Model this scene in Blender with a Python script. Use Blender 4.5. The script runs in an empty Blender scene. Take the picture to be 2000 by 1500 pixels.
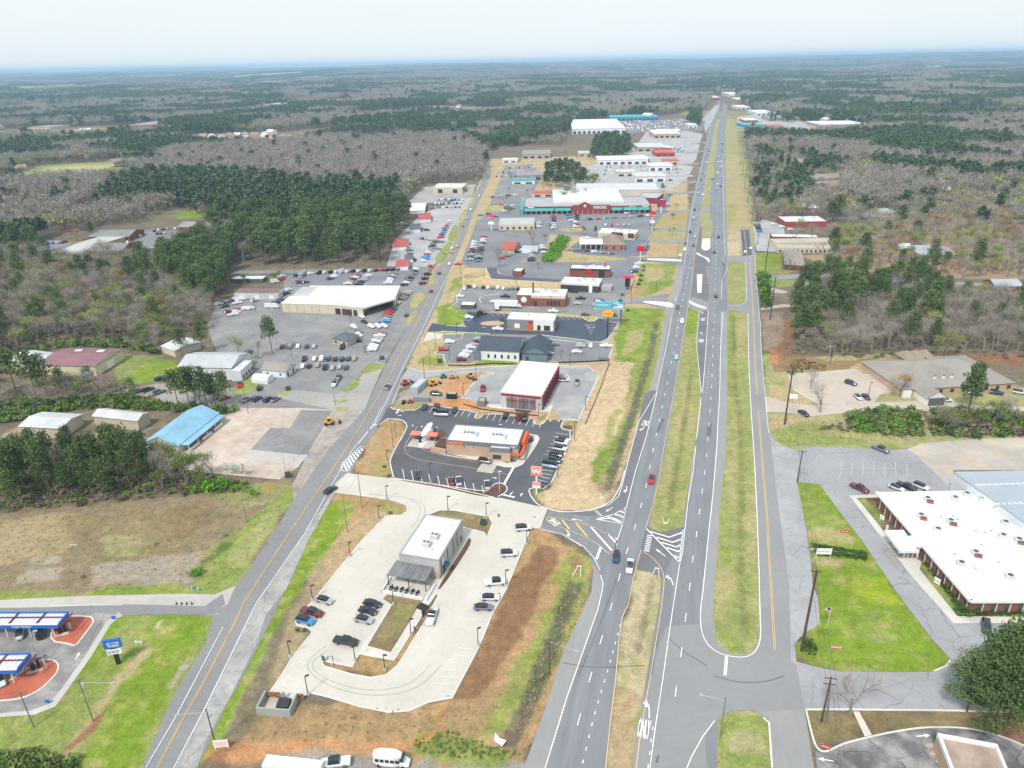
import bpy,bmesh,math,random
import numpy as np
from math import radians as R,sin,cos,pi,atan2,hypot
from mathutils import Vector,Matrix
from mathutils.geometry import tessellate_polygon
random.seed(7); rng = np.random.default_rng(7)
S = bpy.context.scene; C = S.collection
# ------------------------------------------------------------------ camera
H = 130.0; F = 1400.0; PITCH = R(24.25); ROLL = 0.021
Fw = Vector((0,cos(PITCH),-sin(PITCH)))
R0 = Vector((1,0,0)); U0 = Vector((0,sin(PITCH),cos(PITCH)))
CR = R0*cos(ROLL) - U0*sin(ROLL); CU = U0*cos(ROLL) + R0*sin(ROLL)
cam = bpy.data.cameras.new('camera'); co = bpy.data.objects.new('camera', cam); C.objects.link(co)
m = Matrix((CR,CU,-Fw)).transposed().to_4x4(); m.translation = (0,0,H); co.matrix_world = m
cam.sensor_width = 36; cam.lens = 36*F/2000; cam.clip_start = 1; cam.clip_end = 80000
S.camera = co
# ------------------------------------------------------------------ world,sun,exposure
W = bpy.data.worlds.new('World'); S.world = W; W.use_nodes = True
SUN_EL,SUN_AZ = R(52),R(-150)        # azimuth measured clockwise from +Y; behind and left of the camera
nt = W.node_tree; nt.nodes.clear()
def N(nt,t,**kw):
 n = nt.nodes.new(t)
 for k,v in kw.items():
  if hasattr(n,k): setattr(n,k,v)
  else: n.inputs[k].default_value = v
 return n
L = lambda nt,a,b: nt.links.new(a,b)
sky = N(nt, 'ShaderNodeTexSky', sky_type='NISHITA', sun_disc=False, sun_elevation=SUN_EL, sun_rotation=SUN_AZ, air_density=1.0, dust_density=4.0, ozone_density=1.0)
sc_ = N(nt, 'ShaderNodeVectorMath', operation='SCALE'); sc_.inputs['Scale'].default_value = 0.09; L(nt, sky.outputs[0], sc_.inputs[0])
tc = N(nt, 'ShaderNodeTexCoord'); sx = N(nt, 'ShaderNodeSeparateXYZ'); L(nt, tc.outputs['Generated'], sx.inputs[0])
mp = N(nt, 'ShaderNodeMapping'); mp.inputs['Scale'].default_value = (1, 1, 5); L(nt, tc.outputs['Generated'], mp.inputs[0])
cn = N(nt, 'ShaderNodeTexNoise'); cn.inputs['Scale'].default_value = 1.6; cn.inputs['Detail'].default_value = 5; L(nt, mp.outputs[0], cn.inputs['Vector'])
cr = N(nt, 'ShaderNodeValToRGB'); cr.color_ramp.elements[0].position = 0.0; cr.color_ramp.elements[0].color = (.765, .81, .825, 1)
cr.color_ramp.elements[1].position = 0.9; cr.color_ramp.elements[1].color = (.66,.77,.87,1)
e = cr.color_ramp.elements.new(.25); e.color = (.775,.835,.86,1); L(nt,sx.outputs[2],cr.inputs[0])
cl = N(nt, 'ShaderNodeMapRange'); cl.inputs[1].default_value = .3; cl.inputs[2].default_value = .75; cl.inputs[3].default_value = .965; cl.inputs[4].default_value = 1.04
L(nt,cn.outputs[0],cl.inputs[0])
c2 = N(nt, 'ShaderNodeVectorMath', operation='SCALE'); L(nt, cr.outputs[0], c2.inputs[0]); L(nt, cl.outputs[0], c2.inputs['Scale'])
mx = N(nt, 'ShaderNodeMix', data_type='RGBA'); mx.inputs[0].default_value = .93
L(nt,sc_.outputs[0],mx.inputs[6]); L(nt,c2.outputs[0],mx.inputs[7])
bg = N(nt, 'ShaderNodeBackground'); bg.inputs[1].default_value = 1.0; L(nt, mx.outputs[2], bg.inputs[0])
wo = N(nt, 'ShaderNodeOutputWorld'); L(nt, bg.outputs[0], wo.inputs[0])
sun = bpy.data.lights.new('sun', 'SUN'); sun.energy = 3.0; sun.angle = R(9); sun.color = (1, .965, .92)
so = bpy.data.objects.new('sun', sun); C.objects.link(so)
sd = Vector((sin(SUN_AZ)*cos(SUN_EL),cos(SUN_AZ)*cos(SUN_EL),sin(SUN_EL)))
so.rotation_euler = sd.to_track_quat('Z', 'Y').to_euler(); so.location = (0, 0, 400)
S.view_settings.view_transform = 'Standard'; S.view_settings.look = 'None'
S.view_settings.exposure = 0.31; S.view_settings.gamma = 1; S.view_settings.use_curve_mapping = False
S.cycles.max_bounces = 4; S.cycles.diffuse_bounces = 2; S.cycles.glossy_bounces = 2; S.cycles.transmission_bounces = 2
S.cycles.transparent_max_bounces = 6; S.cycles.volume_bounces = 1; S.cycles.caustics_reflective = False; S.cycles.caustics_refractive = False
S.cycles.use_denoising = True
# ------------------------------------------------------------------ pixels of the photograph -> points of the place
def P(px,py,z=0.0):
 d = Fw*F + CR*(px-1000) - CU*(py-750)
 if d.z > -1: d.z = -1
 t = (z-H)/d.z
 return Vector((d.x*t,d.y*t,z))
def PIX(p):
 v = Vector(p) - Vector((0,0,H)); k = v.dot(Fw)
 return (1000+F*v.dot(CR)/k,750-F*v.dot(CU)/k,k)
def height(b,topy):
 g = P(*b); lo,hi = 0,60
 for _ in range(30):
  mid = (lo+hi)/2
  if PIX((g.x,g.y,mid))[1] > topy: lo = mid
  else: hi = mid
 return lo
def W2(pts,z=0): return [P(x,y,z) for x,y in pts]
def smooth(pts,n=2,closed=True):
 p = list(pts)
 for _ in range(n):
  q = []
  m_ = len(p)
  rngi = range(m_) if closed else range(m_-1)
  if not closed: q.append(p[0])
  for i in rngi:
   a,b = p[i],p[(i+1) % m_]
   q.append(tuple(a[k]*.75+b[k]*.25 for k in range(2))); q.append(tuple(a[k]*.25+b[k]*.75 for k in range(2)))
  if not closed: q.append(p[-1])
  p = q
 return p
# ------------------------------------------------------------------ materials
MATS = {}
def mat(name,col,rough=.8,var=.15,scale=1.2,scale2=.12,var2=.12,metal=0,spec=.3,col2=None,crack=0,bump=0,streak=None,rnd=0,joints=None):
 if name in MATS: return MATS[name]
 m = bpy.data.materials.new(name); m.use_nodes = True; t = m.node_tree; b = t.nodes['Principled BSDF']
 b.inputs['Roughness'].default_value = rough; b.inputs['Metallic'].default_value = metal; b.inputs['Specular IOR Level'].default_value = spec
 m.diffuse_color = (*col,1)
 g = N(t, 'ShaderNodeNewGeometry'); n1 = N(t, 'ShaderNodeTexNoise'); n1.inputs['Scale'].default_value = scale; n1.inputs['Detail'].default_value = 4; n1.inputs['Roughness'].default_value = .7
 n2 = N(t, 'ShaderNodeTexNoise'); n2.inputs['Scale'].default_value = scale2; n2.inputs['Detail'].default_value = 3
 src = g.outputs['Position']
 if streak:
  mpp = N(t, 'ShaderNodeMapping', vector_type='TEXTURE'); mpp.inputs['Rotation'].default_value = (0, 0, streak[0]); mpp.inputs['Scale'].default_value = (1, streak[1], 1)
  L(t, src, mpp.inputs[0]); L(t, mpp.outputs[0], n1.inputs['Vector'])
 else: L(t, src, n1.inputs['Vector'])
 L(t, src, n2.inputs['Vector'])
 a = N(t, 'ShaderNodeMapRange'); a.inputs[1].default_value = .25; a.inputs[2].default_value = .75; a.inputs[3].default_value = 1-var; a.inputs[4].default_value = 1+var; L(t, n1.outputs[0], a.inputs[0])
 c = N(t, 'ShaderNodeMapRange'); c.inputs[1].default_value = .3; c.inputs[2].default_value = .7; c.inputs[3].default_value = 1-var2; c.inputs[4].default_value = 1+var2; L(t, n2.outputs[0], c.inputs[0])
 mu = N(t, 'ShaderNodeMath', operation='MULTIPLY'); L(t, a.outputs[0], mu.inputs[0]); L(t, c.outputs[0], mu.inputs[1])
 last = mu.outputs[0]
 def times(o):
  nonlocal last
  q = N(t, 'ShaderNodeMath', operation='MULTIPLY'); L(t, last, q.inputs[0]); L(t, o, q.inputs[1]); last = q.outputs[0]
 if crack:
  nz = N(t, 'ShaderNodeTexNoise'); nz.inputs['Scale'].default_value = .35; L(t, src, nz.inputs['Vector'])
  ad = N(t, 'ShaderNodeVectorMath', operation='MULTIPLY_ADD'); ad.inputs[1].default_value = (3, 3, 0); L(t, nz.outputs[1], ad.inputs[0]); L(t, src, ad.inputs[2])
  vo = N(t, 'ShaderNodeTexVoronoi', feature='DISTANCE_TO_EDGE'); vo.inputs['Scale'].default_value = .09; L(t, ad.outputs[0], vo.inputs['Vector'])
  k = N(t, 'ShaderNodeMapRange'); k.inputs[1].default_value = 0.001; k.inputs[2].default_value = .010; k.inputs[3].default_value = 1-crack; k.inputs[4].default_value = 1
  L(t, vo.outputs['Distance'], k.inputs[0]); times(k.outputs[0])
 if joints:       # saw-cut joints of a slab: (angle,spacing)
  mj = N(t, 'ShaderNodeMapping', vector_type='TEXTURE'); mj.inputs['Rotation'].default_value = (0, 0, joints[0]); L(t, src, mj.inputs[0])
  br = N(t, 'ShaderNodeTexBrick'); br.offset = 0; br.inputs['Color1'].default_value = (1, 1, 1, 1); br.inputs['Color2'].default_value = (.95, .95, .95, 1); br.inputs['Mortar'].default_value = (joints[2],)*3+(1,)
  br.inputs['Scale'].default_value = 1; br.inputs['Mortar Size'].default_value = .05; br.inputs['Mortar Smooth'].default_value = .5; br.inputs['Brick Width'].default_value = joints[1]; br.inputs['Row Height'].default_value = joints[1]
  L(t, mj.outputs[0], br.inputs['Vector']); times(br.outputs[0])
 if rnd:
  oi = N(t, 'ShaderNodeObjectInfo'); k = N(t, 'ShaderNodeMapRange'); k.inputs[3].default_value = 1-rnd; k.inputs[4].default_value = 1+rnd; L(t, oi.outputs['Random'], k.inputs[0]); times(k.outputs[0])
 if col2:
  n3 = N(t, 'ShaderNodeTexNoise'); n3.inputs['Scale'].default_value = scale2*2.7; n3.inputs['Detail'].default_value = 5; L(t, src, n3.inputs['Vector'])
  k = N(t, 'ShaderNodeMapRange'); k.inputs[1].default_value = .42; k.inputs[2].default_value = .62; L(t, n3.outputs[0], k.inputs[0])
  mxx = N(t, 'ShaderNodeMix', data_type='RGBA'); mxx.inputs[6].default_value = (*col, 1); mxx.inputs[7].default_value = (*col2, 1); L(t, k.outputs[0], mxx.inputs[0]); cs = mxx.outputs[2]
 else:
  rg = N(t, 'ShaderNodeRGB'); rg.outputs[0].default_value = (*col, 1); cs = rg.outputs[0]
 v = N(t, 'ShaderNodeVectorMath', operation='SCALE'); L(t, cs, v.inputs[0]); L(t, last, v.inputs['Scale']); L(t, v.outputs[0], b.inputs['Base Color'])
 if bump:
  bp = N(t, 'ShaderNodeBump'); bp.inputs['Strength'].default_value = bump; bp.inputs['Distance'].default_value = .1; L(t, n1.outputs[0], bp.inputs['Height']); L(t, bp.outputs[0], b.inputs['Normal'])
 MATS[name] = m; return m
def flat(name,col,rough=.6,metal=0,spec=.4): return mat(name,col,rough,.05,2.0,.3,.04,metal,spec)
HWD = R(-15)   # bearing of the highway
M_hwy = mat('worn_highway_asphalt', (.198, .204, .214), .85, .16, .5, .05, .07, streak=(HWD, 14))
M_hwy2 = mat('pale_shoulder_asphalt', (.272, .266, .26), .9, .07, .8, .04, .06, streak=(HWD, 6))
M_road = mat('grey_road_asphalt', (.222, .219, .217), .85, .09, .6, .06, .08, crack=.12)
M_front = mat('frontage_road_asphalt', (.25, .246, .243), .85, .06, .6, .05, .06)
M_shold = mat('cracked_grey_asphalt', (.325, .32, .318), .9, .12, .5, .09, .14, crack=.25)
M_dark = mat('fresh_dark_asphalt', (.10, .10, .11), .8, .14, .8, .07, .14, crack=.2)
M_blue = mat('sealed_blue_black_asphalt', (.055, .072, .10), .6, .08, .8, .06, .10)
M_turn = mat('dark_turn_lane_asphalt', (.155, .153, .16), .85, .08, .8, .08, .1)
M_lot = mat('old_lot_asphalt', (.20, .198, .21), .85, .12, .6, .05, .16, crack=.28)
M_lotp = mat('patchy_lot_asphalt', (.21, .205, .205), .9, .12, .5, .035, .12, crack=.3, col2=(.255, .245, .235))
M_conc = mat('pale_concrete_paving', (.54, .50, .435), .85, .055, .7, .06, .07, joints=(R(-32), 4.6, .86))
M_conc2 = mat('worn_concrete_paving', (.45, .42, .38), .9, .10, .5, .05, .12, joints=(R(-15), 5, .88))
M_beige = mat('stained_beige_concrete', (.50, .42, .35), .9, .14, .4, .05, .14, col2=(.44, .34, .27))
M_kerb = mat('kerb_concrete', (.62, .60, .55), .8, .06)
M_walk = mat('sidewalk_concrete', (.57, .53, .47), .8, .06, joints=(R(-32), 1.8, .9))
M_white = mat('white_road_paint', (.80, .80, .79), .6, .08, 3)
M_yel = mat('yellow_road_paint', (.72, .46, .16), .6, .12, 3)
M_redm = mat('red_mulch', (.42, .115, .07), .95, .3, 2.5, .3, .15, bump=.6)
M_mulch = mat('brown_mulch', (.12, .062, .045), .95, .3, 2.5, .3, .15, bump=.6)
# ------------------------------------------------------------------ object helpers
GROUPS = {}
def link(name,me,m=None,parent=None):
 o = bpy.data.objects.new(name,me); C.objects.link(o)
 if m is not None:
  for k in (m if isinstance(m,(list,tuple)) else [m]): me.materials.append(k)
 if parent: o.parent = parent
 return o
def tag(o,label=None,cat=None,group=None,kind=None):
 if label: o['label'] = label
 if cat: o['category'] = cat
 if group: o['group'] = group
 if kind: o['kind'] = kind
 return o
def empty(name,loc,rz=0,label=None,cat=None,group=None):
 o = bpy.data.objects.new(name,None); C.objects.link(o); o.location = loc; o.rotation_euler = (0,0,rz); o.empty_display_size = .5
 return tag(o,label,cat,group)
class MB:
 "collects polygons for one mesh"
 def __init__(s): s.v = []; s.f = []; s.mi = []; s.cur = 0
 def face(s,pts):
  n = len(s.v); s.v += [tuple(p) for p in pts]; s.f.append(tuple(range(n,n+len(pts)))); s.mi.append(s.cur)
 def box(s,x0,y0,z0,x1,y1,z1,M=None):
  c = [Vector(q) for q in ((x0,y0,z0),(x1,y0,z0),(x1,y1,z0),(x0,y1,z0),(x0,y0,z1),(x1,y0,z1),(x1,y1,z1),(x0,y1,z1))]
  if M: c = [M @ q for q in c]
  n = len(s.v); s.v += [tuple(q) for q in c]
  for q in ((3,2,1,0),(4,5,6,7),(0,1,5,4),(1,2,6,5),(2,3,7,6),(3,0,4,7)): s.f.append(tuple(n+i for i in q)); s.mi.append(s.cur)
  return s
 def prism(s,pts,z0,z1):
  n = len(pts)
  a = [(p[0],p[1],z0) for p in pts]; b = [(p[0],p[1],z1) for p in pts]
  area = sum(pts[i][0]*pts[(i+1)%n][1]-pts[(i+1)%n][0]*pts[i][1] for i in range(n))
  if area < 0: a.reverse(); b.reverse()
  k = len(s.v); s.v += a+b
  s.f.append(tuple(range(k+n-1,k-1,-1))); s.f.append(tuple(range(k+n,k+2*n))); s.mi += [s.cur]*2
  for i in range(n): j = (i+1) % n; s.f.append((k+i,k+j,k+n+j,k+n+i)); s.mi.append(s.cur)
  return s
 def tube(s,p0,p1,r0,r1=None,n=6,cap=True):
  if r1 is None: r1 = r0
  p0 = Vector(p0); p1 = Vector(p1); d = (p1-p0);
  if d.length < 1e-6: return s
  q = d.to_track_quat('Z', 'Y'); k = len(s.v)
  for p,r in ((p0,r0),(p1,r1)):
   for i in range(n):
    a = 2*pi*i/n; s.v.append(tuple(p + q @ Vector((r*cos(a),r*sin(a),0))))
  for i in range(n): j = (i+1) % n; s.f.append((k+i,k+j,k+n+j,k+n+i)); s.mi.append(s.cur)
  if cap: s.f.append(tuple(range(k+n-1,k-1,-1))); s.f.append(tuple(range(k+n,k+2*n))); s.mi += [s.cur]*2
  return s
 def mesh(s,name):
  me = bpy.data.meshes.new(name); me.from_pydata(s.v, [], s.f); me.polygons.foreach_set('material_index', s.mi); me.update(); return me
 def build(s,name,m=None,parent=None): return link(name,s.mesh(name),m,parent)
def dedupe(pts):
 q = []
 for p in pts:
  if not q or (Vector(p)-Vector(q[-1])).length > 1e-4: q.append(p)
 return q
EXCL = []; LV = .012; SHEETS = [0]
def sheet(name, m, outer, holes=(), lvl=1, sm=0, kind='structure', parent=None, world=False):
 polys = [outer] + list(holes)
 if sm: polys = [smooth(p,sm) for p in polys]
 if not world: polys = [[P(x,y) for x,y in p] for p in polys]
 polys = [[Vector((q[0],q[1],0)) for q in p] for p in polys]
 if name not in ('lawn',): EXCL.append([(q.x, q.y) for q in polys[0]])
 tri = tessellate_polygon(polys); vs = [q for p in polys for q in p]
 me = bpy.data.meshes.new(name)
 fs = []
 for t in tri:
  a,b,c = (vs[i] for i in t)
  fs.append(t if (b-a).cross(c-a).z > 0 else tuple(reversed(t)))
 SHEETS[0] += 1; zz = lvl*LV+SHEETS[0]*.00008
 me.from_pydata([(v.x,v.y,zz) for v in vs],[],fs); me.update()
 o = link(name,me,m,parent)
 if kind and not parent: o['kind'] = kind
 return o
def offset_strip(pts,w0,w1,closed=False):
 n = len(pts); A = []; B = []
 for i in range(n):
  a = pts[i-1] if (i > 0 or closed) else pts[i]; b = pts[(i+1) % n] if (i < n-1 or closed) else pts[i]
  d = Vector((b.x-a.x,b.y-a.y)); d = d.normalized() if d.length > 1e-6 else Vector((1,0))
  nn = Vector((-d.y,d.x)); A.append((pts[i].x+nn.x*w0,pts[i].y+nn.y*w0)); B.append((pts[i].x+nn.x*w1,pts[i].y+nn.y*w1))
 return A,B
def line_mb(mb,pts,w,z,px=True,closed=False,sm=0):
 if sm: pts = smooth(pts,sm,closed)
 q = [P(*p) for p in pts] if px else [Vector((p[0],p[1],0)) for p in pts]
 A,B = offset_strip(q,-w/2,w/2,closed); n = len(q)
 for i in range(n if closed else n-1):
  j = (i+1) % n; mb.face([(*A[i],z),(*A[j],z),(*B[j],z),(*B[i],z)])
def kerb(pts, closed=False, sm=0, w=.38, h=.14, m=None, name='kerb'):
 if sm: pts = smooth(pts,sm,closed)
 q = [P(*p) for p in pts]; A,B = offset_strip(q,-w/2,w/2,closed); mb = MB(); n = len(q)
 for i in range(n if closed else n-1):
  j = (i+1) % n
  mb.face([(*A[i],h),(*A[j],h),(*B[j],h),(*B[i],h)])
  mb.face([(*A[j],h),(*A[i],h),(*A[i],-.05),(*A[j],-.05)]); mb.face([(*B[i],h),(*B[j],h),(*B[j],-.05),(*B[i],-.05)])
 o = mb.build(name, m or M_kerb); o['kind'] = 'structure'; return o
def dashes(mb,pts,w,z,on,off):
 q = [P(*p) for p in pts]; cum = [0]
 for a,b in zip(q[:-1],q[1:]): cum.append(cum[-1]+(b-a).length)
 def at(t):
  for i in range(len(q)-1):
   if t <= cum[i+1] or i == len(q)-2: return q[i].lerp(q[i+1],(t-cum[i])/(cum[i+1]-cum[i]))
 for k in range(min(400,int(cum[-1]/(on+off)))):
  a = at(k*(on+off)); b = at(k*(on+off)+on); u = (b-a).normalized(); n = Vector((-u.y,u.x,0))*w/2; o = Vector((0,0,z))
  mb.face([a-n+o,b-n+o,b+n+o,a+n+o])
TXT = {}
def text_mesh(s,w,h,depth=0.0):
 "flat lettering centred on the origin in its own xy plane, fitted to w x h"
 key = (s,w,h,depth)
 if key in TXT: return TXT[key]
 if s[0] == '~':      # rows of strokes: print too small to read in the photograph
  n = int(s[1]); mb = MB(); r_ = random.Random(s+str(w))
  for k in range(n):
   x = -w/2; y = h/2-(k+.5)*h/n; t = h/n*.26
   while x < w/2-.1*w: d = r_.uniform(.06,.2)*w; d = min(d,w/2-x); mb.face([(x,y-t,0),(x+d,y-t,0),(x+d,y+t,0),(x,y+t,0)]); x += d+.05*w
  TXT[key] = mb.mesh('print_strokes'); return TXT[key]
 cu = bpy.data.curves.new('lettering', 'FONT'); cu.body = s; cu.align_x = 'CENTER'; cu.align_y = 'CENTER'; cu.resolution_u = 2; cu.offset = .02
 cu.space_line = .85
 ob = bpy.data.objects.new('lettering', cu); C.objects.link(ob)
 dg = bpy.context.evaluated_depsgraph_get(); me = bpy.data.meshes.new_from_object(ob.evaluated_get(dg)); bpy.data.objects.remove(ob)
 v = np.array([q.co[:] for q in me.vertices]); mn,mxv = v.min(0),v.max(0); c = (mn+mxv)/2; sz = mxv-mn
 v = (v-c)*np.array([w/sz[0], h/sz[1], 1]); me.vertices.foreach_set('co', v.astype(np.float32).ravel()); me.update(); me.name = 'lettering'
 TXT[key] = me; return me
# ================================================================== GROUND (one sheet,colours of soil and grass painted per place)
lawn=(.17,.245,.025); grs=(.215,.255,.065); pale=(.30,.285,.13); straw=(.41,.31,.175); brown=(.375,.235,.12); soil=(.17,.095,.05); clay=(.50,.19,.075)
floor_=(.15,.12,.085); olive=(.22,.17,.085); grav=(.30,.275,.25); pink=(.37,.315,.26); rust=(.25,.12,.065); dgn=(.075,.115,.028); tan=(.46,.36,.24)
fx=[0.]
def axis(lo,hi,st,g,far):
 a = list(np.arange(lo,hi+.01,st)); x = hi; s = st
 while x < far: s = st+g*(x-hi); x += s; a.append(x)
 return a
ys = np.array([-300,-150,-60,0,40,70] + axis(85,440,1.0,.012,26000))
xp = axis(0,260,1.0,.05,25000); xs = np.array([-q for q in reversed(xp[1:])] + xp)
GX,GY = np.meshgrid(xs,ys); nx,ny = len(xs),len(ys)
def vnoise(x,y,sc,seed=0):
 "value noise in numpy"
 r = np.random.default_rng(seed).random((256,256)); x = x/sc+1000.3; y = y/sc+1000.7
 xi = np.floor(x).astype(int); yi = np.floor(y).astype(int); fx_ = x-xi; fy = y-yi; fx_ = fx_*fx_*(3-2*fx_); fy = fy*fy*(3-2*fy)
 g = lambda i,j: r[i & 255,j & 255]
 return (g(xi,yi)*(1-fx_)+g(xi+1,yi)*fx_)*(1-fy)+(g(xi,yi+1)*(1-fx_)+g(xi+1,yi+1)*fx_)*fy
def fbm(x,y,sc,seed=0,o=4):
 v = 0; a = 1; t = 0
 for k in range(o): v = v+a*vnoise(x,y,sc/2**k,seed+k); t += a; a *= .5
 return v/t
def inside(poly,x,y):
 "poly: list of (x, y) in metres; numpy even-odd test"
 res = np.zeros(x.shape,bool); n = len(poly); px_ = np.array([p[0] for p in poly]); py_ = np.array([p[1] for p in poly])
 bb = (x >= px_.min()) & (x <= px_.max()) & (y >= py_.min()) & (y <= py_.max())
 if not bb.any(): return res
 X = x[bb]; Y = y[bb]; r = np.zeros(X.shape,bool)
 for i in range(n):
  j = (i+1) % n; a = (py_[i] > Y) != (py_[j] > Y)
  with np.errstate(divide='ignore', invalid='ignore'):
   xx = (px_[j]-px_[i])*(Y-py_[i])/(py_[j]-py_[i]+1e-12)+px_[i]
  r ^= a & (X < xx)
 res[bb] = r; return res
def terrain(x,y):
 "rolling land beyond the town"
 x = np.asarray(x,float); y = np.asarray(y,float); d = np.hypot(x,y); k = np.clip((d-2900)/5000,0,1)
 return k*(fbm(x,y,3200,11,4)-.45)*110 + np.clip((d-5500)/12000,0,1)*(fbm(x,y,4600,23,5)*150-12)
WX = (fbm(GX,GY,9,31)-.5)*5; WY = (fbm(GX,GY,9,47)-.5)*5
NZ = (fbm(GX,GY,3.2,71,2)-.5)*2.2
col = np.zeros((ny,nx,4)); col[...] = (*floor_,1); base = col[...,:3]
n1 = fbm(GX,GY,60,3)[...,None]; base[:] = base*(.8+.5*n1)
fo = ((fbm(GX,GY,420,91,3) > .66) & (np.hypot(GX,GY) > 1350))[...,None]; base[:] = np.where(fo,np.array([.30,.29,.15]),base)
def paint(c,pts,a=1.0,blur=2,warp=1,world=False):
 w = [(q.x,q.y) for q in W2(pts)] if not world else pts
 mk = inside(w,GX+WX*warp,GY+WY*warp).astype(float)
 for _ in range(blur):
  mk[1:-1,1:-1] = (mk[1:-1,1:-1]*2+mk[:-2,1:-1]+mk[2:,1:-1]+mk[1:-1,:-2]+mk[1:-1,2:])/6
 mk = np.clip((mk-.5)*2.2+.5+NZ*np.clip(4*mk*(1-mk),0,1),0,1)
 mk = (mk*a)[...,None]; base[:] = base*(1-mk)+np.array(c)*mk
def band(c,pts,w,a=1.0,blur=2,warp=.6):
 q = W2(pts); A,B = offset_strip(q,-w/2,w/2); paint(c,A+B[::-1],a,blur,warp,True)
# the broad lie of the land
paint(straw,[(830,560),(960,310),(1340,300),(1345,420),(1330,600),(1240,900),(1150,1010),(800,720)])
paint(pale,[(1340,440),(1395,230),(1440,230),(1460,320),(1478,440),(1470,520),(1500,900),(1560,1300),(1400,1500),(1180,1500),(1240,1100),(1330,620)])
paint(pale,[(1480,860),(1495,690),(1560,700),(1720,690),(2060,770),(2060,860),(1700,880),(1520,880)])
paint(grs,[(-100,1150),(420,1130),(520,1090),(620,960),(660,1000),(400,1500),(250,1600),(-200,1600)])
# field on the left
paint((.235,.178,.11),[(-120,1000),(0,1003),(160,985),(330,970),(460,962),(560,930),(575,960),(520,1080),(420,1150),(-100,1165)])
paint(olive,[(60,1010),(380,990),(400,1050),(300,1100),(40,1080)],.7,6)
paint(straw,[(-60,1020),(120,1000),(140,1075),(-60,1110)],.5,6)
paint(pale,[(200,1045),(270,1040),(280,1085),(205,1090)],.7,4)
paint(pink,[(170,1100),(360,1085),(400,1075),(370,1140),(180,1145)],.6,3); paint(pink,[(40,1120),(130,1100),(130,1130),(50,1140)],.7,3); paint(pink,[(60,1090),(130,1082),(125,1098),(60,1102)],.7,2)
paint(soil,[(320,1000),(400,975),(420,1020),(340,1060)],.3,5)
paint(grs,[(-100,1150),(0,1158),(180,1150),(350,1135),(360,1165),(-100,1185)]); paint(lawn,[(150,1155),(350,1140),(350,1160),(150,1163)],.5,2)
paint(grs,[(375,1160),(370,1120),(430,1060),(560,955),(580,960),(480,1110),(430,1160)]); paint(pale,[(440,1100),(520,1000),(560,985),(480,1110)],.7,3)
band(dgn,[(375,1130),(395,1105),(440,1070),(455,1055)],3,.8)
# lower left green
paint(lawn,[(240,1195),(390,1195),(412,1212),(370,1290),(320,1380),(275,1500),(200,1600),(60,1600),(160,1500),(190,1400),(150,1330),(215,1215)])
paint(grs,[(195,1290),(260,1240),(300,1250),(240,1350),(130,1440),(60,1420),(110,1380)],.8,5); paint(pale,[(210,1260),(250,1215),(300,1205),(240,1280)],.5,4)
band(straw,[(300,1260),(240,1320),(160,1430),(120,1500)],2.5,.8); band(rust,[(193,1398),(160,1440),(120,1480),(110,1500)],2,.9,1)
paint(pink,[(378,1265),(372,1300),(340,1345),(335,1330)],.8,1)
paint(dgn,[(-50,1480),(60,1460),(150,1485),(140,1540),(-60,1560)],.8,3)
paint(tan,[(303,1227),(311,1212),(320,1212),(312,1228)],1,0,0)
# ground round the first restaurant
paint(brown,[(655,960),(800,975),(800,1000),(600,1240),(520,1370),(440,1490),(1020,1500),(1130,1250),(1165,1100),(1040,1020),(960,1200),(880,1370),(560,1380),(640,1150)])
paint(lawn,[(640,985),(690,975),(690,1010),(590,1150),(540,1230),(480,1310),(470,1350),(440,1440),(412,1430),(440,1370),(470,1290),(560,1110)],1,3,.5)
paint(straw,[(560,1225),(620,1110),(690,1010),(800,985),(795,1000),(700,1060),(600,1235),(520,1370)],.6,4)
paint(grs,[(730,975),(790,985),(795,1000),(760,1005),(740,990)],.6,2)
paint((.20,.105,.055),[(1060,1055),(1100,1070),(1040,1200),(980,1300),(940,1370),(880,1370),(990,1150)],.85,4)
paint(olive,[(560,1375),(700,1385),(840,1395),(940,1370),(1000,1330),(960,1420),(600,1450),(450,1440),(480,1400)],.5,5)
paint(grs,[(1110,1070),(1150,1090),(1155,1150),(1100,1270),(1060,1350),(1000,1420),(930,1440),(1030,1270),(1090,1150)],.85,4)
for q in ([(1085,1115),(1105,1110),(1100,1135),(1080,1150)],[(1050,1195),(1080,1190),(1070,1225),(1045,1230)],[(1030,1270),(1050,1275),(1040,1300),(1015,1290)],[(1140,1100),(1150,1110),(1130,1150),(1122,1160)],[(965,1390),(985,1385),(1000,1420),(975,1415)],[(1090,1320),(1100,1300),(1085,1345),(1070,1370)]): paint(lawn,q,.55,2)
paint(grs,[(800,1440),(870,1425),(960,1450),(1025,1470),(1000,1490),(820,1475)],.9,3); paint(dgn,[(830,1438),(900,1430),(960,1460),(860,1462)],.4,3)
band(clay,[(560,1449),(640,1456),(760,1462),(800,1452),(850,1434),(862,1418),(868,1372)],1.5,.6,1); band(clay,[(980,1456),(1000,1430),(1030,1390)],1.8,.6,1)
paint(clay,[(370,1480),(420,1450),(560,1450),(620,1462),(540,1490),(400,1500)],.45,3); paint(grs,[(375,1440),(395,1435),(400,1490),(375,1490)],.7)
paint((.27,.25,.235),[(520,1475),(640,1468),(700,1480),(1100,1490),(1050,1600),(480,1600)],.9,2)
paint(grs,[(880,1485),(1000,1480),(1010,1495),(900,1500)],.7,1)
paint(rust,[(1118,1085),(1140,1085),(1142,1110),(1124,1112)],.7,2)
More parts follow.
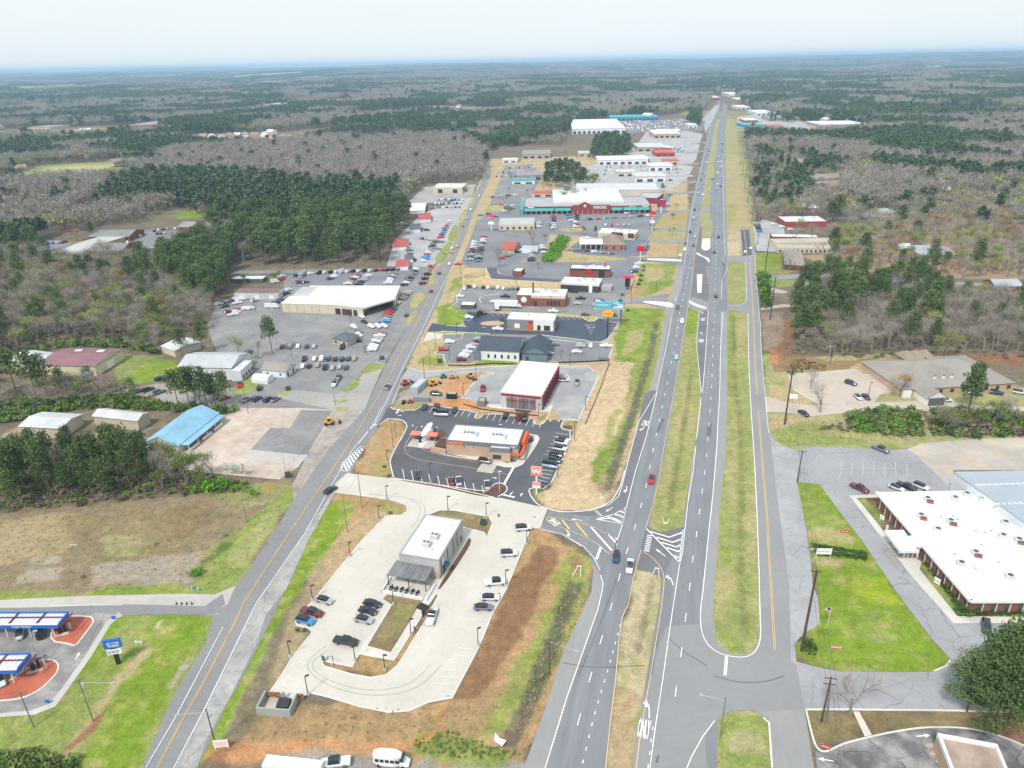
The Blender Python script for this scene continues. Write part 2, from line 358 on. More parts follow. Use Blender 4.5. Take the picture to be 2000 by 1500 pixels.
# islands
paint(brown,[(757,816),(783,817),(797,829),(762,913),(770,933),(686,923),(735,838)]); paint(grs,[(720,905),(765,890),(768,932),(735,930)],.45,3); paint(straw,[(700,905),(735,845),(745,850),(715,915)],.5,3)
paint(olive,[(840,1003),(860,994),(960,1006),(962,1024),(952,1048),(905,1030)]); paint(olive,[(764,1150),(835,1160),(763,1280),(705,1265),(765,1180),(745,1172)]); paint(grs,[(770,1200),(800,1180),(800,1220),(760,1230)],.4,3)
paint(soil,[(735,1262),(765,1262),(765,1280),(735,1272)],.35,2)
paint(brown,[(625,1295),(700,1276),(769,1290),(850,1161),(858,1164),(775,1304),(754,1322),(720,1326)]); paint(rust,[(1018,1028),(1036,1026),(1040,1040),(1020,1042)],.5,1)
# brown verge and ditch left of the highway
paint((.50,.37,.225),[(1190,706),(1240,708),(1228,760),(1205,850),(1160,910),(1155,955),(1190,985),(1150,1000),(1072,995),(1040,960),(1080,955),(1125,845),(1130,825),(1165,740)],1,2,.4)
paint(grs,[(1040,955),(1066,958),(1060,975),(1045,970)],.7,1)
paint(grs,[(1195,700),(1215,600),(1300,605),(1290,700),(1255,780),(1210,900),(1190,960),(1160,940),(1160,900),(1205,850),(1230,760),(1240,708)])
paint(lawn,[(1200,690),(1218,598),(1298,604),(1292,640),(1270,670),(1240,710),(1205,705)],.75,5); paint(lawn,[(1200,800),(1215,790),(1180,900),(1165,900)],.6,3); paint(straw,[(1225,650),(1265,640),(1250,670),(1215,690)],.6,3); paint(straw,[(1215,680),(1240,675),(1235,690),(1205,695)],.5,2); paint(straw,[(1215,800),(1250,730),(1240,800),(1220,850)],.5,4)
paint(straw,[(1180,925),(1210,930),(1195,965),(1170,960)],.8,2); paint(rust,[(1155,935),(1180,945),(1178,965),(1165,960)],.5,2)
# medians
paint(grs,[(1340,605),(1366,605),(1362,680),(1370,770),(1356,900),(1335,1032),(1266,1032),(1300,880),(1325,730)],.5,4); paint(straw,[(1335,740),(1350,745),(1330,860),(1310,900)],.6,4); paint(straw,[(1300,900),(1325,870),(1300,980),(1285,980)],.5,4); paint(straw,[(1345,800),(1362,800),(1350,880),(1340,900)],.5,3)
paint(lawn,[(1344,606),(1364,606),(1362,650),(1338,655)],.9,3); paint(lawn,[(1360,690),(1360,730),(1350,760),(1345,690)],.4,3); paint(lawn,[(1290,1000),(1330,990),(1325,1020),(1280,1025)],.3,3)
paint(tan,[(1245,1105),(1292,1112),(1290,1170),(1254,1372),(1236,1520),(1180,1520),(1207,1280)],.75,3); paint(brown,[(1200,1330),(1245,1340),(1236,1600),(1180,1600)],.5,3); paint(grs,[(1275,1120),(1292,1120),(1280,1200),(1262,1250),(1265,1180)],.5,3); paint(lawn,[(1215,1260),(1232,1250),(1225,1300),(1210,1310)],.4,2); paint(grs,[(1208,1320),(1225,1300),(1215,1370),(1200,1380)],.5,3); paint(grs,[(1235,1270),(1262,1290),(1255,1330),(1235,1330)],.5,3)
paint(grs,[(1420,605),(1460,605),(1465,780),(1480,1000),(1483,1236),(1440,1284),(1395,1230),(1420,900)],.6,4)
for q in ([(1420,610),(1435,610),(1435,760),(1421,760)],[(1412,930),(1425,930),(1418,1090),(1400,1140)],[(1395,1200),(1420,1240),(1450,1272),(1430,1278),(1398,1250)]): paint(lawn,q,.5,3)
for q in ([(1440,610),(1460,610),(1462,700),(1440,700)],[(1458,960),(1477,960),(1480,1100),(1462,1100)],[(1405,1100),(1425,1100),(1418,1220),(1398,1200)],[(1428,820),(1440,820),(1436,1000),(1424,1000)]): paint(straw,q,.5,3)
paint(straw,[(1418,310),(1440,300),(1465,440),(1445,450),(1447,500),(1420,500)],.6,4); paint(tan,[(1421,460),(1446,450),(1448,500),(1421,500)],.8,2); paint(grs,[(1418,400),(1440,395),(1435,430),(1418,450)],.5,3); paint(grs,[(1421,510),(1455,510),(1457,592),(1421,595)],.5,3)
# lots between the two roads
paint(lawn,[(850,600),(880,592),(895,600),(885,640),(850,632)]); paint(lawn,[(893,600),(935,595),(910,625),(885,638)]); paint(lawn,[(866,578),(900,560),(905,540),(885,545),(868,575)],.8)
paint(grs,[(815,705),(862,668),(880,670),(868,690),(870,715),(815,712)]); paint(straw,[(830,690),(858,672),(850,705)],.6,2); paint(lawn,[(930,704),(1010,700),(1010,712),(930,714)]); paint(lawn,[(870,645),(952,650),(945,656),(862,650)]); paint(lawn,[(1055,655),(1148,662),(1145,669),(1060,664)])
paint((.44,.27,.15),[(765,812),(780,780),(826,735),(950,728),(905,778),(980,790),(1095,815),(1050,815),(780,800)]); paint(clay,[(880,740),(940,735),(915,770),(870,765)],.35,4); paint(clay,[(830,782),(900,782),(960,795),(920,800),(830,795)],.6,3); paint(grav,[(775,770),(835,730),(835,760),(870,775),(780,795)],.8,3)
paint((.45,.33,.24),[(1130,825),(1170,735),(1160,722),(1150,712),(1190,708),(1165,745),(1140,830)],.9,2); paint(clay,[(1150,765),(1160,750),(1150,790),(1144,795)],.5,1)
paint((.48,.35,.2),[(900,560),(905,523),(980,523),(985,545),(1110,552),(1095,562),(960,555)]); paint(grs,[(1235,580),(1250,515),(1325,512),(1310,560),(1262,580)]); paint(straw,[(1250,520),(1305,522),(1290,545),(1260,550)],.7,3); paint(brown,[(1225,580),(1240,555),(1262,560),(1250,582)],.7,3); paint(lawn,[(1265,555),(1300,540),(1308,560),(1262,578)],.6,3)
paint(grs,[(1262,413),(1350,412),(1335,500),(1255,500)],.4,4); paint((.42,.29,.16),[(1268,475),(1328,475),(1325,498),(1262,498)],.8,3); paint(brown,[(1285,415),(1340,415),(1332,443),(1285,443)],.4,3)
paint(grs,[(905,520),(945,420),(985,330),(1000,330),(960,440),(915,520)],.6); paint(lawn,[(845,505),(870,470),(885,475),(860,515)],.8); paint(grs,[(865,470),(925,370),(940,375),(890,470)],.7)
paint(straw,[(798,600),(815,572),(834,572),(815,600)],.9); paint(straw,[(790,636),(805,606),(818,606),(800,636)]); paint(straw,[(833,560),(842,530),(853,528),(845,562)]); paint(lawn,[(670,760),(690,735),(705,740),(690,762)],.9); paint(grs,[(705,722),(720,708),(758,712),(752,722),(700,740)],.8)
paint(pink,[(1050,530),(1075,460),(1095,460),(1085,505),(1060,545)],.8)
# the left: yards and lawns
paint(lawn,[(235,745),(300,700),(345,705),(350,720),(330,740),(310,748)]); paint(grs,[(220,700),(240,690),(300,695),(260,735),(230,740)],.8)
paint(grav,[(240,765),(310,748),(480,760),(560,790),(470,800),(380,810),(240,780)]); paint(tan,[(0,850),(40,830),(60,880),(0,870)],.6); paint((.34,.27,.19),[(180,840),(330,860),(330,920),(250,900),(180,880)],.8)
paint(pale,[(365,800),(420,792),(420,806),(365,815)],.8); paint(grs,[(485,735),(500,720),(540,728),(510,750)],.8); paint(grs,[(540,765),(575,762),(578,770),(545,773)],.8)
paint(clay,[(505,945),(528,948),(525,970),(508,965)],.7,2); paint(grs,[(330,925),(560,950),(560,975),(480,990),(430,975)],.5); paint(lawn,[(555,955),(580,930),(578,960),(560,975)],.5)
paint(lawn,[(345,412),(405,412),(400,425),(345,428)]); paint(lawn,[(290,460),(330,448),(400,445),(395,452),(300,465)],.8); paint(grs,[(80,480),(140,470),(150,478),(100,490)],.8)
paint((.24,.33,.06),[(20,345),(80,325),(240,315),(240,345),(120,350)]); paint(tan,[(90,328),(230,322),(220,330),(100,336)],.8); paint(pale,[(-60,262),(60,255),(250,248),(265,262),(150,272),(-60,275)]); paint(grs,[(230,250),(270,246),(260,256)],.7)
paint(tan,[(360,275),(560,262),(640,268),(640,250),(655,262),(620,272),(420,285)]); paint(pale,[(140,415),(190,400),(195,425),(150,430)])
# the right
paint(lawn,[(1550,1230),(1585,1210),(1600,1160),(1590,1090),(1560,990),(1555,938),(1605,944),(1680,1050),(1760,1165),(1822,1250),(1856,1290),(1820,1315),(1650,1315),(1560,1285)],1,1,.3)
paint(grs,[(1565,980),(1600,970),(1660,1050),(1580,1060)],.6,3); paint(straw,[(1580,1030),(1650,1035),(1670,1060),(1590,1060)],.6,3); paint(straw,[(1595,1085),(1650,1090),(1640,1110),(1600,1105)],.7,2); paint(grs,[(1680,1190),(1740,1220),(1700,1260),(1660,1230)],.5,4); paint(pale,[(1685,1200),(1720,1195),(1710,1215)],.6,2); paint(pale,[(1680,1235),(1770,1235),(1765,1255),(1690,1255)],.5,3); paint((.30,.35,.02),[(1650,1130),(1730,1130),(1760,1180),(1680,1170)],.7,5); paint(olive,[(1550,1240),(1590,1230),(1600,1250),(1560,1280)],.5,3)
paint(grs,[(1675,973),(1715,975),(1740,1040),(1700,1000)]); paint(grs,[(1785,1100),(1810,1100),(1900,1200),(1870,1212)]); paint(grs,[(1870,1200),(2060,1198),(2060,1215),(1865,1216)]); paint(mulc:=(.13,.06,.04),[(1690,972),(1722,975),(1790,1050),(1770,1055)],.9,1,.2); paint(mulc,[(1795,1085),(1815,1085),(1870,1140),(1900,1190),(2060,1190),(2060,1198),(1890,1205),(1850,1160)],.9,1,.2)
paint(olive,[(1579,1385),(1670,1387),(1860,1388),(1960,1440),(1862,1420),(1700,1430),(1596,1463)]); paint(soil,[(1660,1385),(1750,1390),(1750,1425),(1680,1440)],.4,4); paint(rust,[(1840,1385),(2060,1400),(2060,1480),(1930,1420)],.8,3); paint(grs,[(1400,1400),(1430,1388),(1474,1388),(1504,1410),(1504,1560),(1380,1560)],.9); paint(tan,[(1430,1430),(1480,1410),(1490,1470),(1430,1480)],.5,4)
paint(straw,[(1500,742),(1540,728),(1560,760),(1595,790),(1540,785),(1496,775)],.8); paint(grs,[(1500,740),(1530,735),(1530,765)],.6,3); paint(straw,[(1500,810),(1590,812),(1640,815),(1560,830),(1510,850)],.8); paint(grs,[(1500,845),(1560,830),(1660,835),(1760,860),(1770,878),(1600,870),(1530,870)],.8); paint(straw,[(1590,840),(1770,850),(1765,870),(1600,850)],.5,2)
paint(straw,[(1620,725),(1690,708),(1730,732),(1690,732),(1675,722)],.9); paint(dgn,[(1530,720),(1560,700),(1620,722),(1540,730)],.8); paint(rust,[(1500,700),(1530,620),(1560,640),(1545,690),(1620,705),(1800,690),(2060,690),(2060,720),(1720,700),(1640,720),(1510,728)],.75,3); paint(clay,[(1502,685),(1512,678),(1522,700),(1515,715),(1504,708)],.6,2); paint(grs,[(1490,690),(1498,690),(1502,725),(1494,728)],1,1); paint((.30,.22,.17),[(1488,610),(1530,605),(1530,660),(1492,690)],.7)
paint(lawn,[(1477,495),(1528,495),(1528,518),(1478,518)]); paint(grs,[(1478,515),(1570,520),(1560,530),(1480,537)]); paint(grs,[(1478,545),(1560,548),(1540,560),(1480,560)]); paint(straw,[(1560,500),(1700,480),(1800,520),(1640,525)],.6,5); paint((.36,.25,.16),[(1600,485),(1680,440),(1760,425),(2080,430),(2080,545),(1900,545),(1700,530),(1600,515)],.75,4); paint(pale,[(1590,360),(1640,355),(1640,385),(1590,390)]); paint(grs,[(1640,460),(1700,455),(1720,490),(1650,495)],.4)
paint(soil,[(1780,870),(1860,870),(1850,900),(1790,890)],.1)
paint(floor_,[(-400,118.5),(2400,80),(2400,170),(1600,235),(900,225),(500,230),(-400,250)],.5,4,0)
# ditches
for pts,w_,dz,c in (([(1126,1133),(1108,1177),(1078,1254),(1049,1328),(1023,1397),(990,1456)],4,.8,(.085,.082,.07)),([(1283,626),(1270,690),(1260,724),(1248,760),(1234,810),(1210,884),(1196,920),(1188,955)],3,.8,(.10,.10,.08)),([(1350,730),(1342,792),(1330,860),(1318,938),(1308,994)],2,.35,(.10,.115,.03)),([(1276,1130),(1262,1188),(1247,1280)],1.6,.4,(.09,.075,.05)),([(1433,612),(1435,700),(1438,770),(1445,802),(1448,896),(1449,1030),(1449,1133),(1456,1236)],1.6,.35,(.13,.115,.05))):
 band(c,pts,w_,.8 if w_ > 2.5 else .45,1,.15)
 q = W2(pts)
 fx.append((q,w_,dz))
gz = np.full(GX.shape,-.03)
for q,w_,dz in fx[1:]:
 dm = np.full(GX.shape,1e9)
 for a,b in zip(q[:-1],q[1:]):
  bb = (GX > min(a.x,b.x)-12) & (GX < max(a.x,b.x)+12) & (GY > min(a.y,b.y)-12) & (GY < max(a.y,b.y)+12)
  X = GX[bb]; Y = GY[bb]; dx,dy = b.x-a.x,b.y-a.y; t = np.clip(((X-a.x)*dx+(Y-a.y)*dy)/(dx*dx+dy*dy),0,1)
  dm[bb] = np.minimum(dm[bb],np.hypot(X-a.x-t*dx,Y-a.y-t*dy))
 gz = np.minimum(gz,-.03-dz*np.clip(1-dm/(w_*1.1),0,1)**.8)
gz = gz + terrain(GX,GY)
me = bpy.data.meshes.new('ground'); nv = nx*ny
me.vertices.add(nv); me.vertices.foreach_set('co', np.stack([GX, GY, gz], -1).astype(np.float32).ravel())
ii = (np.arange(ny-1)[:,None]*nx+np.arange(nx-1)[None]).ravel(); q4 = np.stack([ii,ii+1,ii+nx+1,ii+nx],1)
me.loops.add(q4.size); me.loops.foreach_set('vertex_index', q4.ravel()); me.polygons.add(len(q4)); me.polygons.foreach_set('loop_start', np.arange(0, q4.size, 4)); me.polygons.foreach_set('loop_total', np.full(len(q4), 4)); me.update()
at = me.color_attributes.new('soil', 'FLOAT_COLOR', 'POINT'); at.data.foreach_set('color', np.clip(col, 0, 1).astype(np.float32).ravel())
mg = bpy.data.materials.new('soil_and_grass'); mg.use_nodes = True; t = mg.node_tree; b = t.nodes['Principled BSDF']; b.inputs['Roughness'].default_value = .95; b.inputs['Specular IOR Level'].default_value = .1
at_ = N(t, 'ShaderNodeAttribute', attribute_name='soil'); g = N(t, 'ShaderNodeNewGeometry')
def nz(scale,det=4,ro=.65):
 n = N(t, 'ShaderNodeTexNoise'); n.inputs['Scale'].default_value = scale; n.inputs['Detail'].default_value = det; n.inputs['Roughness'].default_value = ro; L(t, g.outputs['Position'], n.inputs['Vector']); return n.outputs[0]
def mr(o,a,b_,c,d):
 k = N(t, 'ShaderNodeMapRange'); k.inputs[1].default_value = a; k.inputs[2].default_value = b_; k.inputs[3].default_value = c; k.inputs[4].default_value = d; L(t, o, k.inputs[0]); return k.outputs[0]
def mixc(f,a,b_):
 k = N(t, 'ShaderNodeMix', data_type='RGBA'); L(t, f, k.inputs[0]); L(t, a, k.inputs[6]); L(t, b_, k.inputs[7]); return k.outputs[2]
# greenness of the painted colour decides how much straw shows through
sp = N(t, 'ShaderNodeSeparateColor'); L(t, at_.outputs[0], sp.inputs[0])
st_ = N(t, 'ShaderNodeMix', data_type='RGBA'); st_.inputs[7].default_value = (.37, .30, .13, 1); L(t, at_.outputs[0], st_.inputs[6])
df = N(t, 'ShaderNodeMath', operation='SUBTRACT'); L(t, sp.outputs[1], df.inputs[0]); L(t, sp.outputs[0], df.inputs[1]); L(t, mr(df.outputs[0], -.1, .05, .12, .75), st_.inputs[0])
gr_ = N(t, 'ShaderNodeMix', data_type='RGBA', blend_type='MULTIPLY'); gr_.inputs[0].default_value = 1; L(t, at_.outputs[0], gr_.inputs[6]); gr_.inputs[7].default_value = (.74, .84, .66, 1)
c1 = mixc(mr(nz(.14,6,.7),.50,.66,0,.85),at_.outputs[0],st_.outputs[2]); c2_ = mixc(mr(nz(.09,6,.72),.52,.68,0,.9),c1,gr_.outputs[2])
sc1 = N(t, 'ShaderNodeMath', operation='MULTIPLY'); L(t, mr(nz(1.3, 5, .75), .28, .72, .70, 1.30), sc1.inputs[0]); mq = N(t, 'ShaderNodeMath', operation='MULTIPLY'); L(t, mr(nz(.035, 3), .3, .7, .9, 1.1), mq.inputs[0]); L(t, mr(nz(.38, 5, .7), .3, .7, .76, 1.24), mq.inputs[1]); L(t, mq.outputs[0], sc1.inputs[1])
vv = N(t, 'ShaderNodeVectorMath', operation='SCALE'); L(t, c2_, vv.inputs[0]); L(t, sc1.outputs[0], vv.inputs['Scale']); L(t, vv.outputs[0], b.inputs['Base Color'])
bp = N(t, 'ShaderNodeBump'); bp.inputs['Strength'].default_value = .5; bp.inputs['Distance'].default_value = .25; L(t, nz(2.2, 4, .7), bp.inputs['Height']); L(t, bp.outputs[0], b.inputs['Normal'])
ground = link('ground', me, mg); ground['kind'] = 'structure'
# ================================================================== ROADS
LCL=[(1403,195),(1386,242),(1375,293),(1366,334),(1357,371),(1349,400),(1344,414),(1338,460),(1333,501),(1326,515),(1322,535),(1312,573),(1300,611),(1298,640),(1290,674),(1280,715),(1270,762),(1258,772),(1248,820),(1226,900),(1216,916),(1210,956),(1190,984),(1150,998),(1100,1001),(1072,996),(1056,1033),(1097,1043),(1137,1067),(1155,1089),(1159,1111),(1155,1155),(1126,1218),(1097,1280),(1078,1346),(1023,1500),(987,1600)]
LCR=[(1408,199),(1403,225),(1398,236),(1393.5,256),(1387,300),(1381,331),(1378,351),(1373.5,380),(1370,414),(1368,432),(1371,445),(1370,472),(1369,486),(1356,508),(1353,530),(1359,544),(1358,580),(1344,605),(1335,660),(1326,724),(1314,792),(1298,890),(1280,964),(1268,1030),(1243,1110),(1216,1207),(1203,1317),(1185,1500),(1175,1600)]
RCL=[(1413,201),(1407,228),(1401,254),(1400,297),(1394,323),(1397,337),(1392,351),(1387,375),(1387,400),(1385,414),(1392,440),(1388,465),(1387,486),(1375,517),(1384,566),(1383,591),(1366,609),(1362,650),(1361,680),(1366,730),(1370,770),(1362,840),(1360,850),(1338,990),(1334,1032),(1288,1112),(1291,1130),(1289,1170),(1273,1262),(1254,1372),(1236,1500),(1222,1600)]
RCR=[(1421,205),(1419,230),(1416.5,254),(1416.5,400),(1418.7,414),(1419.6,497),(1420.5,609),(1421,720),(1420,800),(1417,900),(1406,990),(1399,1110),(1394,1152),(1392,1225),(1401,1258),(1400,1600)]
sheet('highway_southbound', M_hwy, LCL+LCR[::-1], lvl=1); sheet('highway_northbound', M_hwy, RCL+RCR[::-1], lvl=1)
# paler paved shoulders
SHL=[(1304,611),(1296,670),(1284,740),(1279,765),(1272,765),(1290,674),(1300,611)]
sheet('shoulder', M_hwy2, [(1326,520),(1322,535),(1312,573),(1300,611),(1290,674),(1270,762),(1283,763),(1293,700),(1304,640),(1316,611),(1331,560),(1336,520)], lvl=2)
sheet('shoulder', M_hwy2, [(1407,608),(1407,720),(1404,800),(1400,850),(1392,960),(1382,1060),(1374,1150),(1368,1200),(1372,1236),(1382,1262),(1401,1258),(1392,1225),(1394,1152),(1399,1110),(1406,990),(1417,900),(1420,800),(1421,720),(1420,609)], lvl=2)
sheet('shoulder', M_hwy2, [(1156,1100),(1159,1111),(1155,1155),(1126,1218),(1097,1280),(1078,1346),(1023,1500),(987,1600),(1020,1600),(1067,1500),(1112,1360),(1150,1240),(1176,1160),(1178,1140),(1173,1122)], lvl=2)
sheet('turn_lane', M_turn, [(1258,772),(1270,762),(1283,763),(1282,772),(1250,900),(1226,990),(1190,1005),(1150,1008),(1100,1001),(1150,998),(1190,984),(1210,956),(1226,900),(1248,820)], lvl=3)
sheet('turn_lane', M_turn, [(1362,650),(1366,609),(1383,600),(1378,680),(1371,768),(1366,730),(1361,680)], lvl=2)
sheet('turn_lane', M_turn, [(1369,440),(1371,445),(1370,472),(1369,486),(1387,487),(1387,500),(1377,520),(1385,560),(1383,592),(1344,606),(1346,592),(1352,560),(1358,500),(1364,460)], lvl=2)
sheet('turn_lane', M_turn, [(1410,510),(1419,512),(1418,535),(1416,549),(1410,549)], lvl=2)
# crossovers through the median
for q in ([(1344,600),(1366,611),(1384,604),(1384,590),(1352,580),(1340,590)],[(1262,1028),(1290,1040),(1336,1028),(1330,1050),(1295,1130),(1270,1118),(1240,1112)],[(1368,486),(1390,486),(1388,520),(1352,520)],
          [(1371,407),(1386,407),(1386,414),(1369,414)],[(1378,372),(1392,372),(1390,377),(1376,377)],[(1376,350),(1394,349),(1392,353),(1375,353)],[(1385,294),(1400,293),(1399,298),(1385,299)]): sheet('median_crossover', M_turn if q[0][1] in (1028, 486) else M_front, q, lvl=3)
# the crossroads at the bottom right
ISL=[(1395,1412),(1410,1397),(1428,1388),(1474,1388),(1500,1405),(1503,1440),(1506,1500),(1512,1600),(1395,1600),(1379,1482),(1377,1438)]
sheet('crossroads', M_front, [(1300,1225),(1395,1215),(1401,1258),(1427,1278),(1460,1280),(1478,1262),(1483,1236),(1540,1236),(1555,1292),(1571,1386),(1590,1500),(1606,1600),(1512,1600),(1506,1500),(1503,1440),(1500,1405),(1474,1388),(1428,1388),(1410,1397),(1395,1412),(1377,1438),(1379,1482),(1395,1600),(1230,1600),(1236,1500),(1254,1372)], lvl=2)
sheet('side_street', M_hwy2, [(1478,1389),(1571,1386),(1590,1500),(1606,1600),(1512,1600),(1506,1500),(1503,1440),(1500,1405)], lvl=3)
# frontage road
FRL=[(1445,448.6),(1448,500),(1455,511.6),(1457,544),(1457,591),(1460,612),(1461,660),(1464,770),(1472,890),(1478,990),(1483,1150),(1483,1240)]
FRR=[(1463.7,448.6),(1475,493.6),(1476,535),(1481,580),(1485,634),(1486,660),(1490,740),(1500,840),(1504,856),(1518,970),(1534,1090),(1541,1141),(1543.5,1240)]
sheet('frontage_road', M_front, FRL+FRR[::-1], lvl=1)
sheet('paved_verge', M_shold, [(1500,838),(1510,858),(1530,872),(1557,880),(1562,905),(1557,942),(1574,1029),(1585,1097),(1587,1141),(1598,1171),(1601,1218),(1568,1240),(1552,1257),(1554,1276),(1556,1300),(1545,1290),(1541,1141),(1534,1090),(1518,970),(1504,856)], lvl=2)
sheet('dark_road_end', M_dark, [(1446,449),(1463,449),(1466,480),(1469,498),(1449,500),(1448,480)], lvl=2)
for q in ([(1419,500),(1448,500),(1458,505),(1455,512),(1421,510)],[(1420,591),(1434,596),(1457,591),(1461,604),(1458,612),(1434,606),(1420,608)],[(1416,412),(1422,497),(1419,499)],[(1416,350),(1455,350),(1455,352),(1416,353)]): sheet('link_road', M_front, q, lvl=2)
# the old road on the left
ORL=[(100,1900),(276,1500),(344,1348),(400,1260),(420,1196),(460,1144),(500,1092),(535,1040),(574,976),(640,880),(712,800),(750,720),(797,635),(830,570),(850,525),(876,505),(890,470),(911,414),(936,365),(950,330),(952,316),(957,290)]
ORR=[(250,1900),(385,1500),(430,1400),(470,1330),(535,1200),(600,1060),(655,962),(686,922),(710,875),(742,830),(760,792),(780,742),(825,655),(862,580),(882,520),(890,505),(903,473),(925,417),(953,358),(960,333),(954,316),(960,290)]
sheet('old_road', M_road, ORL+ORR[::-1], lvl=1)
sheet('broken_verge', mat('broken_verge_asphalt', (.30,.295,.29), .95, .2, .7, .1, .15, crack=.3, col2=(.36,.34,.31)), [(340,1500),(500,1180),(597,1040),(650,960),(655,962),(600,1060),(560,1150),(520,1200),(500,1260),(450,1360),(400,1450),(385,1500)], lvl=2)
sheet('gravel_verge', mat('pink_gravel', pink, .95, .2, 1.0, .08, .15, col2=(.27,.24,.23)), [(651,801),(712,800),(700,818),(640,900),(590,990),(575,975),(570,950),(598,890),(600,860)], lvl=0)
sheet('street', M_road, [(460,847),(0,0)][:0] or [(457,529),(575,527),(840,523),(835,531),(575,534),(457,535)], lvl=1)
# side street and car wash forecourt,lower left
sheet('forecourt', mat('worn_forecourt_asphalt', (.20,.19,.185), .9, .2, .4, .06, .2, crack=.3, col2=(.30,.28,.26)), [(-120,1195),(420,1192),(430,1200),(404,1204),(384,1200),(240,1202),(216,1220),(180,1280),(132,1348),(108,1380),(68,1396),(0,1401),(-120,1410)], lvl=1)
sheet('side_street', M_conc2, [(-120,1176),(0,1172),(160,1164),(348,1160),(420,1161),(460,1144),(445,1180),(420,1196),(300,1190),(200,1192),(-120,1196)], lvl=2)
sheet('side_street_asphalt', M_road, [(-120,1189),(100,1186),(230,1180),(330,1182),(400,1184),(435,1160),(440,1180),(420,1198),(240,1201),(180,1196),(-120,1198)], lvl=3)
sheet('forecourt_lane', M_conc2, [(240,1202),(216,1220),(180,1280),(132,1348),(108,1380),(68,1396),(0,1401),(-120,1410),(-120,1402),(0,1393),(60,1388),(98,1374),(124,1340),(170,1276),(206,1216),(232,1196)], lvl=3)
RB1=[(105,1205),(176,1203),(183,1212),(182,1217),(165,1240),(147,1263),(133,1257),(100,1253),(101,1225)]
RB2=[(-60,1360),(0,1342),(40,1315),(72,1292),(100,1287),(115,1297),(113,1310),(107,1320),(80,1347),(42,1365),(0,1369),(-60,1375)]
for q in (RB1, RB2): sheet('red_mulch_bed', M_redm, q, lvl=5, sm=1); kerb(q, True, 1)
# first restaurant's concrete lot
LOT=[(655,945),(678,924),(762,934),(863,949),(966,972),(980,973),(1070,993),(1055,1033),(1036,1031),(1025,1060),(989,1150),(961,1200),(937,1260),(883,1363),(838,1371),(799,1388),(760,1391),(700,1379),(640,1361),(610,1354),(592,1359),(580,1370),(523,1359),(550,1320),(571,1284),(607,1240),(610,1234),(604,1228),(580,1221),(577,1214),(610,1176),(685,1083),(706,1057),(754,1008),(784,1007),(796,998),(794,987),(776,979),(742,973),(650,962)]
IA=[(838,1006),(860,996),(888,997),(955,1009),(962,1022),(952,1047),(945,1040),(908,1031)]
IB=[(764,1153),(830,1162),(763,1278),(710,1264),(766,1181),(748,1170)]
IC=[(629,1296),(634,1291),(658,1296),(688,1302),(702,1277),(769,1290),(850,1161),(857,1163),(830,1215),(777,1300),(754,1319),(724,1324),(685,1317),(634,1302)]
sheet('parking_lot', M_conc, LOT, [IA, IB, IC], lvl=4)
for a,b_ in ((0,5),): pass
kerb([(762,934),(863,949),(966,972)]); kerb([(1036,1031),(1025,1060),(989,1150),(961,1200),(937,1260),(883,1363),(838,1371),(799,1388),(760,1391),(700,1379),(640,1361),(610,1354),(592,1359),(580,1370)])
kerb([(523,1359),(550,1320),(571,1284),(607,1240),(610,1234),(604,1228),(580,1221),(577,1214),(610,1176),(685,1083),(706,1057),(754,1008),(784,1007),(796,998),(794,987),(776,979),(742,973),(655,961)]); kerb(IA,True); kerb(IC,True); kerb([(1056,1033),(1097,1043),(1137,1067)],w=.25,h=.02)
sheet('sidewalk', M_walk, [(766,1180),(772,1172),(718,1262),(763,1274),(832,1164),(850,1161),(769,1290),(702,1277),(706,1262)], lvl=8)
sheet('mulch_strip', M_mulch, [(916,1049),(922,1058),(903,1090),(862,1150),(853,1151),(908,1065)], lvl=8, sm=1)
# second restaurant's dark lot
LOT2=[(735,838),(757,795),(764,798),(772,801),(810,802),(822,794),(835,790),(884,798),(933,805),(1046,818),(1070,820),(1095,821),(1103,818),(1093,837),(1120,843),(1070,956),(1036,952),(1032,962),(1048,985),(1070,994),(980,973),(966,972),(945,960),(876,950),(769,934),(764,914),(761,901),(771,878),(792,843),(796,829),(783,819),(757,818)]
MB_=[(945,960),(960,957),(966,945),(985,945),(992,955),(985,965),(966,972),(930,968),(876,955),(800,942),(770,936),(876,950)]
sheet('parking_lot', M_dark, LOT2, lvl=3)
sheet('mulch_bed', M_mulch, MB_, lvl=9, sm=1); kerb([(769,934),(876,950),(945,960),(955,958),(963,947),(975,943),(986,946),(992,955),(985,965),(972,970)], sm=1)
kerb([(757,818),(783,819),(796,829),(792,843),(771,878),(761,901),(764,914),(769,934)],sm=1); kerb([(742,830),(757,818)],sm=0); kerb([(762,795),(772,801),(810,802),(822,794),(835,790),(884,798),(933,805),(926,816),(935,819),(948,806),(1046,818),(1040,825),(1048,830),(1064,827),(1076,800),(1080,793),(1062,787)],sm=1)
IG=[(933,805),(948,806),(936,817),(926,815)]; IG2=[(1046,818),(1040,825),(1048,830),(1064,827),(1072,808)]
sheet('planting_island', mat('island_soil', (.36,.24,.13), .95, .2, 1.5, .2, .2, col2=grs), IG, lvl=9); sheet('planting_island', MATS['island_soil'], IG2, lvl=9); sheet('planting_island', MATS['island_soil'], [(765,797),(774,788),(830,788),(820,793),(808,801),(772,800)], lvl=9)
sheet('planting_island', MATS['island_soil'], [(1103,819),(1128,824),(1121,843),(1094,837)], lvl=9); sheet('mulch_bed', M_mulch, [(1100,831),(1118,832),(1118,840),(1098,837)], lvl=10, sm=1)
kerb([(1130,821),(1103,818),(1093,837),(1120,843),(1095,905),(1070,956),(1036,952),(1032,962),(1048,985),(1070,994),(1100,1001),(1150,998),(1190,984),(1210,956),(1220,920)],sm=1)
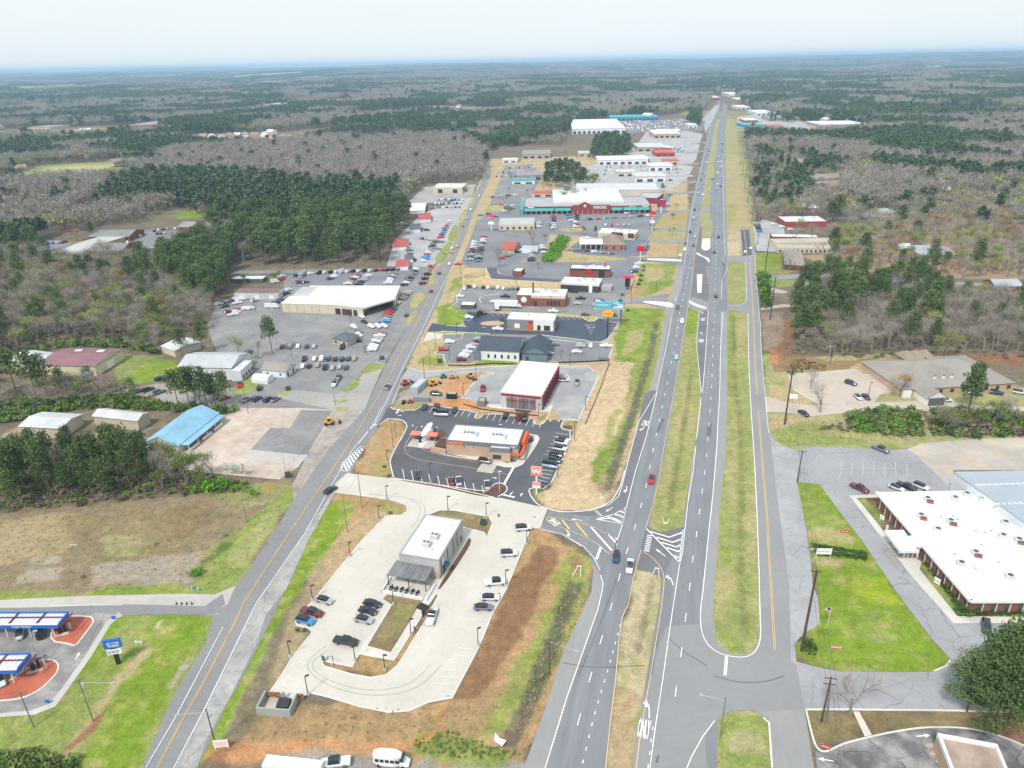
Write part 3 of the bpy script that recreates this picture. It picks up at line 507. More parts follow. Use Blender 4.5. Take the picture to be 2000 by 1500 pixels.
sheet('apron', M_walk, [(868,875),(875,868),(990,905),(1008,902),(1030,868),(1043,862),(1042,852),(1030,848),(1050,850),(1053,857),(1022,907),(1005,914),(985,913),(928,898),(872,886)], lvl=9); kerb([(1030,848),(1050,851),(1054,859),(1022,907),(1003,914)], sm=1)
sheet('mulch_bed', M_mulch, [(848,866),(852,860),(869,872),(869,880),(862,885),(850,876)], lvl=9, sm=1); kerb([(851,858),(844,868),(848,880),(862,887),(900,894),(930,898)], sm=1); sheet('mulch_bed', M_mulch, [(852,845),(862,838),(872,847),(860,862),(850,860)], lvl=9)
sheet('mulch_bed', M_mulch, [(1030,854),(1038,854),(1040,864),(1030,864)], lvl=10)
sheet('drive_pad', M_conc2, [(930,921),(941,905),(973,905),(962,925)], lvl=7); sheet('drive_pad', M_conc2, [(794,872),(806,857),(850,862),(838,877)], lvl=7)
# tunnel building's new lot
CW=[(802,719),(826,726),(1013,713),(1091,713),(1146,714),(1161,725),(1169,734),(1130,821),(1096,820),(1080,795),(1062,787),(976,790),(901,779),(938,732),(966,732),(961,727),(943,727),(826,738),(780,760),(768,790),(762,792),(782,740),(795,722)]
sheet('parking_lot', mat('new_grey_paving', (.30,.295,.30), .9, .10, .6, .05, .16, col2=(.37,.355,.34)), CW, lvl=3)
kerb([(795,722),(802,719),(826,726),(1013,713),(1091,713),(1120,717),(1146,714),(1161,725),(1142,731),(1169,734),(1130,821),(1096,820)]); kerb([(901,779),(938,732),(966,732),(961,727),(943,727)],sm=1); kerb([(1091,732),(1112,733),(1110,741),(1098,745)],sm=1)
sheet('apron', M_walk, [(945,791),(960,789),(1030,793),(1050,786),(1080,791),(1072,806),(960,797)], lvl=8)
# clinic lot,chicken restaurant lot,brick restaurant lot
BL=[(862,654),(956,653),(1052,654),(1145,667),(1177,670),(1198,673),(1187,706),(1094,706),(1062,701),(930,704),(912,709),(868,709),(867,693),(849,691),(870,667)]
sheet('parking_lot', M_lot, BL, lvl=3); kerb([(872,652),(905,652),(900,662),(870,667),(849,691),(867,693),(870,710)]); kerb([(1198,673),(1187,706)]); sheet('drive', M_conc, [(826,669),(836,649),(865,654),(862,662),(845,663)], lvl=5)
PL=[(834,648),(844,631),(872,636),(909,638),(905,628),(909,618),(945,610),(990,613),(1086,618),(1138,621),(1150,628),(1160,628),(1170,622),(1208,634),(1187,662),(1177,667),(1145,665),(1052,654),(956,652),(862,647)]
sheet('parking_lot', M_blue, PL, lvl=4); kerb([(872,636),(912,638)]); kerb([(862,647),(956,652)]); kerb([(1055,654),(1146,665),(1150,668),(1146,671),(1055,660)]); kerb([(1138,621),(1150,628),(1160,628),(1168,620)], sm=1); kerb([(1208,632),(1187,662),(1175,667),(1180,673),(1197,673)])
GL=[(882,596),(897,563),(905,560),(1020,564),(1024,572),(1110,567),(1165,572),(1225,580),(1252,581),(1308,573),(1299,607),(1263,594),(1222,594),(1215,622),(1208,634),(1168,618),(1100,612),(990,608),(945,606),(905,605)]
sheet('parking_lot', M_lotp, GL, lvl=2); kerb([(905,560),(892,580),(893,590),(880,600),(878,605)]); kerb([(940,592),(935,584),(945,577),(975,574)], sm=1); sheet('planting_island', MATS['island_soil'], [(1135,612),(1155,612),(1150,627),(1140,621)], lvl=6)
sheet('apron', M_lot, [(890,605),(935,598),(960,608),(912,612)], lvl=3)
# far half of the strip: lots as broad sheets
UL=[(905,522),(940,510),(1060,512),(1180,512),(1200,502.6),(1258,502.6),(1330,501),(1324,517),(1259,510),(1245,512),(1222,580),(1165,570),(1112,560),(1108,552),(985,545),(970,524)]
sheet('parking_lot', M_lot, UL, lvl=2); kerb([(950,523),(950,540),(960,545),(1090,552)]); sheet('lot_addition', M_dark, [(950,523),(960,545),(1090,552),(1095,546),(985,539),(972,534),(970,523)], lvl=4)
sheet('parking_lot', M_lot, [(900,518),(905,500),(925,450),(965,445),(1060,445),(1075,452),(1062,505),(1000,512)], lvl=2)
sheet('bank_lot', mat('blue_grey_lot', (.15,.165,.20), .9, .1), [(1115,482),(1135,468),(1180,465),(1240,468),(1270,470),(1262,498),(1225,502),(1150,498),(1120,494)], lvl=3)
sheet('parking_lot', M_lot, [(955,418),(962,385),(1018,385),(1020,415),(1280,412),(1292,400),(1300,375),(1312,378),(1300,412),(1280,440),(1275,452),(1262,470),(1240,468),(1180,465),(1062,455),(965,445),(925,450),(930,432)], lvl=1)
sheet('parking_lot', M_lotp, [(965,385),(985,325),(1040,320),(1060,345),(1035,385)], lvl=1)
sheet('parking_lot', mat('far_lot_paving', (.36,.35,.34), .9, .15, .3, .05, .15), [(1080,352),(1100,335),(1165,320),(1290,318),(1355,325),(1345,345),(1310,372),(1100,372)], lvl=1)
sheet('parking_lot', MATS['far_lot_paving'], [(1160,318),(1180,290),(1240,288),(1262,258),(1300,245),(1372,262),(1360,310),(1350,322),(1200,320)], lvl=1)
sheet('parking_lot', M_lot, [(1180,262),(1200,240),(1330,232),(1378,236),(1372,255),(1300,256)], lvl=2)
sheet('parking_lot', MATS['far_lot_paving'], [(1372,232),(1398,205),(1405,206),(1390,238),(1378,260)], lvl=1)
sheet('parking_lot', MATS['far_lot_paving'], [(1440,250),(1440,228),(1480,224),(1560,236),(1600,246),(1690,250),(1600,260),(1560,265),(1450,250)], lvl=1)
for q in ([(1272,467.5),(1333,469),(1333,474),(1272,472)],[(1279,447),(1337,445),(1335,452),(1277,451)],[(1290,412),(1348,409),(1344,413.5),(1290,417)],[(1310,376),(1356,373),(1355,377),(1310,380)],[(1330,355),(1360,353),(1359,357),(1330,358)],[(1335,320),(1367,318),(1366,321),(1335,323)],[(1340,297),(1375,294),(1374,297),(1340,300)],[(1350,279),(1379,277),(1378,280),(1350,282)]): sheet('driveway', M_front, q, lvl=2)
# car dealers on the left
DL=[(555,542),(575,535),(837,529),(830,570),(797,635),(750,712),(712,800),(651,801),(475,796),(450,762),(480,745),(500,715),(430,700),(412,660),(405,635),(425,592),(462,580),(555,575)]
sheet('car_lot', M_lotp, DL, lvl=0); sheet('car_lot_front', M_lot, [(555,542),(575,535),(800,530),(790,560),(770,556),(560,562)], lvl=2)
sheet('gravel_drive', mat('pale_gravel', (.33,.31,.28), .95, .15, .8, .05, .15), [(712,800),(750,712),(735,705),(700,740),(660,770),(560,760),(540,775),(600,790),(651,801)], lvl=2)
sheet('far_car_lot', MATS['far_lot_paving'], [(755,520),(770,470),(800,440),(830,415),(870,400),(905,385),(925,385),(890,450),(850,515),(838,522)], lvl=1)
sheet('yard', MATS['pale_gravel'], [(790,400),(830,365),(930,360),(920,385),(860,395)], lvl=1)
sheet('concrete_yard', M_beige, [(465,797),(591,797),(651,801),(640,830),(598,890),(584,911),(546,937),(430,926),(332,916),(300,885),(340,850),(413,808)], lvl=3)
sheet('asphalt_patch', M_lotp, [(588,801),(650,802),(600,888),(584,888),(490,878),(528,836),(567,836)], lvl=4); sheet('drive', M_conc2, [(486,878),(600,890),(584,911),(472,895)], lvl=5)
sheet('parking_lot', M_lot, [(65,475),(95,468),(150,478),(200,478),(260,450),(400,450),(405,470),(310,505),(270,508),(200,500),(100,492)], lvl=1)
# right side paving
LAWN=[(1557,942),(1601,946),(1640,1000),(1681,1053),(1706,1089),(1752,1158),(1821,1249),(1856,1287),(1849,1301),(1821,1312),(1752,1313),(1642,1312),(1587,1301),(1556,1280),(1552,1257),(1568,1240),(1601,1218),(1598,1171),(1587,1141),(1585,1097),(1574,1029)]
RP=[(1555,878),(1593,873),(1684,876),(1739,879),(1772,877),(1788,888),(1835,932),(1862,962),(1716,966),(1658,968),(1693,1015),(1725,1055),(1784,1130),(1862,1218),(2120,1220),(2120,1395),(2000,1387),(1670,1385),(1571,1386),(1554,1292),(1587,1301),(1642,1312),(1752,1313),(1821,1312),(1849,1301),(1856,1287),(1821,1249),(1752,1158),(1706,1089),(1681,1053),(1640,1000),(1601,946),(1557,942)]
sheet('parking_lot', M_lot if 0 else mat('pale_lot_asphalt', (.30,.295,.30), .9, .10, .5, .05, .12, crack=.3), RP, lvl=3)
sheet('dirt_lot', mat('dusty_lot', (.40,.36,.32), .95, .12, .3, .05, .14, col2=(.46,.38,.30)), [(1772,877),(1800,866),(1900,858),(2120,850),(2120,920),(1862,918),(1862,962),(1835,932),(1788,888)], lvl=2)
sheet('sidewalk', M_walk, [(1658,968),(1716,966),(1716,972),(1673,973),(1700,1005),(1740,1056),(1800,1098),(1796,1112),(1870,1204),(2120,1206),(2120,1218),(1862,1218),(1784,1130),(1725,1055)], lvl=6)
kerb([(1574,1386),(1588,1444),(1596,1463),(1610,1470),(1626,1463),(1656,1449),(1780,1422),(1862,1420),(1917,1427),(1972,1444),(2000,1457),(2100,1500)],sm=2); kerb([(1574,1386),(1650,1386)]); kerb([(1650,1386),(1860,1388),(2000,1392)]); kerb([(1824,1311),(1848,1301),(1856,1290)]); kerb([(1491,1402),(1502,1412),(1508,1500)])
sheet('restaurant_lot', mat('worn_black_asphalt', (.13,.125,.125), .9, .25, .3, .08, .3, crack=.5, col2=(.30,.28,.27)), [(1590,1444),(1596,1463),(1610,1470),(1626,1463),(1656,1449),(1780,1422),(1862,1420),(1917,1427),(1972,1444),(2000,1457),(2100,1500),(2200,1650),(1610,1650)], lvl=4, sm=0)
sheet('sidewalk', M_walk, [(1666,1390),(1678,1390),(1703,1436),(1689,1439)], lvl=5)
sheet('clinic_drive', M_beige if 0 else mat('tan_concrete', (.47,.40,.33), .9, .08, .6, .05, .1, joints=(R(-8), 4.5, .88)), [(1493,774),(1538,786),(1580,791),(1706,786),(1776,784),(1832,780),(1871,786),(1902,791),(2100,800),(2100,812),(1860,802),(1636,808),(1580,814),(1532,805),(1497,805)], lvl=4)
sheet('parking_lot', MATS['tan_concrete'], [(1538,732),(1675,722),(1686,732),(1726,732),(1750,765),(1720,771),(1706,787),(1597,788),(1549,760)], lvl=5); kerb([(1538,732),(1675,722),(1686,732),(1726,732)]); kerb([(1549,760),(1597,788),(1650,788)])
sheet('residential_street', M_front, [(1482,540),(1574,534),(1642,532),(1800,548),(2100,560),(2100,566),(1800,554),(1636,540),(1507,547),(1484,550)], lvl=1)
sheet('lane', M_conc2, [(1486,600),(1530,594),(1560,598),(1530,600),(1487,606)], lvl=1); sheet('lane', M_conc2, [(1484,566),(1510,562),(1540,570),(1530,573),(1486,570)], lvl=1)
sheet('parking_lot', MATS['far_lot_paving'], [(1470,440),(1490,428),(1530,440),(1535,470),(1525,492),(1478,490)], lvl=1)
for q in ([(1600,360),(1500,330),(1500,332),(1600,363)],[(1590,380),(1720,350),(1720,353),(1590,384)]): sheet('lane', M_conc2, q, lvl=1)
M_vs = mat('dry_verge_grass', (.37,.30,.15), .95, .2, 1.2, .12, .2, col2=(.26,.27,.08)); M_vg = mat('green_verge_grass', (.18,.25,.045), .95, .2, 1.2, .12, .2, col2=(.27,.26,.09))
for k,q in enumerate(([(800,601),(803,582),(812,573),(834,573),(818,598),(808,602)],[(792,634),(797,620),(808,606),(818,607),(802,634)],[(833,561),(841,536),(852,530),(846,558)],[(668,763),(690,741),(705,738),(700,756),(672,767)],[(705,722),(722,709),(757,712),(740,722),(704,732)],[(848,508),(868,478),(883,474),(872,508),(856,514)],[(872,470),(884,440),(895,440),(886,470)],[(893,436),(905,408),(915,408),(905,436)],[(912,404),(924,385),(930,386),(922,404)],[(540,772),(546,765),(570,766),(566,772)],[(648,782),(680,780),(682,785),(652,787)],[(655,795),(690,793),(672,803),(655,802)],[(450,762),(485,740),(500,728),(515,735),(500,760),(470,775)])):
 sheet('verge', M_vg if k in (3, 4, 5, 6, 12) else M_vs, q, lvl=5, sm=1)
for q in ([(1090,446),(1140,445),(1150,452),(1100,454)],[(985,444),(1045,446),(1040,452),(985,450)],[(1110,503),(1150,504),(1148,509),(1110,508)],[(1158,504),(1225,504),(1220,509),(1158,509)],[(960,400),(990,398),(985,412),(950,415)],[(905,535),(950,532),(948,540),(905,545)],[(1180,300),(1220,296),(1215,304),(1180,306)]): sheet('verge', M_vs, q, lvl=5, sm=1)
# ================================================================== ROAD MARKINGS
ZM = .15
def ln(pts,w=.16,m=M_white,sm=0,dash=None,closed=False,z=ZM):
 mb = MB()
 if sm: pts = smooth(pts,sm,closed)
 if dash: dashes(mb,pts,w,z,*dash)
 else: line_mb(mb,pts,w,z,closed=closed)
 o = mb.build('road_marking', m); o['kind'] = 'structure'; return o
M_yel2 = mat('faded_orange_edge_paint', (.70, .47, .27), .6, .12, 3)
# southbound edge lines,lane dashes
SW = [(1398,236),(1383,290),(1366,360),(1350,440),(1338,500),(1330,560)]
ln([(1393,225),(1376,300),(1362,360),(1348,430),(1339,500),(1336,515)],.2)
ln([(1312,620),(1304,662),(1292,720),(1282,768),(1248,823),(1227,900),(1216,946),(1208,970),(1190,986),(1150,999)],.2)
ln([(1283,768),(1263,850),(1240,925),(1225,985),(1214,1030),(1204,1060),(1198,1083)],.22)
ln([(1173,1124),(1178,1140),(1176,1155),(1168,1190),(1140,1270),(1108,1360),(1065,1500),(1035,1600)],.22)
ln([(1403,240),(1396,262),(1389,300),(1379,360),(1370,410),(1364,440),(1356,500),(1350,560),(1343,606),(1334,660),(1324,724),(1312,792),(1299,860),(1288,930),(1276,985),(1261,1032)],.18,M_yel2)
ln([(1252,1074),(1238,1125),(1227,1180),(1215,1207),(1209,1250),(1202,1330),(1191,1420),(1182,1510),(1172,1600)],.2,M_yel2)
ln([(1400,240),(1390,290),(1378,350),(1362,430),(1348,520),(1335,580),(1327,612),(1320,665),(1308,724),(1300,765),(1290,812),(1278,868),(1262,950),(1245,1015),(1230,1062),(1218,1095),(1204,1150),(1188,1205),(1165,1280),(1143,1360),(1114,1470),(1090,1560)],.2,dash=(3.2,9))
ln([(1212,1220),(1190,1300),(1160,1400),(1136,1500),(1112,1600)],.2,dash=(.9,2.2))
# northbound
ln([(1414,230),(1410,262),(1406,300),(1404,360),(1402,410),(1400,465),(1398,520),(1396,570),(1395,606),(1393,665),(1391,724),(1389,770),(1386,810),(1383,850),(1377,920),(1368,985),(1361,1040),(1352,1100),(1348,1140),(1340,1200),(1330,1280),(1320,1350),(1310,1440),(1300,1520)],.2,dash=(3.2,9))
ln([(1383,604),(1380,660),(1377,710),(1372,768)],.2); ln([(1366,609),(1362,650),(1361,680),(1366,730),(1370,770),(1362,840),(1354,920),(1343,985),(1337,1040),(1333,1080),(1327,1105),(1320,1150),(1308,1230),(1294,1330),(1280,1420),(1268,1510),(1258,1600)],.18)
ln([(1370,768),(1369,790),(1362,850),(1352,910),(1343,980)],.16,M_yel2)
ln([(1412,610),(1407,680),(1406,760),(1402,830),(1399,890),(1391,980),(1382,1060),(1374,1145),(1367,1200),(1370,1235),(1380,1258),(1400,1275),(1425,1283),(1455,1285),(1472,1277),(1482,1262),(1486,1240),(1484,1190),(1482,1100),(1478,990),(1473,890),(1466,790),(1462,700),(1461,612)],.22,sm=1)
ln([(1416,500),(1414,440),(1413,380),(1412,300)],.2); ln([(1409,585),(1410,550),(1420,525),(1419,515),(1410,509)],.2)
ln([(1421,596),(1434,599),(1455,593),(1459,580),(1457,540),(1455,512)],.18,sm=1)
ln([(1256,1078),(1275,1090),(1290,1108),(1297,1125),(1297,1145),(1290,1200),(1280,1262),(1262,1370),(1250,1440),(1240,1520)],.18,M_yel2,sm=1)
ln([(1275,1420),(1268,1480),(1256,1580)],.2,dash=(.9,2.2)); ln([(1386,700),(1381,768)],.16,dash=(.9,2.2))
# chevrons in the crossover
ln([(1262,1033),(1328,1100)],.35); ln([(1334,1036),(1327,1100)],.3)
for a,b_,c in (((1268,1038),(1307,1050),(1335,1040)),((1282,1050),(1314,1060),(1335,1052)),((1292,1060),(1320,1069),(1333,1064)),((1302,1070),(1324,1078),(1331,1076)),((1315,1086),(1326,1090),(1329,1088))): ln([a,b_,c],.55)
ln([(1269,1046),(1262,1082)],1.5,dash=(.35,.5))
# right turn channel chevrons
ln([(1164,1015),(1200,1005),(1225,988),(1216,1024),(1164,1015)],.3)
for a,b_,c in (((1168,1015),(1192,1013),(1213,1022)),((1185,1010),(1201,1014),(1214,1021)),((1196,1005),(1209,1007),(1219,1012)),((1207,999),(1214,1000),(1222,1004)),((1218,994),(1221,995),(1224,996))): ln([a,b_,c],.5)
ln([(1163,998),(1177,1010)],.9,dash=(.3,.45))
ISL2 = [(1066,1012),(1075,1010),(1110,1016),(1150,1026),(1185,1043),(1204,1052),(1203,1066),(1196,1080),(1188,1083),(1172,1066),(1140,1048),(1100,1032),(1072,1022)]
ln(ISL2[:8]+ISL2[-6:],.22,M_yel,closed=True,sm=1); ln([(1185,1043),(1205,1053),(1204,1064),(1197,1080),(1189,1083)],.24)
for a,b_ in (((1077,1012),(1086,1024)),((1098,1016),(1112,1034)),((1125,1022),(1147,1049))): ln([a,b_],.6,M_yel)
ln([(1154,1030),(1195,1076)],.6); ln([(1187,1043),(1202,1060)],.5)
ln([(1097,1044),(1140,1068),(1160,1090),(1172,1115)],.16); ln([(1174,1068),(1165,1093)],.7)
# frontage road
for dx in (-.16,.16):
 q = [P(*p) for p in [(1452,452),(1458,490)]];
for off in (-.2,.2):
 for pts in ([(1453,450),(1459,496)],[(1464,512),(1468,560),(1471,608),(1473,660),(1475,720),(1479,772)],[(1481,802),(1485,850),(1491,930),(1498,1010),(1503,1100),(1508,1180),(1513,1270)]):
  A, B = offset_strip([P(*p) for p in pts], off, off+.01); mb = MB(); line_mb(mb, A, .14, ZM, px=False); o = mb.build('road_marking', M_yel); o['kind'] = 'structure'
ln([(1475,494),(1476,535),(1480,580),(1485,634),(1487,690),(1491,740),(1496,790),(1501,846)],.16); ln([(1446,452),(1450,498),(1458,498)],.16)
ln([(1419,1283),(1416,1320)],.7); ln([(1396,1408),(1372,1440),(1350,1480),(1338,1510)],.2)
# old road: double yellow,white edges
for off in (-.16,.16):
 A, B = offset_strip([P(*p) for p in [(900,455),(880,505),(846,565),(805,650),(735,782),(698,843),(648,920),(581,1018),(520,1110),(478,1176),(455,1225),(400,1330),(355,1410),(308,1500),(250,1610)]], off, off+.01); mb = MB(); line_mb(mb, A, .13, ZM, px=False); o = mb.build('road_marking', M_yel); o['kind'] = 'structure'
ln([(895,503),(862,562),(822,650),(790,712),(752,790),(732,830),(712,850),(688,880),(672,908),(655,935),(640,962),(597,1040),(500,1180),(460,1262),(400,1385),(340,1500),(290,1600)],.18); ln([(436,1225),(344,1400),(285,1500)],.16)
ln([(745,795),(728,832),(700,868)],.16)
HB = [(686,918),(670,922),(665,914),(672,902),(690,886),(705,872),(712,874)]
ln(HB,.25,sm=1)
for k in range(8):
 f = k/8; ln([(670+40*f,903-30*f),(679+34*f,921-46*f)],.6)
ln([(100,1184),(240,1182)],.16)
# lot markings of the second restaurant: bays,drive-through lines
for k in range(10):
 x0 = 786+17.2*k; ln([(x0,916+3.6*k),(x0+4.2,935.5+3.1*k)],.2)
for a,b_ in ((844,934,852,798) and [((845,798),(838,806))]): pass
for k in range(5): ln([(846+12.5*k,795.5+2*k),(838.5+12.5*k,806+2.1*k)],.18)
for k in range(3): ln([(908+12.8*k,801+2*k),(900.5+12.8*k,812.5+2*k)],.18)
for k in range(9): ln([(956+13*k,808+1.8*k),(949+13*k,820+2*k)],.18)
for k in range(7): ln([(1100-3.2*k*1.0+11,850+7*k),(1085-3.4*k,846+7*k)],.18)
for k in range(6): ln([(1056+2-2.6*k,918+6.5*k),(1080-3.2*k,921+7.2*k)],.2)
ln([(938,905),(880,893),(840,884),(822,876),(818,868),(820,858)],.16,M_yel,sm=2); ln([(993,928),(962,921),(932,916),(850,904),(806,896),(792,885),(790,874),(796,860),(816,833)],.16,M_yel,sm=2); ln([(960,908),(1000,914)],.14,M_yel)
ln([(1005,910),(984,947)],.8); ln([(979,966),(1005,972)],.8); ln([(780,800),(774,808)],.8)
def arrow(px, py, tx, ty, kind='s', L_=2.6, m=M_white):
 "painted arrow at a pixel, pointing towards another"
 a = P(px,py); d = P(tx,ty)-a; ang = atan2(d.y,d.x); k = L_/2
 if kind == 's': pl = [[(-k,-.12),(.2*k,-.12),(.2*k,.12),(-k,.12)],[(.2*k,-.5),(k,0),(.2*k,.5)]]
 else:
  s_ = 1 if kind == 'l' else -1
  pl = [[(-k,-.13),(.15*k,-.13),(.25*k,.13),(-k,.13)],[(.0*k,.0),(.35*k,-.05*s_),(.62*k,.45*s_),(.35*k,.7*s_)],[(.25*k,.25*s_),(.8*k,.5*s_),(.9*k,.75*s_),(.05*k,.75*s_)],[(.1*k,.4*s_),(.5*k,1.35*s_),(.95*k,.45*s_)]]
 mb = MB(); M_ = Matrix.Translation((a.x, a.y, ZM+.012)) @ Matrix.Rotation(ang, 4, 'Z')
 for q in pl:
  ar = sum(q[i][0]*q[(i+1)%len(q)][1]-q[(i+1)%len(q)][0]*q[i][1] for i in range(len(q)))
  if ar < 0: q = q[::-1]
  mb.face([M_ @ Vector((x,y,0)) for x,y in q]); M_ = M_ @ Matrix.Translation((0,0,.002))
 o = mb.build('arrow_marking', m); o['kind'] = 'structure'
for a in ((1224,957,1226,978,'r',4.2),(1190,996,1178,1003,'s',3.6),(1126,1016,1110,1014,'s',3.6),(1111,1042,1118,1050,'r',3.6),(1290,1080,1281,1073,'s',4.2),(1311,1133,1306,1120,'l',4.4),(1268,1385,1268,1368,'l',5),(1256,838,1250,850,'r',4.2),(728,832,738,820,'r',4),
          (1371,652,1372,640,'l',4),(1373,612,1374,604,'l',4),(1370,440,1371,430,'s',4),(806,832,808,826,'s',1.6),(824,834,826,828,'s',1.6),(836,829,838,824,'s',1.6),(852,836,858,834,'s',1.6),(972,836,982,837,'s',1.6),(978,830,966,829,'s',1.6),(786,804,778,803,'s',1.8),(780,812,788,813,'s',1.8),(966,934,976,936,'s',1.8),(976,921,990,923,'s',1.8),(982,911,996,913,'s',1.8),(999,964,992,972,'s',2),(1018,967,1024,958,'s',2),(1075,822,1070,830,'s',1.8),(1091,823,1096,816,'s',1.8),(152,1282,160,1268,'s',2.4),(1803,1438,1815,1437,'s',3),(1612,1485,1600,1483,'s',3),(1840,1475,1830,1470,'s',3)): arrow(*a)
def road_text(s,px,py,tx,ty,w,h,m=M_white):
 "lettering painted on the road, its top towards (tx, ty)"
 a = P(px,py); d = P(tx,ty)-a; ang = atan2(d.y,d.x)-pi/2
 o = link('road_lettering', text_mesh(s, w, h).copy(), m); o.location = (a.x, a.y, ZM+.02); o.rotation_euler = (0, 0, ang); o['kind'] = 'structure'
road_text('ONLY', 1258, 1424, 1262, 1395, 2.6, 5.0); road_text('ONLY', 1260, 827, 1250, 855, 2.6, 5.0); road_text('ONLY', 1083, 1021, 1100, 1034, 2.6, 3.8); road_text('ONLY', 1370, 666, 1371, 650, 2.6, 5); road_text('ONLY', 1373, 624, 1374, 610, 2.6, 5)
# worn bay lines elsewhere
M_fade = mat('faded_bay_paint', (.50, .50, .50), .8, .1)
for k in range(7): ln([(1644+21*k,904),(1640+22*k,933)],.16,M_fade)
ln([(1640,916),(1775,917)],.14,M_fade)
for k in range(9):
 ln([(1008-9.5*k, 1094+17*k), (978-9*k, 1090+17*k)], .14, mat('bright_bay_paint', (.68, .67, .64), .7, .05))
for k in range(6): ln([(610+0-1*k*12.5, 1262+15*k), (622-12*k, 1268+15*k)], .14, MATS['bright_bay_paint'])
for k in range(7): ln([(934-7.5*k, 1255+14*k), (905-9*k, 1252+14*k)], .14, MATS['bright_bay_paint'])
for k in range(6): ln([(900+6*k,626-2.3*k),(919+4*k,627-2.3*k)],.16)
for k in range(7): ln([(1140+2*k,633+3*k),(1162-1*k,635+3*k)],.16)
for k in range(9): ln([(1193-.8*k,636+3.3*k),(1206-2.2*k,637+3.3*k)],.16)
for k in range(4): ln([(955+11*k,611),(965+11*k,617)],.16)
for k in range(6): ln([(1092+11*k,619),(1102+11*k,625)],.16)
for k in range(9): ln([(987+12*k,547+.5*k),(981+12*k,551.5+.5*k)],.16,M_fade)
for k in range(8): ln([(1130+15*k,498),(1126+15*k,502)],.16,M_fade)
for a in ((946,640,930,641),(1150,639,1150,648),(1160,640,1160,631)): arrow(*a, 's', 2)
M_isl = mat('bright_island_concrete', (.66, .65, .62), .7, .05)
def slab(name,pts,h=.14,m=M_isl):
 mb = MB(); mb.prism([(q.x, q.y) for q in W2(pts)], -.02, h); o = mb.build(name, m); o['kind'] = 'structure'; return o
# concrete traffic islands and splitter islands
slab('traffic_island', [(1372,466),(1387,466),(1387,484),(1383,489),(1374,489),(1370,484)]); slab('traffic_island', [(1361,536),(1372,536),(1370,572),(1362,572)])
slab('traffic_island', smooth([(1360,492),(1372,500),(1386,505),(1386,515),(1376,503),(1360,497)], 1)); slab('traffic_island', smooth([(1345,586),(1360,594),(1380,600),(1380,604),(1362,600),(1346,592)], 1))
slab('traffic_island', smooth([(1262,505),(1290,505),(1330,507),(1333,511),(1310,510),(1264,508)], 1)); slab('traffic_island', smooth([(1254,588),(1290,589),(1314,592),(1317,602),(1290,597),(1258,591)], 1))
for k in range(6): ln([(1372+2*k*0, 555+6*k), (1384, 553+7*k)], .7, mat('brick_red_hatching', (.38,.20,.15)), z=ZM)
ln([(1300,584),(1320,578),(1319,587)],.3)
M_clay = None
# culvert headwalls: two splayed wing walls and a head wall each
def culvert(px,py,tx,ty,L_,wd,label):
 a = P(px, py); d = P(tx, ty)-a; ang = atan2(d.y, d.x); e = empty('culvert_headwall', (a.x, a.y, 0), ang, label, 'culvert', 'culvert mouths in the ditches')
 for s_ in (1,-1):
  MB().prism([(0, s_*wd*.35), (L_, s_*wd), (L_, s_*(wd+.2)), (0, s_*(wd*.35+.2))], -.8, .12).build('wing_wall', M_kerb, e)
 MB().box(-.35, -wd*.35-.3, -.8, 0, wd*.35+.3, .3).build('head_wall', M_isl, e)
 MB().box(.01, -wd*.33, -.75, .1, wd*.33, .1).build('pipe_mouth', flat('dark_opening', (.02,.02,.02)), e)
culvert(1131,1108,1123,1138, 3.8, 1.0, 'splayed concrete culvert mouth in the ditch beside the brown bank'); culvert(1283,1112,1277,1140, 3.8, 1.0, 'narrow concrete culvert mouth in the dry median below the hatched crossover')
culvert(1300,1022,1302,1002, 2.6, 1.0, 'concrete culvert mouth in the green median above the hatched crossover'); culvert(1175,972,1182,960, 2.4, .9, 'small concrete culvert mouth at the foot of the brown verge')
o = tag(MB().prism([(q.x, q.y) for q in W2([(967,1432),(977,1443),(989,1447),(981,1458),(965,1447)])], -.1, .22).build('concrete_inlet_slab', M_isl), 'square pale concrete inlet slab lying tilted at the end of the ditch', 'drain slab')
# ================================================================== BUILDINGS
M_wr = mat('white_membrane_roof', (.64, .65, .66), .7, .09, .45, .1, .07)
M_gr = mat('grey_membrane_roof', (.42, .42, .42), .8, .08)
M_cap = flat('grey_metal_coping', (.33, .34, .35), .5)
M_glass = mat('dark_window_glass', (.035, .045, .055), .12, .05, spec=.6)
M_wfr = flat('white_trim', (.72, .72, .70)); M_blk = flat('black_metal', (.02, .02, .022), .45); M_unit = flat('galvanised_unit', (.50, .51, .50), .5)
M_fan = flat('fan_grille_dark', (.08, .085, .09), .6)
M_brick = mat('red_brick', (.22, .085, .055), .9, .18, 3, .3, .1); M_tanbr = mat('tan_brick', (.46, .33, .23), .9, .1, 3, .3, .08); M_redbr = mat('dark_red_brick', (.24, .05, .045), .9, .12, 2)
M_cream = mat('cream_metal_siding', (.55, .49, .38), .7, .07, 1, .3, .06); M_white_w = mat('white_metal_siding', (.66, .68, .71), .6, .05); M_stucco = mat('grey_stucco', (.40, .385, .37), .85, .05); M_stone = mat('beige_stone_veneer', (.40, .32, .23), .9, .2, 3)
M_shing = mat('grey_shingle_roof', (.28, .255, .225), .9, .10, 1.5); M_shingd = mat('dark_shingle_roof', (.10, .115, .135), .9, .12, 1.5); M_shingb = mat('brown_shingle_roof', (.28, .22, .17), .9, .1, 1.5)
M_orange = flat('orange_panel', (.70, .10, .015), .4); M_red = flat('red_panel', (.55, .02, .02), .4); M_teal = mat('teal_metal_awning', (.05, .33, .30), .5, .05); M_bluep = flat('blue_fascia', (.02, .13, .50), .35)
M_wood = mat('timber', (.30, .17, .07), .8, .2, 3); M_green = flat('green_steel', (.02, .10, .06), .6)
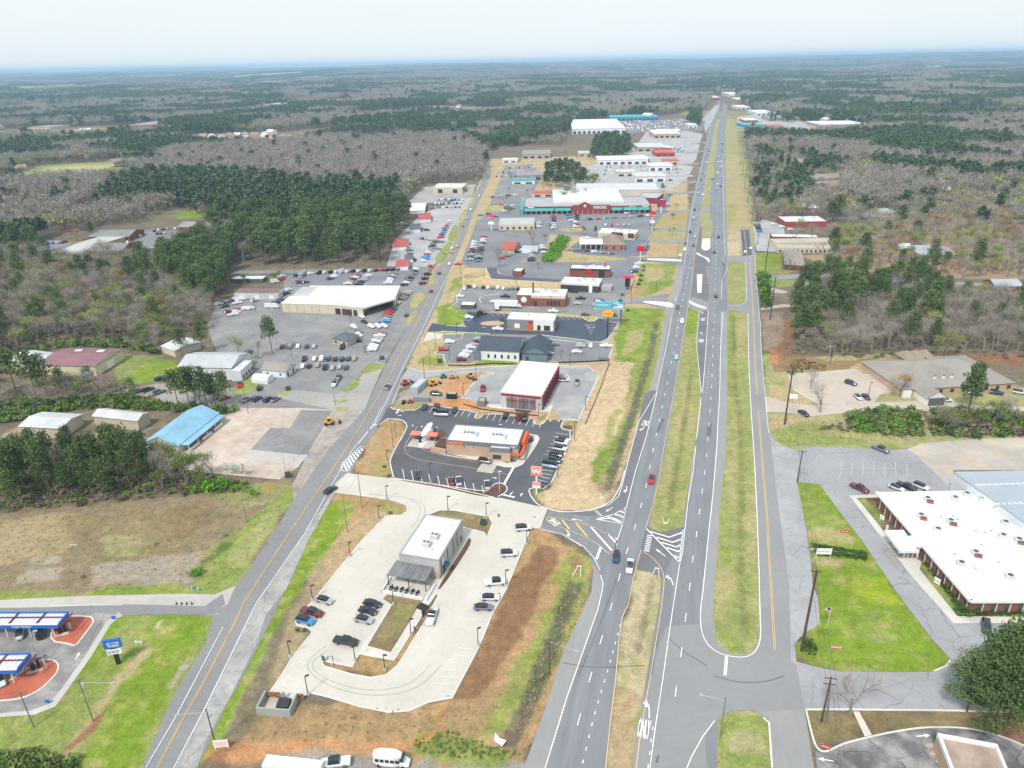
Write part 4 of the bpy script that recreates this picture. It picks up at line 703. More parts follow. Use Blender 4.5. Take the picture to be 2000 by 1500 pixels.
def frame(A,B,Cc,h):
 a,b,c = P(*A,h),P(*B,h),P(*Cc,h); u = b-a; Lx = u.length; u.normalize(); v = Vector((-u.y,u.x,0)); return a,atan2(u.y,u.x),Lx,(c-a).dot(v),(c-a).dot(u)
def shell(e, Lx, Wy, h, wm, rm, par=.5, capm=None, x0=0, y0=0, z0=0, wname='wall', rname='roof'):
 MB().box(x0,y0,z0-.3,x0+Lx,y0+Wy,h-.35).build(wname,wm,e)
 MB().box(x0+.35,y0+.35,h-.34,x0+Lx-.35,y0+Wy-.35,h-.25).build(rname,rm,e)
 if par:
  mb = MB(); t = .33
  for q in ((x0-.03,y0-.03,x0+Lx+.03,y0+t),(x0-.03,y0+Wy-t,x0+Lx+.03,y0+Wy+.03),(x0-.03,y0+t,x0+t,y0+Wy-t),(x0+Lx-t,y0+t,x0+Lx+.03,y0+Wy-t)): mb.box(q[0],q[1],h-par,q[2],q[3],h)
  mb.build('parapet', capm or wm, e)
def onface(e,name,m,Lx,Wy,face,u0,u1,z0,z1,d=.06,x0=0,y0=0):
 if face == 'f': q = (x0+u0, y0-d, z0, x0+u1, y0+.02, z1)
 elif face == 'b': q = (x0+u0, y0+Wy-.02, z0, x0+u1, y0+Wy+d, z1)
 elif face == 'r': q = (x0+Lx-.02, y0+u0, z0, x0+Lx+d, y0+u1, z1)
 else: q = (x0-d,y0+u0,z0,x0+.02,y0+u1,z1)
 return MB().box(*q).build(name,m,e)
def unit(e,x,y,z,sx=2.2,sy=1.8,sz=1.3,m=None,fans=2):
 o = MB().box(x, y, z+.12, x+sx, y+sy, z+sz).build('roof_unit', m or M_unit, e)
 MB().box(x-.1, y-.1, z-.25, x+sx+.1, y+sy+.1, z+.11).build('roof_curb', M_wfr, o)
 for k in range(fans):
  cx = x+sx*(k+.5)/fans; r = min(sy*.36, sx/fans*.36); MB().tube((cx, y+sy/2, z+sz-.02), (cx, y+sy/2, z+sz+.1), r, r, 10).build('fan', M_fan, o)
 return o
def block(label, A, B, Cc, h, wm, rm, name='building', par=.5, capm=None, cat='building', group=None, wins=None, units=0, gm=None):
 a,rz,Lx,Wy,sk = frame(A,B,Cc,h); e = empty(name,(a.x,a.y,0),rz,label,cat,group); shell(e,Lx,Wy,h,wm,rm,par,capm)
 if wins:
  for face,n,z0,z1,wd in wins:
   T = Lx if face in 'fb' else Wy
   for k in range(n):
    c = T*(k+.5)/n; onface(e, 'window', gm or M_glass, Lx, Wy, face, c-wd/2, c+wd/2, z0, z1)
 for k in range(units): unit(e,Lx*(.2+.6*((k*.618+.3) % 1)),Wy*(.25+.4*((k*.37+.2) % 1)),h-.3)
 return e,Lx,Wy
def pitched(label, A, B, Cc, he, hr, wm, rm, name='house', hip=False, axis='x', ov=.5, cat='house', group=None, wins=None, e=None, org=None, wname='wall', rname='roof', gm=None):
 "eave corners in pixels (front-left, front-right, back-left) at height he, ridge at hr"
 if org is None:
  a,rz,Lx,Wy,sk = frame(A,B,Cc,he); e = empty(name,(a.x,a.y,0),rz,label,cat,group); x0 = y0 = 0
 else: x0,y0,Lx,Wy = org
 MB().box(x0+ov,y0+ov,-.3,x0+Lx-ov,y0+Wy-ov,he-.02).build(wname,wm,e)
 mb = MB(); x1,y1 = x0+Lx,y0+Wy
 if axis == 'x':
  ins = Wy/2 if hip else 0; r0 = (x0+ins,(y0+y1)/2,hr); r1 = (x1-ins,(y0+y1)/2,hr)
  if hip and ins*2 > Lx: r0 = r1 = ((x0+x1)/2,(y0+y1)/2,hr)
  c = [(x0,y0,he),(x1,y0,he),(x1,y1,he),(x0,y1,he)]
  mb.face([c[0],c[1],r1,r0]); mb.face([c[2],c[3],r0,r1])
  ends = [[c[1],c[2],r1],[c[3],c[0],r0]]
 else:
  ins = Lx/2 if hip else 0; r0 = ((x0+x1)/2,y0+ins,hr); r1 = ((x0+x1)/2,y1-ins,hr)
  c = [(x0,y0,he),(x1,y0,he),(x1,y1,he),(x0,y1,he)]
  mb.face([c[1],c[2],r1,r0]); mb.face([c[3],c[0],r0,r1])
  ends = [[c[0],c[1],r0],[c[2],c[3],r1]]
 if hip:
  for q in ends: mb.face(q)
 mb.face([c[3],c[2],c[1],c[0]]); mb.build(rname,rm,e)
 if not hip:
  for q in ends:
   g = MB()
   cx = Vector(((x0+x1)/2,(y0+y1)/2,0)); qq = []
   for p in q:
    v = Vector(p); d = (cx-v); d.z = 0
    if axis == 'x': v.x += ov*.6*(1 if d.x > 0 else -1)
    else: v.y += ov*.6*(1 if d.y > 0 else -1)
    v.z -= .06; qq.append(v)
   g.face(qq); g.build('gable', wm, e)
 if wins:
  for face,n,z0,z1,wd in wins:
   T = Lx if face in 'fb' else Wy
   for k in range(n):
    cc = T*(k+.5)/n; onface(e, 'window', gm or M_glass, Lx-2*ov, Wy-2*ov, face, cc-wd/2-ov, cc+wd/2-ov, z0, z1, x0=x0+ov, y0=y0+ov)
 return e,Lx,Wy
def letters(e, s, x, y, z, w, h, m, rot=(pi/2, 0, 0), name='lettering'):
 o = link(name,text_mesh(s,w,h).copy(),m,e); o.location = (x,y,z); o.rotation_euler = rot; return o
# ---- first restaurant: grey box,white roof,slatted awning over a patio
e, Lx, Wy = block('long grey restaurant with white flat roof and slatted patio awning on the pale concrete lot', (779,1081), (857,1094), (833,1004), 6.5, M_stucco, M_wr, 'restaurant', capm=M_cap)
unit(e,Lx*.42,Wy*.22,6.3,2.2,2.2,1.4); unit(e,Lx*.5,Wy*.42,6.3,2.2,2.2,1.4)
for x_, y_ in ((.15, .9), (.85, .82), (.7, .2)): MB().tube((Lx*x_, Wy*y_, 6.2), (Lx*x_, Wy*y_, 6.9), .15).build('vent_pipe', M_unit, e)
onface(e, 'stone_base', M_stone, Lx, Wy, 'f', 4.6, Lx, -.2, 2.4, .12); onface(e, 'window', M_glass, Lx, Wy, 'f', 1, 4.4, .2, 2.8)
for u in (.06, .32, .55, .72): onface(e, 'light_strip', M_blk, Lx, Wy, 'r', Wy*u, Wy*u+.28, .8, 5.6, .1)
onface(e, 'door', M_glass, Lx, Wy, 'r', Wy*.12, Wy*.12+2, 0, 2.6, .1); onface(e, 'logo_panel', flat('pale_blue_panel', (.45,.62,.75)), Lx, Wy, 'r', Wy*.08+.1, Wy*.08+2, 3.2, 5.2, .14)
mb = MB(); mb.prism([(0, 0), (1.5, 0), (1.5, 2.2), (0, 2.2)], 0, .12); o = mb.build('door_awning', flat('dark_blue_awning', (.03,.06,.11)), e); o.location = (Lx+.1, Wy*.12, 2.9); o.rotation_euler = (0, R(18), 0)
onface(e, 'door', M_glass, Lx, Wy, 'r', Wy*.86, Wy*.86+1.1, 0, 2.3, .08)
M_awn = mat('weathered_silver_awning', (.22, .225, .23), .45, .2, 1.5, .4, .2, metal=.3)
for k in range(5):
 w_ = (Lx-.6)/5; x_ = -1.1+k*w_; o = MB().box(x_+.05, -6.2, 3.75, x_+w_-.05, .3, 3.87).build('awning_panel', M_awn, e)
for k in range(16): MB().box(-1.1+k*(Lx-.6)/16, -6.15, 3.5, -.98+k*(Lx-.6)/16, -6.05, 3.7).build('awning_slat', M_blk, e)
for x_ in (-1, Lx*.42, Lx-1.9): MB().box(x_, -6.0, 0, x_+.18, -5.82, 3.6).build('post', M_blk, e)
mb = MB();
for q in ((-1.6,-9.3,Lx-.2,-9.0),(-1.6,-9.3,-1.3,-3.2),(Lx-.5,-9.0,Lx-.2,-3.2)): mb.box(q[0],q[1],-.1,q[2],q[3],.95)
mb.build('patio_wall', flat('white_stucco_wall', (.70,.70,.69)), e); MB().box(-1.3, -9, -.1, Lx-.5, 0, .18).build('patio_floor', M_walk, e)
ea,rza = e.location.copy(),e.rotation_euler.z
def local(e_,x,y):
 c,s = cos(e_.rotation_euler.z),sin(e_.rotation_euler.z); return (e_.location.x+c*x-s*y,e_.location.y+s*x+c*y)
for k in range(6):
 x, y = local(e, .4+k*1.55, -7.3-.25*(k % 2)); t = empty('patio_table', (x, y, .18), rza, ['black round patio table with chairs, leftmost under the awning edge','black patio table second from left on the restaurant patio','black patio table third from left on the restaurant patio','black patio table third from right on the restaurant patio','black patio table second from right on the restaurant patio','black patio table rightmost, nearest the stone wall corner'][k], 'table', 'patio tables')
 MB().tube((0, 0, .7), (0, 0, .75), .5, .5, 10).build('table_top', M_blk, t); MB().tube((0, 0, 0), (0, 0, .7), .06).build('leg', M_blk, t)
 for a in range(2):
  s_ = empty('chair', (0,0,0)); s_.parent = t; MB().box(-.22, .5-1.35*a, .4, .22, .85-1.35*a, .45).box(-.22, (.82 if a == 0 else -.87), .45, .22, (.87 if a == 0 else -.82), .9).build('seat', M_blk, s_)
# menu canopy beside the drive-through lane
x, y = P(826,1205).xy; m_ = empty('menu_board_canopy', (x, y, 0), R(-32), 'black angular menu canopy with lit screen beside the drive lane', 'menu board')
MB().box(-.15, -.15, 0, .15, .15, 3.2).build('post', M_blk, m_); MB().box(-1.2, -1.0, 3.2, 1.6, 1.2, 3.4).build('canopy', M_blk, m_); MB().box(-.6, .3, .6, .6, .5, 2.4).build('screen', flat('screen', (.05,.06,.08), .2), m_)
for s_ in (-1, 1): MB().tube((s_*1.2, 1.2, 3.4), (s_*1.5, 3.2, 4.2), .06).tube((s_*1.2, 1.2, 3.4), (s_*1.5, 3.2, 3.2), .06).build('brace', M_blk, m_)
x, y = P(811,1236).xy; m_ = empty('menu_board', (x, y, 0), R(-32), 'small black speaker post at the kerb below the white pickup', 'menu board'); MB().box(-.3, -.1, 1, .3, .1, 2).build('screen', flat('screen', (.05,.06,.08)), m_); MB().box(-.08, -.08, 0, .08, .08, 1).build('post', M_blk, m_)
x, y = P(652,1300).xy; m_ = empty('height_bar', (x, y, 0), R(-32), 'dark clearance bar on a slanted arm at the drive-through entrance', 'clearance bar'); MB().tube((0,0,0), (0,0,3), .08).tube((0,0,3), (-2.2,-.3,1.8), .05).build('arm', M_blk, m_); MB().box(-3.3, -.5, .4, -2.5, -.3, 1.9).build('panel', M_green, m_)
# ---- dumpster yard
c0, c1, c2, c3 = P(502,1396), P(568,1401), P(579,1369), P(520,1362); e = empty('dumpster_enclosure', c0, atan2((c1-c0).y, (c1-c0).x), 'pale grey-green walled dumpster yard with wooden gates at the lot corner', 'enclosure')
u = (c1-c0); LX = u.length; u.normalize(); v = Vector((-u.y, u.x, 0)); LY = (c3-c0).dot(v); M_gw = mat('sage_grey_wall', (.30,.335,.32), .85, .06)
for q in ((0, 0, LX, .35), (0, .35, .35, LY), (LX-.35, .35, LX, LY)): MB().box(q[0], q[1], -.1, q[2], q[3], 2.1).build('wall', M_gw, e)
MB().box(LX*.52, LY-.5, -.1, LX*.52+.6, LY, 2.3).build('pillar', M_gw, e); MB().box(.35, .35, 0, LX-.35, LY, .12).build('floor', M_beige, e)
for x_,w_ in ((.4,3.2),(LX-.3,1.6)):
 g_ = MB().box(x_, LY-.15, .3, x_+w_, LY-.05, 2.0).build('gate', M_wood, e); MB().tube((x_, LY-.2, .4), (x_+w_, LY-.2, 1.9), .05).tube((x_, LY-.2, 1.9), (x_+w_, LY-.2, .4), .05).build('brace', M_blk, g_)
def dumpster(px,py,rz,label,m=None,s=1.0):
 p = P(px, py); d = empty('dumpster', p, rz, label, 'dumpster', 'dumpsters'); m = m or M_green
 MB().prism([(-1*s, -.8*s), (1*s, -.8*s), (1*s, .8*s), (-1*s, .8*s)], .1, 1.25*s).build('bin', m, d)
 q = MB(); q.face([(-1.02*s, -.82*s, 1.27*s), (1.02*s, -.82*s, 1.27*s), (1.02*s, .82*s, 1.6*s), (-1.02*s, .82*s, 1.6*s)]); q.face([(-1.02*s, .8*s, 1.2*s), (-1.02*s, .82*s, 1.6*s), (1.02*s, .82*s, 1.6*s), (1.02*s, .8*s, 1.2*s)]); q.face([(-1*s,-.8*s,1.25*s),(-1.02*s,.82*s,1.6*s),(-1*s,.8*s,1.2*s)]); q.face([(1*s,-.8*s,1.25*s),(1*s,.8*s,1.2*s),(1.02*s,.82*s,1.6*s)]); q.build('lid', flat('black_lid', (.025,.03,.03)), d)
dumpster(556,1384, rza+R(10), 'black dumpster inside the walled yard with wooden gates', flat('black_bin', (.02,.025,.03)), 1.35)
dumpster(563,931, R(20), 'dark green dumpster at the roadside corner of the beige yard'); dumpster(563,762, R(15), 'dark green dumpster alone on the gravel near the white tent shed'); dumpster(746,702, 0, 'green dumpster at the roadside end of the car rows'); dumpster(745+114,708, 0, 'green dumpster on the verge left of the clinic lot'); dumpster(944,1024, R(-12), 'square green utility box on the island behind the grey restaurant', s=.9); dumpster(858,874, R(-12), 'green transformer box in the mulch left of the orange restaurant', s=.9)
# ---- second restaurant
e, Lx, Wy = block('tan brick restaurant with grey band, white roof and orange corner awning in the dark lot', (871,859), (1012,870), (876,827), 6.0, M_tanbr, M_wr, 'restaurant', par=1.7, capm=mat('slate_grey_fascia', (.17,.185,.20), .6, .04))
for x_ in (.2,.6):
 o = MB(); X = Lx*x_; Y = Wy*.28; o.box(X, Y, 5.7, X+5.0, Y+.15, 7.2).box(X, Y+3.2, 5.7, X+5.0, Y+3.35, 7.2).box(X, Y+.15, 5.7, X+.15, Y+3.2, 7.2).box(X+4.85, Y+.15, 5.7, X+5, Y+3.2, 7.2).build('roof_screen', M_wfr, e); unit(e, X+1.2, Y+.7, 5.75, 2.6, 1.8, 1.2)
shell(e, 7.5, 2.0, 5.4, M_tanbr, M_wr, 1.7, MATS['slate_grey_fascia'], x0=Lx*.62, y0=-2.0, wname='bay_wall', rname='bay_roof')
MB().box(Lx*.62+1.2, -2.12, 1.0, Lx*.62+4.2, -2.01, 2.6).build('window', M_glass, e)
mb = MB(); mb.box(Lx*.62+7.6, -1.9, 2.9, Lx+1.8, -1.5, 3.7).box(Lx+1.0, -1.5, 2.9, Lx+1.9, Wy+.5, 3.7).build('corner_awning', M_orange, e)
MB().box(Lx+.05, Wy*.35, 3.7, Lx+1.5, Wy+.3, 5.0).build('awning_fascia', M_orange, e)
o = MB().box(.6, -.16, 4.55, 6.5, -.05, 5.6).build('sign_band', M_orange, e); letters(e, 'WHATABURGER', 3.5, -.19, 5.05, 5.2, .6, flat('pale_orange', (.85,.35,.2)))
letters(e, 'W', Lx-1.8, -.12, 5.1, 1.7, 1.0, M_wfr)
for u in (.13, .25, .38): MB().box(Lx*u, -.2, 3.6, Lx*u+.25, -.05, 4.0).build('wall_lamp', M_blk, e)
for k in range(5): onface(e, 'window', M_glass, Lx, Wy, 'r', .6+k*1.9, 2.1+k*1.9, .6, 2.7)
o = MB().prism([(-6.5, 1), (-.2, -.5), (-.2, 8.5), (-4.5, 8.5)], 0, 2.0).build('service_wall', M_tanbr, e); o2 = MB().prism([(-4.8, 1.2), (-.5, .4), (-.5, 7), (-4.5, 7)], 2.02, 2.7).build('service_yard_frame', mat('rusty_dark_clutter', (.09,.05,.04), .9, .5, 2), e)
x, y = P(829,862).xy; rz2 = e.rotation_euler.z; c_ = empty('order_canopy', (x, y, 0), rz2, 'two orange order canopies flanking a white central roof over the drive lanes', 'canopy')
for s_ in (-1, 1): MB().prism([(s_*1.2, -1.2), (s_*5.2, -1.4), (s_*5.2, 1.8), (s_*1.2, 1.8)], 3.0, 3.2).build('canopy', flat('faded_orange_canopy', (.70,.20,.13)), c_)
MB().prism(smooth([(-1.2, -2), (1.2, -2), (1.4, 9), (-1.0, 9)], 2), 3.25, 3.45).build('centre_roof', M_wfr, c_)
for y_ in (-1, 6): MB().tube((0, y_, 0), (0, y_, 3.2), .15).build('post', M_wfr, c_)
MB().box(-1.6, -1.7, .4, -.7, -1.5, 2.2).build('menu_screen', M_blk, c_); MB().prism(smooth([(-1.8, -5), (1.6, -5), (1.2, 10), (-1.2, 10)], 2), 0, .2).build('island', M_kerb, c_)
# pole signs
def pylon(px, py, rz, label, panels, pole=M_wfr, ph=9, pr=.3, cat='sign'):
 "panels: (z0, z1, width, panel material, text, text material, lettering height share)"
 p = P(px, py); s = empty('pole_sign', p, rz, label, cat, 'pole signs'); MB().tube((0, 0, 0), (0, 0, ph), pr, pr, 8).build('pole', pole, s)
 for z0,z1,w,m,t,tm,hs in panels:
  o = MB().box(-w/2, -.3, z0, w/2, .3, z1).build('sign_panel', m, s)
  if t:
   for sd_ in (1,-1):
    q = link('lettering', text_mesh(t, w*.86, (z1-z0)*hs).copy(), tm, o); q.location = (0, -.33*sd_, (z0+z1)/2); q.rotation_euler = (pi/2, 0, 0 if sd_ == 1 else pi)
 return s
M_pk = flat('faded_coral_panel', (.80,.28,.24)); M_wp = flat('white_panel', (.78,.78,.78), .4)
s = pylon(1048,965, R(-14), 'tall white pole sign with coral W panel beside the second restaurant lot', [(7.0, 10.4, 3.6, M_pk, 'W', M_wp, .5), (7.0, 8.1, 3.64, M_wp, 'WHATABURGER', M_pk, .5), (3.6, 4.6, 2.6, M_pk, None, None, 0), (2.6, 3.55, 2.6, M_wp, '~3', M_pk, .4)], ph=7)
# ---- tunnel car wash
e, Lx, Wy = block('car wash tunnel with long white metal roof, red columns and open glass front', (977,765), (1058,773), (1016,704), 7.0, mat('pale_grey_block', (.45,.45,.45), .8, .06), mat('white_metal_roof', (.72,.73,.74), .5, .04, .6, .15, .04), 'car_wash_tunnel', par=.35, capm=flat('white_coping', (.6,.62,.62)))
onface(e, 'red_band', M_redm if 0 else flat('dark_red_steel', (.30,.02,.03)), Lx, Wy, 'f', .4, Lx-.4, 5.5, 6.4, .2); onface(e, 'front_opening', mat('shaded_glass', (.16,.16,.17), .2, .3, .5), Lx, Wy, 'f', 2.4, Lx-2.6, .1, 5.0, .1)
for k in range(6): onface(e, 'mullion', MATS['dark_red_steel'] if k % 2 else M_unit, Lx, Wy, 'f', 2.4+k*(Lx-5.2)/5, 2.6+k*(Lx-5.2)/5, .1, 5.4, .25)
onface(e, 'crossbar', MATS['dark_red_steel'], Lx, Wy, 'f', 2.4, Lx-2.6, 3.6, 3.85, .28)
for k in range(9):
 y_ = Wy*(.04+k*.108); onface(e, 'column', MATS['dark_red_steel'], Lx, Wy, 'r', y_, y_+.5, 0, 6.6, .5); onface(e, 'bay_opening', mat('bay_shade', (.07,.06,.065), .5, .3, .8), Lx, Wy, 'r', y_+.7, y_+Wy*.108-.2, .3, 5.4, .05)
mb = MB(); mb.cur = 0; mb.prism([(Lx*.35, -.9), (Lx*.78, -.9), (Lx*.7, -3.2), (Lx*.45, -3.0)], 0, .35).build('mulch_heap', M_mulch, e)
# small dumpster-yard style box and site buildings
block('small grey block enclosure on the apron left of the car wash tunnel', (932,783), (946,784), (938,775), 2.6, mat('dark_taupe_block', (.20,.18,.165), .9, .1), M_shold, 'equipment_enclosure', cat='enclosure')
block('two joined grey shipping containers on the building site', (800,755), (815,757), (811,736), 3.2, flat('pale_blue_grey_steel', (.33,.38,.41)), flat('container_top', (.45,.48,.50)), 'shipping_container', par=0, cat='container')
block('long grey site container lying along the muddy verge', (806,775), (838,776), (807,771), 2.4, flat('slate_container', (.20,.23,.25)), flat('container_top2', (.26,.28,.30)), 'shipping_container', par=0, cat='container')
block('black enclosed trailer parked on the building site', (871,768), (891,769), (872,764), 2.6, M_blk, flat('grey_trailer_roof', (.4,.4,.4)), 'box_trailer', par=0, cat='trailer')
# ---- clinic with dark hipped roofs
e, Lx, Wy = pitched('white walled clinic with dark blue-grey pitched roof', (931,684), (1015,688), (960,656), 5, 8.5, mat('white_board_wall', (.66,.67,.66), .8, .04), mat('blue_grey_roof', (.060,.078,.098), .8, .08), 'clinic', cat='building')
for k in range(5): onface(e, 'window', M_glass, Lx-1, Wy-1, 'f', Lx*(.22+k*.155), Lx*(.22+k*.155)+1.0, 1.2, 3.1, x0=.5, y0=.5)
pitched('', 0, 0, 0, 4.2, 7.5, mat('slate_blue_wall', (.14,.19,.23), .8, .05), MATS['blue_grey_roof'], e=e, org=(Lx+.3, 1.0, 13, Wy-2), wname='wing_wall', rname='wing_roof', axis='y')
onface(e, 'window', M_glass, 12, 9, 'f', 2, 3.2, .4, 2.4, x0=Lx+.8, y0=1.5); MB().box(-1.5, -.4, -.2, 1.6, 5, 4.6).build('entry_wing', MATS['slate_blue_wall'], e); MB().box(Lx*.4, Wy+1, 0, Lx*.75, Wy+4, 3.2).build('rear_porch', flat('grey_porch', (.4,.42,.44)), e)
# ---- chicken restaurant
e, Lx, Wy = block('boxy restaurant half grey half white with red centre tower in the blue-black lot', (990,622), (1083,626), (996,609), 6.2, mat('mid_grey_wall', (.23,.225,.225), .8, .05), mat('speckled_white_roof', (.62,.60,.57), .8, .12, .7), 'restaurant', capm=flat('cream_coping', (.55,.52,.47)))
onface(e, 'white_wall', M_wfr, Lx, Wy, 'f', Lx*.56, Lx*.98, -.1, 6.25, .15); onface(e, 'orange_tower', M_orange, Lx, Wy, 'f', Lx*.44, Lx*.535, 0, 3.2, .3); onface(e, 'red_sign', M_red, Lx, Wy, 'f', Lx*.46, Lx*.53, 4.0, 5.6, .3); onface(e, 'poster', M_wp, Lx, Wy, 'f', Lx*.16, Lx*.27, 1.2, 3.6, .08)
for u in (.64, .78): onface(e, 'window', M_glass, Lx, Wy, 'f', Lx*u, Lx*(u+.07+.06*(u > .7)), .4, 3.2, .22)
unit(e, Lx*.4, Wy*.5, 6, 1, 1, 1.0); onface(e, 'base_trim', flat('terracotta_base', (.42,.20,.12)), Lx, Wy, 'f', -.5, Lx, -.1, .5, .6)
x, y = P(959,633).xy; o = tag(MB().prism(smooth([(x-6, y-2), (x+7, y-3), (x+7, y+5), (x-5, y+4)], 1), 0, .2).build('terracotta_terrace', flat('terracotta_paving', (.50,.30,.20))), kind='structure')
dumpster(981,628, 0, 'green box on the terracotta terrace left of the grey and white restaurant', s=1.1)
pylon(1186,658, R(-14), 'round orange and yellow sign on a dark pole at the blue-black lot corner', [], pole=M_blk, ph=12)
s = bpy.data.objects['pole_sign.001']; mb = MB(); mb.prism([(2.9*cos(k*pi/10), 1.6*sin(k*pi/10)) for k in range(20)], -.3, .3); o = mb.build('sign_panel', flat('yellow_sign', (.80,.42,.01)), s); o.location = (0, 0, 12.6); o.rotation_euler = (pi/2, 0, 0); letters(s, 'Popeyes', 0, -.33, 12.6, 4.2, 1.0, M_red)
block('small dark canopy kiosk at the left end of the blue-black lot', (913,608), (930,610), (916,601), 3.6, flat('dark_kiosk', (.08,.075,.07)), flat('dark_kiosk_roof', (.14,.14,.13)), 'kiosk', par=0, cat='kiosk')
# ---- brick restaurant with chimney
e, Lx, Wy = block('brick restaurant with cream band, round logo and tall chimney', (1009,576), (1104,579), (1020,562), 6.5, mat('brown_red_brick', (.22,.09,.055), .9, .1), mat('off_white_roof', (.66,.64,.60), .8, .06), 'restaurant', par=1.6, capm=flat('cream_band', (.58,.51,.42)), units=5)
MB().box(Lx*.30, Wy*.35, 6, Lx*.30+.9, Wy*.35+.9, 12.5).build('chimney', flat('dark_chimney', (.13,.07,.06)), e)
onface(e, 'brick_front', MATS['brown_red_brick'], Lx, Wy, 'f', 0, Lx*.30, 0, 6.6, .3); o = MB().tube((Lx*.15, -.30, 3.9), (Lx*.15, -.42, 3.9), 1.7, 1.7, 20).build('round_logo', M_wp, e)
for k in range(4): onface(e, 'window', M_glass, Lx, Wy, 'f', Lx*(.62+k*.075), Lx*(.62+k*.075)+1.4, .9, 3.4, .1)
onface(e, 'door', M_glass, Lx, Wy, 'f', Lx*.35, Lx*.42, 0, 3, .1)
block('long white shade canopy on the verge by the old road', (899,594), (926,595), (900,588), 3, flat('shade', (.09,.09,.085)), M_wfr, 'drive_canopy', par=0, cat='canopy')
# billboard
p = P(1212,634); s = empty('billboard', p, R(-8), 'large turquoise roadside billboard on a thick grey pole by the highway ditch', 'billboard'); MB().tube((0,0,0), (0,0,14), .45, .45, 10).build('pole', flat('grey_pole', (.13,.14,.14)), s)
MB().box(-14, -.5, 9.2, 1.2, .5, 12.6).build('sign_panel', flat('turquoise_panel', (.06,.45,.56)), s); MB().box(-6, -.62, 9.3, 1.0, -.52, 12.4).build('picture_area', mat('billboard_picture', (.12,.30,.52), .6, .5, 1.2, col2=(.75,.78,.78)), s); MB().box(-14.2, -1.0, 8.7, 1.4, 1.0, 8.9).build('catwalk', M_unit, s)
letters(s, '~2', -10.2, -.54, 11, 6.4, 1.0, M_wp)
# ---- dark and white restaurant,red-brick restaurant,bank,pharmacy-like box
e, Lx, Wy = block('low dark and white restaurant left of the brown verge', (1095,552), (1170,556), (1098,540), 5.2, flat('charcoal_wall', (.055,.05,.05)), M_wr, 'restaurant', par=1.2, capm=flat('white_coping', (.6,.62,.62)), units=3)
onface(e, 'white_bay', M_wp, Lx, Wy, 'f', Lx*.74, Lx*.83, 0, 5.6, .3); block('small pale block enclosure right of the dark and white restaurant', (1173,560), (1194,561), (1176,553), 2.6, M_stucco, M_shold, 'equipment_enclosure', cat='enclosure')
e, Lx, Wy = block('red brick restaurant with dark band and central red sign behind the dark and white one', (1113,524), (1192,526), (1117,516), 5.6, M_brick, M_wr, 'restaurant', par=1.5, capm=flat('charcoal_wall', (.055,.05,.05)), units=4)
onface(e, 'red_sign', M_red, Lx, Wy, 'f', Lx*.4, Lx*.53, 2.8, 5.6, .3); onface(e, 'dark_bay', flat('dark_green_bay', (.02,.03,.03)), Lx, Wy, 'f', Lx*.72, Lx*.86, 0, 5, .2); MB().box(Lx*.84, Wy*.5, 5, Lx*.84+1, Wy*.5+.8, 8.5).build('red_marker', M_red, e)
e, Lx, Wy = pitched('bank with brown pyramid roof and white drive-through canopy', (1177,479), (1222,479), (1186,462), 4.2, 9.5, mat('orange_brick', (.36,.17,.11), .9, .1), mat('brown_bank_roof', (.25,.19,.155), .9, .07), 'bank', hip=True, cat='building', wins=[('f', 3, 1, 3, 1.6)])
MB().box(-17, 2, 4.3, .4, Wy*.6, 5.1).build('drive_canopy', M_wfr, e)
for k in range(5):
 for y_ in (2.2, Wy*.6-.8): MB().box(-16.5+k*3.8, y_, 0, -15.9+k*3.8, y_+.6, 4.25).build('canopy_post', flat('pale_brick_post', (.5,.42,.36)), e)
e, Lx, Wy = block('white roofed restaurant with dark red entrance block in the plaza car park', (1168,453), (1240,457), (1170,445), 5, M_cream, M_wr, 'restaurant', capm=M_wfr, units=3); onface(e, 'red_entrance', flat('maroon_wall', (.15,.03,.035)), Lx, Wy, 'f', Lx*.38, Lx*.68, 0, 5.6, .8); onface(e, 'red_corner', flat('maroon_wall', (.15,.03,.035)), Lx, Wy, 'f', Lx*.82, Lx*.98, 2, 5.4, .5)
block('long cream store with pale roof beside the leafless trees', (974,439), (1044,438), (977,426), 4.5, M_cream, M_gr, 'store', wins=[('f', 6, .5, 2.5, 2)])
e, Lx, Wy = pitched('small shop with patchy red roof under the wide leafless tree', (979,486), (1005,487), (984,473), 3.5, 6.5, M_stone, mat('faded_red_roof', (.42,.09,.07), .8, .25, .8), 'shop', cat='building')
block('pale flat shed right of the red roofed shop', (1019,486), (1050,486), (1022,480), 3.2, M_white_w, M_gr, 'shed', cat='shed')
block('small white kiosk building with brick base', (1001,529), (1018,530), (1003,522), 3.6, M_brick, M_wr, 'kiosk', cat='kiosk')
# ---- supermarket plaza
e, Lx, Wy = block('long dark red brick supermarket plaza with teal awnings and white roof', (1023,404), (1272,401), (1034,386), 6.5, M_redbr, mat('plaza_grey_roof', (.36,.36,.37), .8, .1), 'supermarket', par=1.0, capm=M_redbr)
MB().box(Lx*.235, Wy*.35, 6, Lx*.80, Wy*1.7, 8.2).build('high_roof', M_wr, e)
for u0,u1 in ((.005,.235),(.245,.37),(.69,.775),(.785,.985)):
 q = MB(); q.face([(Lx*u0, -4, 3.3), (Lx*u1, -4, 3.3), (Lx*u1, .05, 5.0), (Lx*u0, .05, 5.0)]); q.face([(Lx*u0, -4, 3.1), (Lx*u1, -4, 3.1), (Lx*u1, -4, 3.3), (Lx*u0, -4, 3.3)]); q.build('teal_awning', M_teal, e)
MB().box(-3.5, -4, 0, -.1, Wy, 5).build('teal_end_canopy', M_teal, e)
MB().box(Lx*.385, -3.5, 0, Lx*.68, .1, 7.6).build('entrance_block', M_redbr, e)
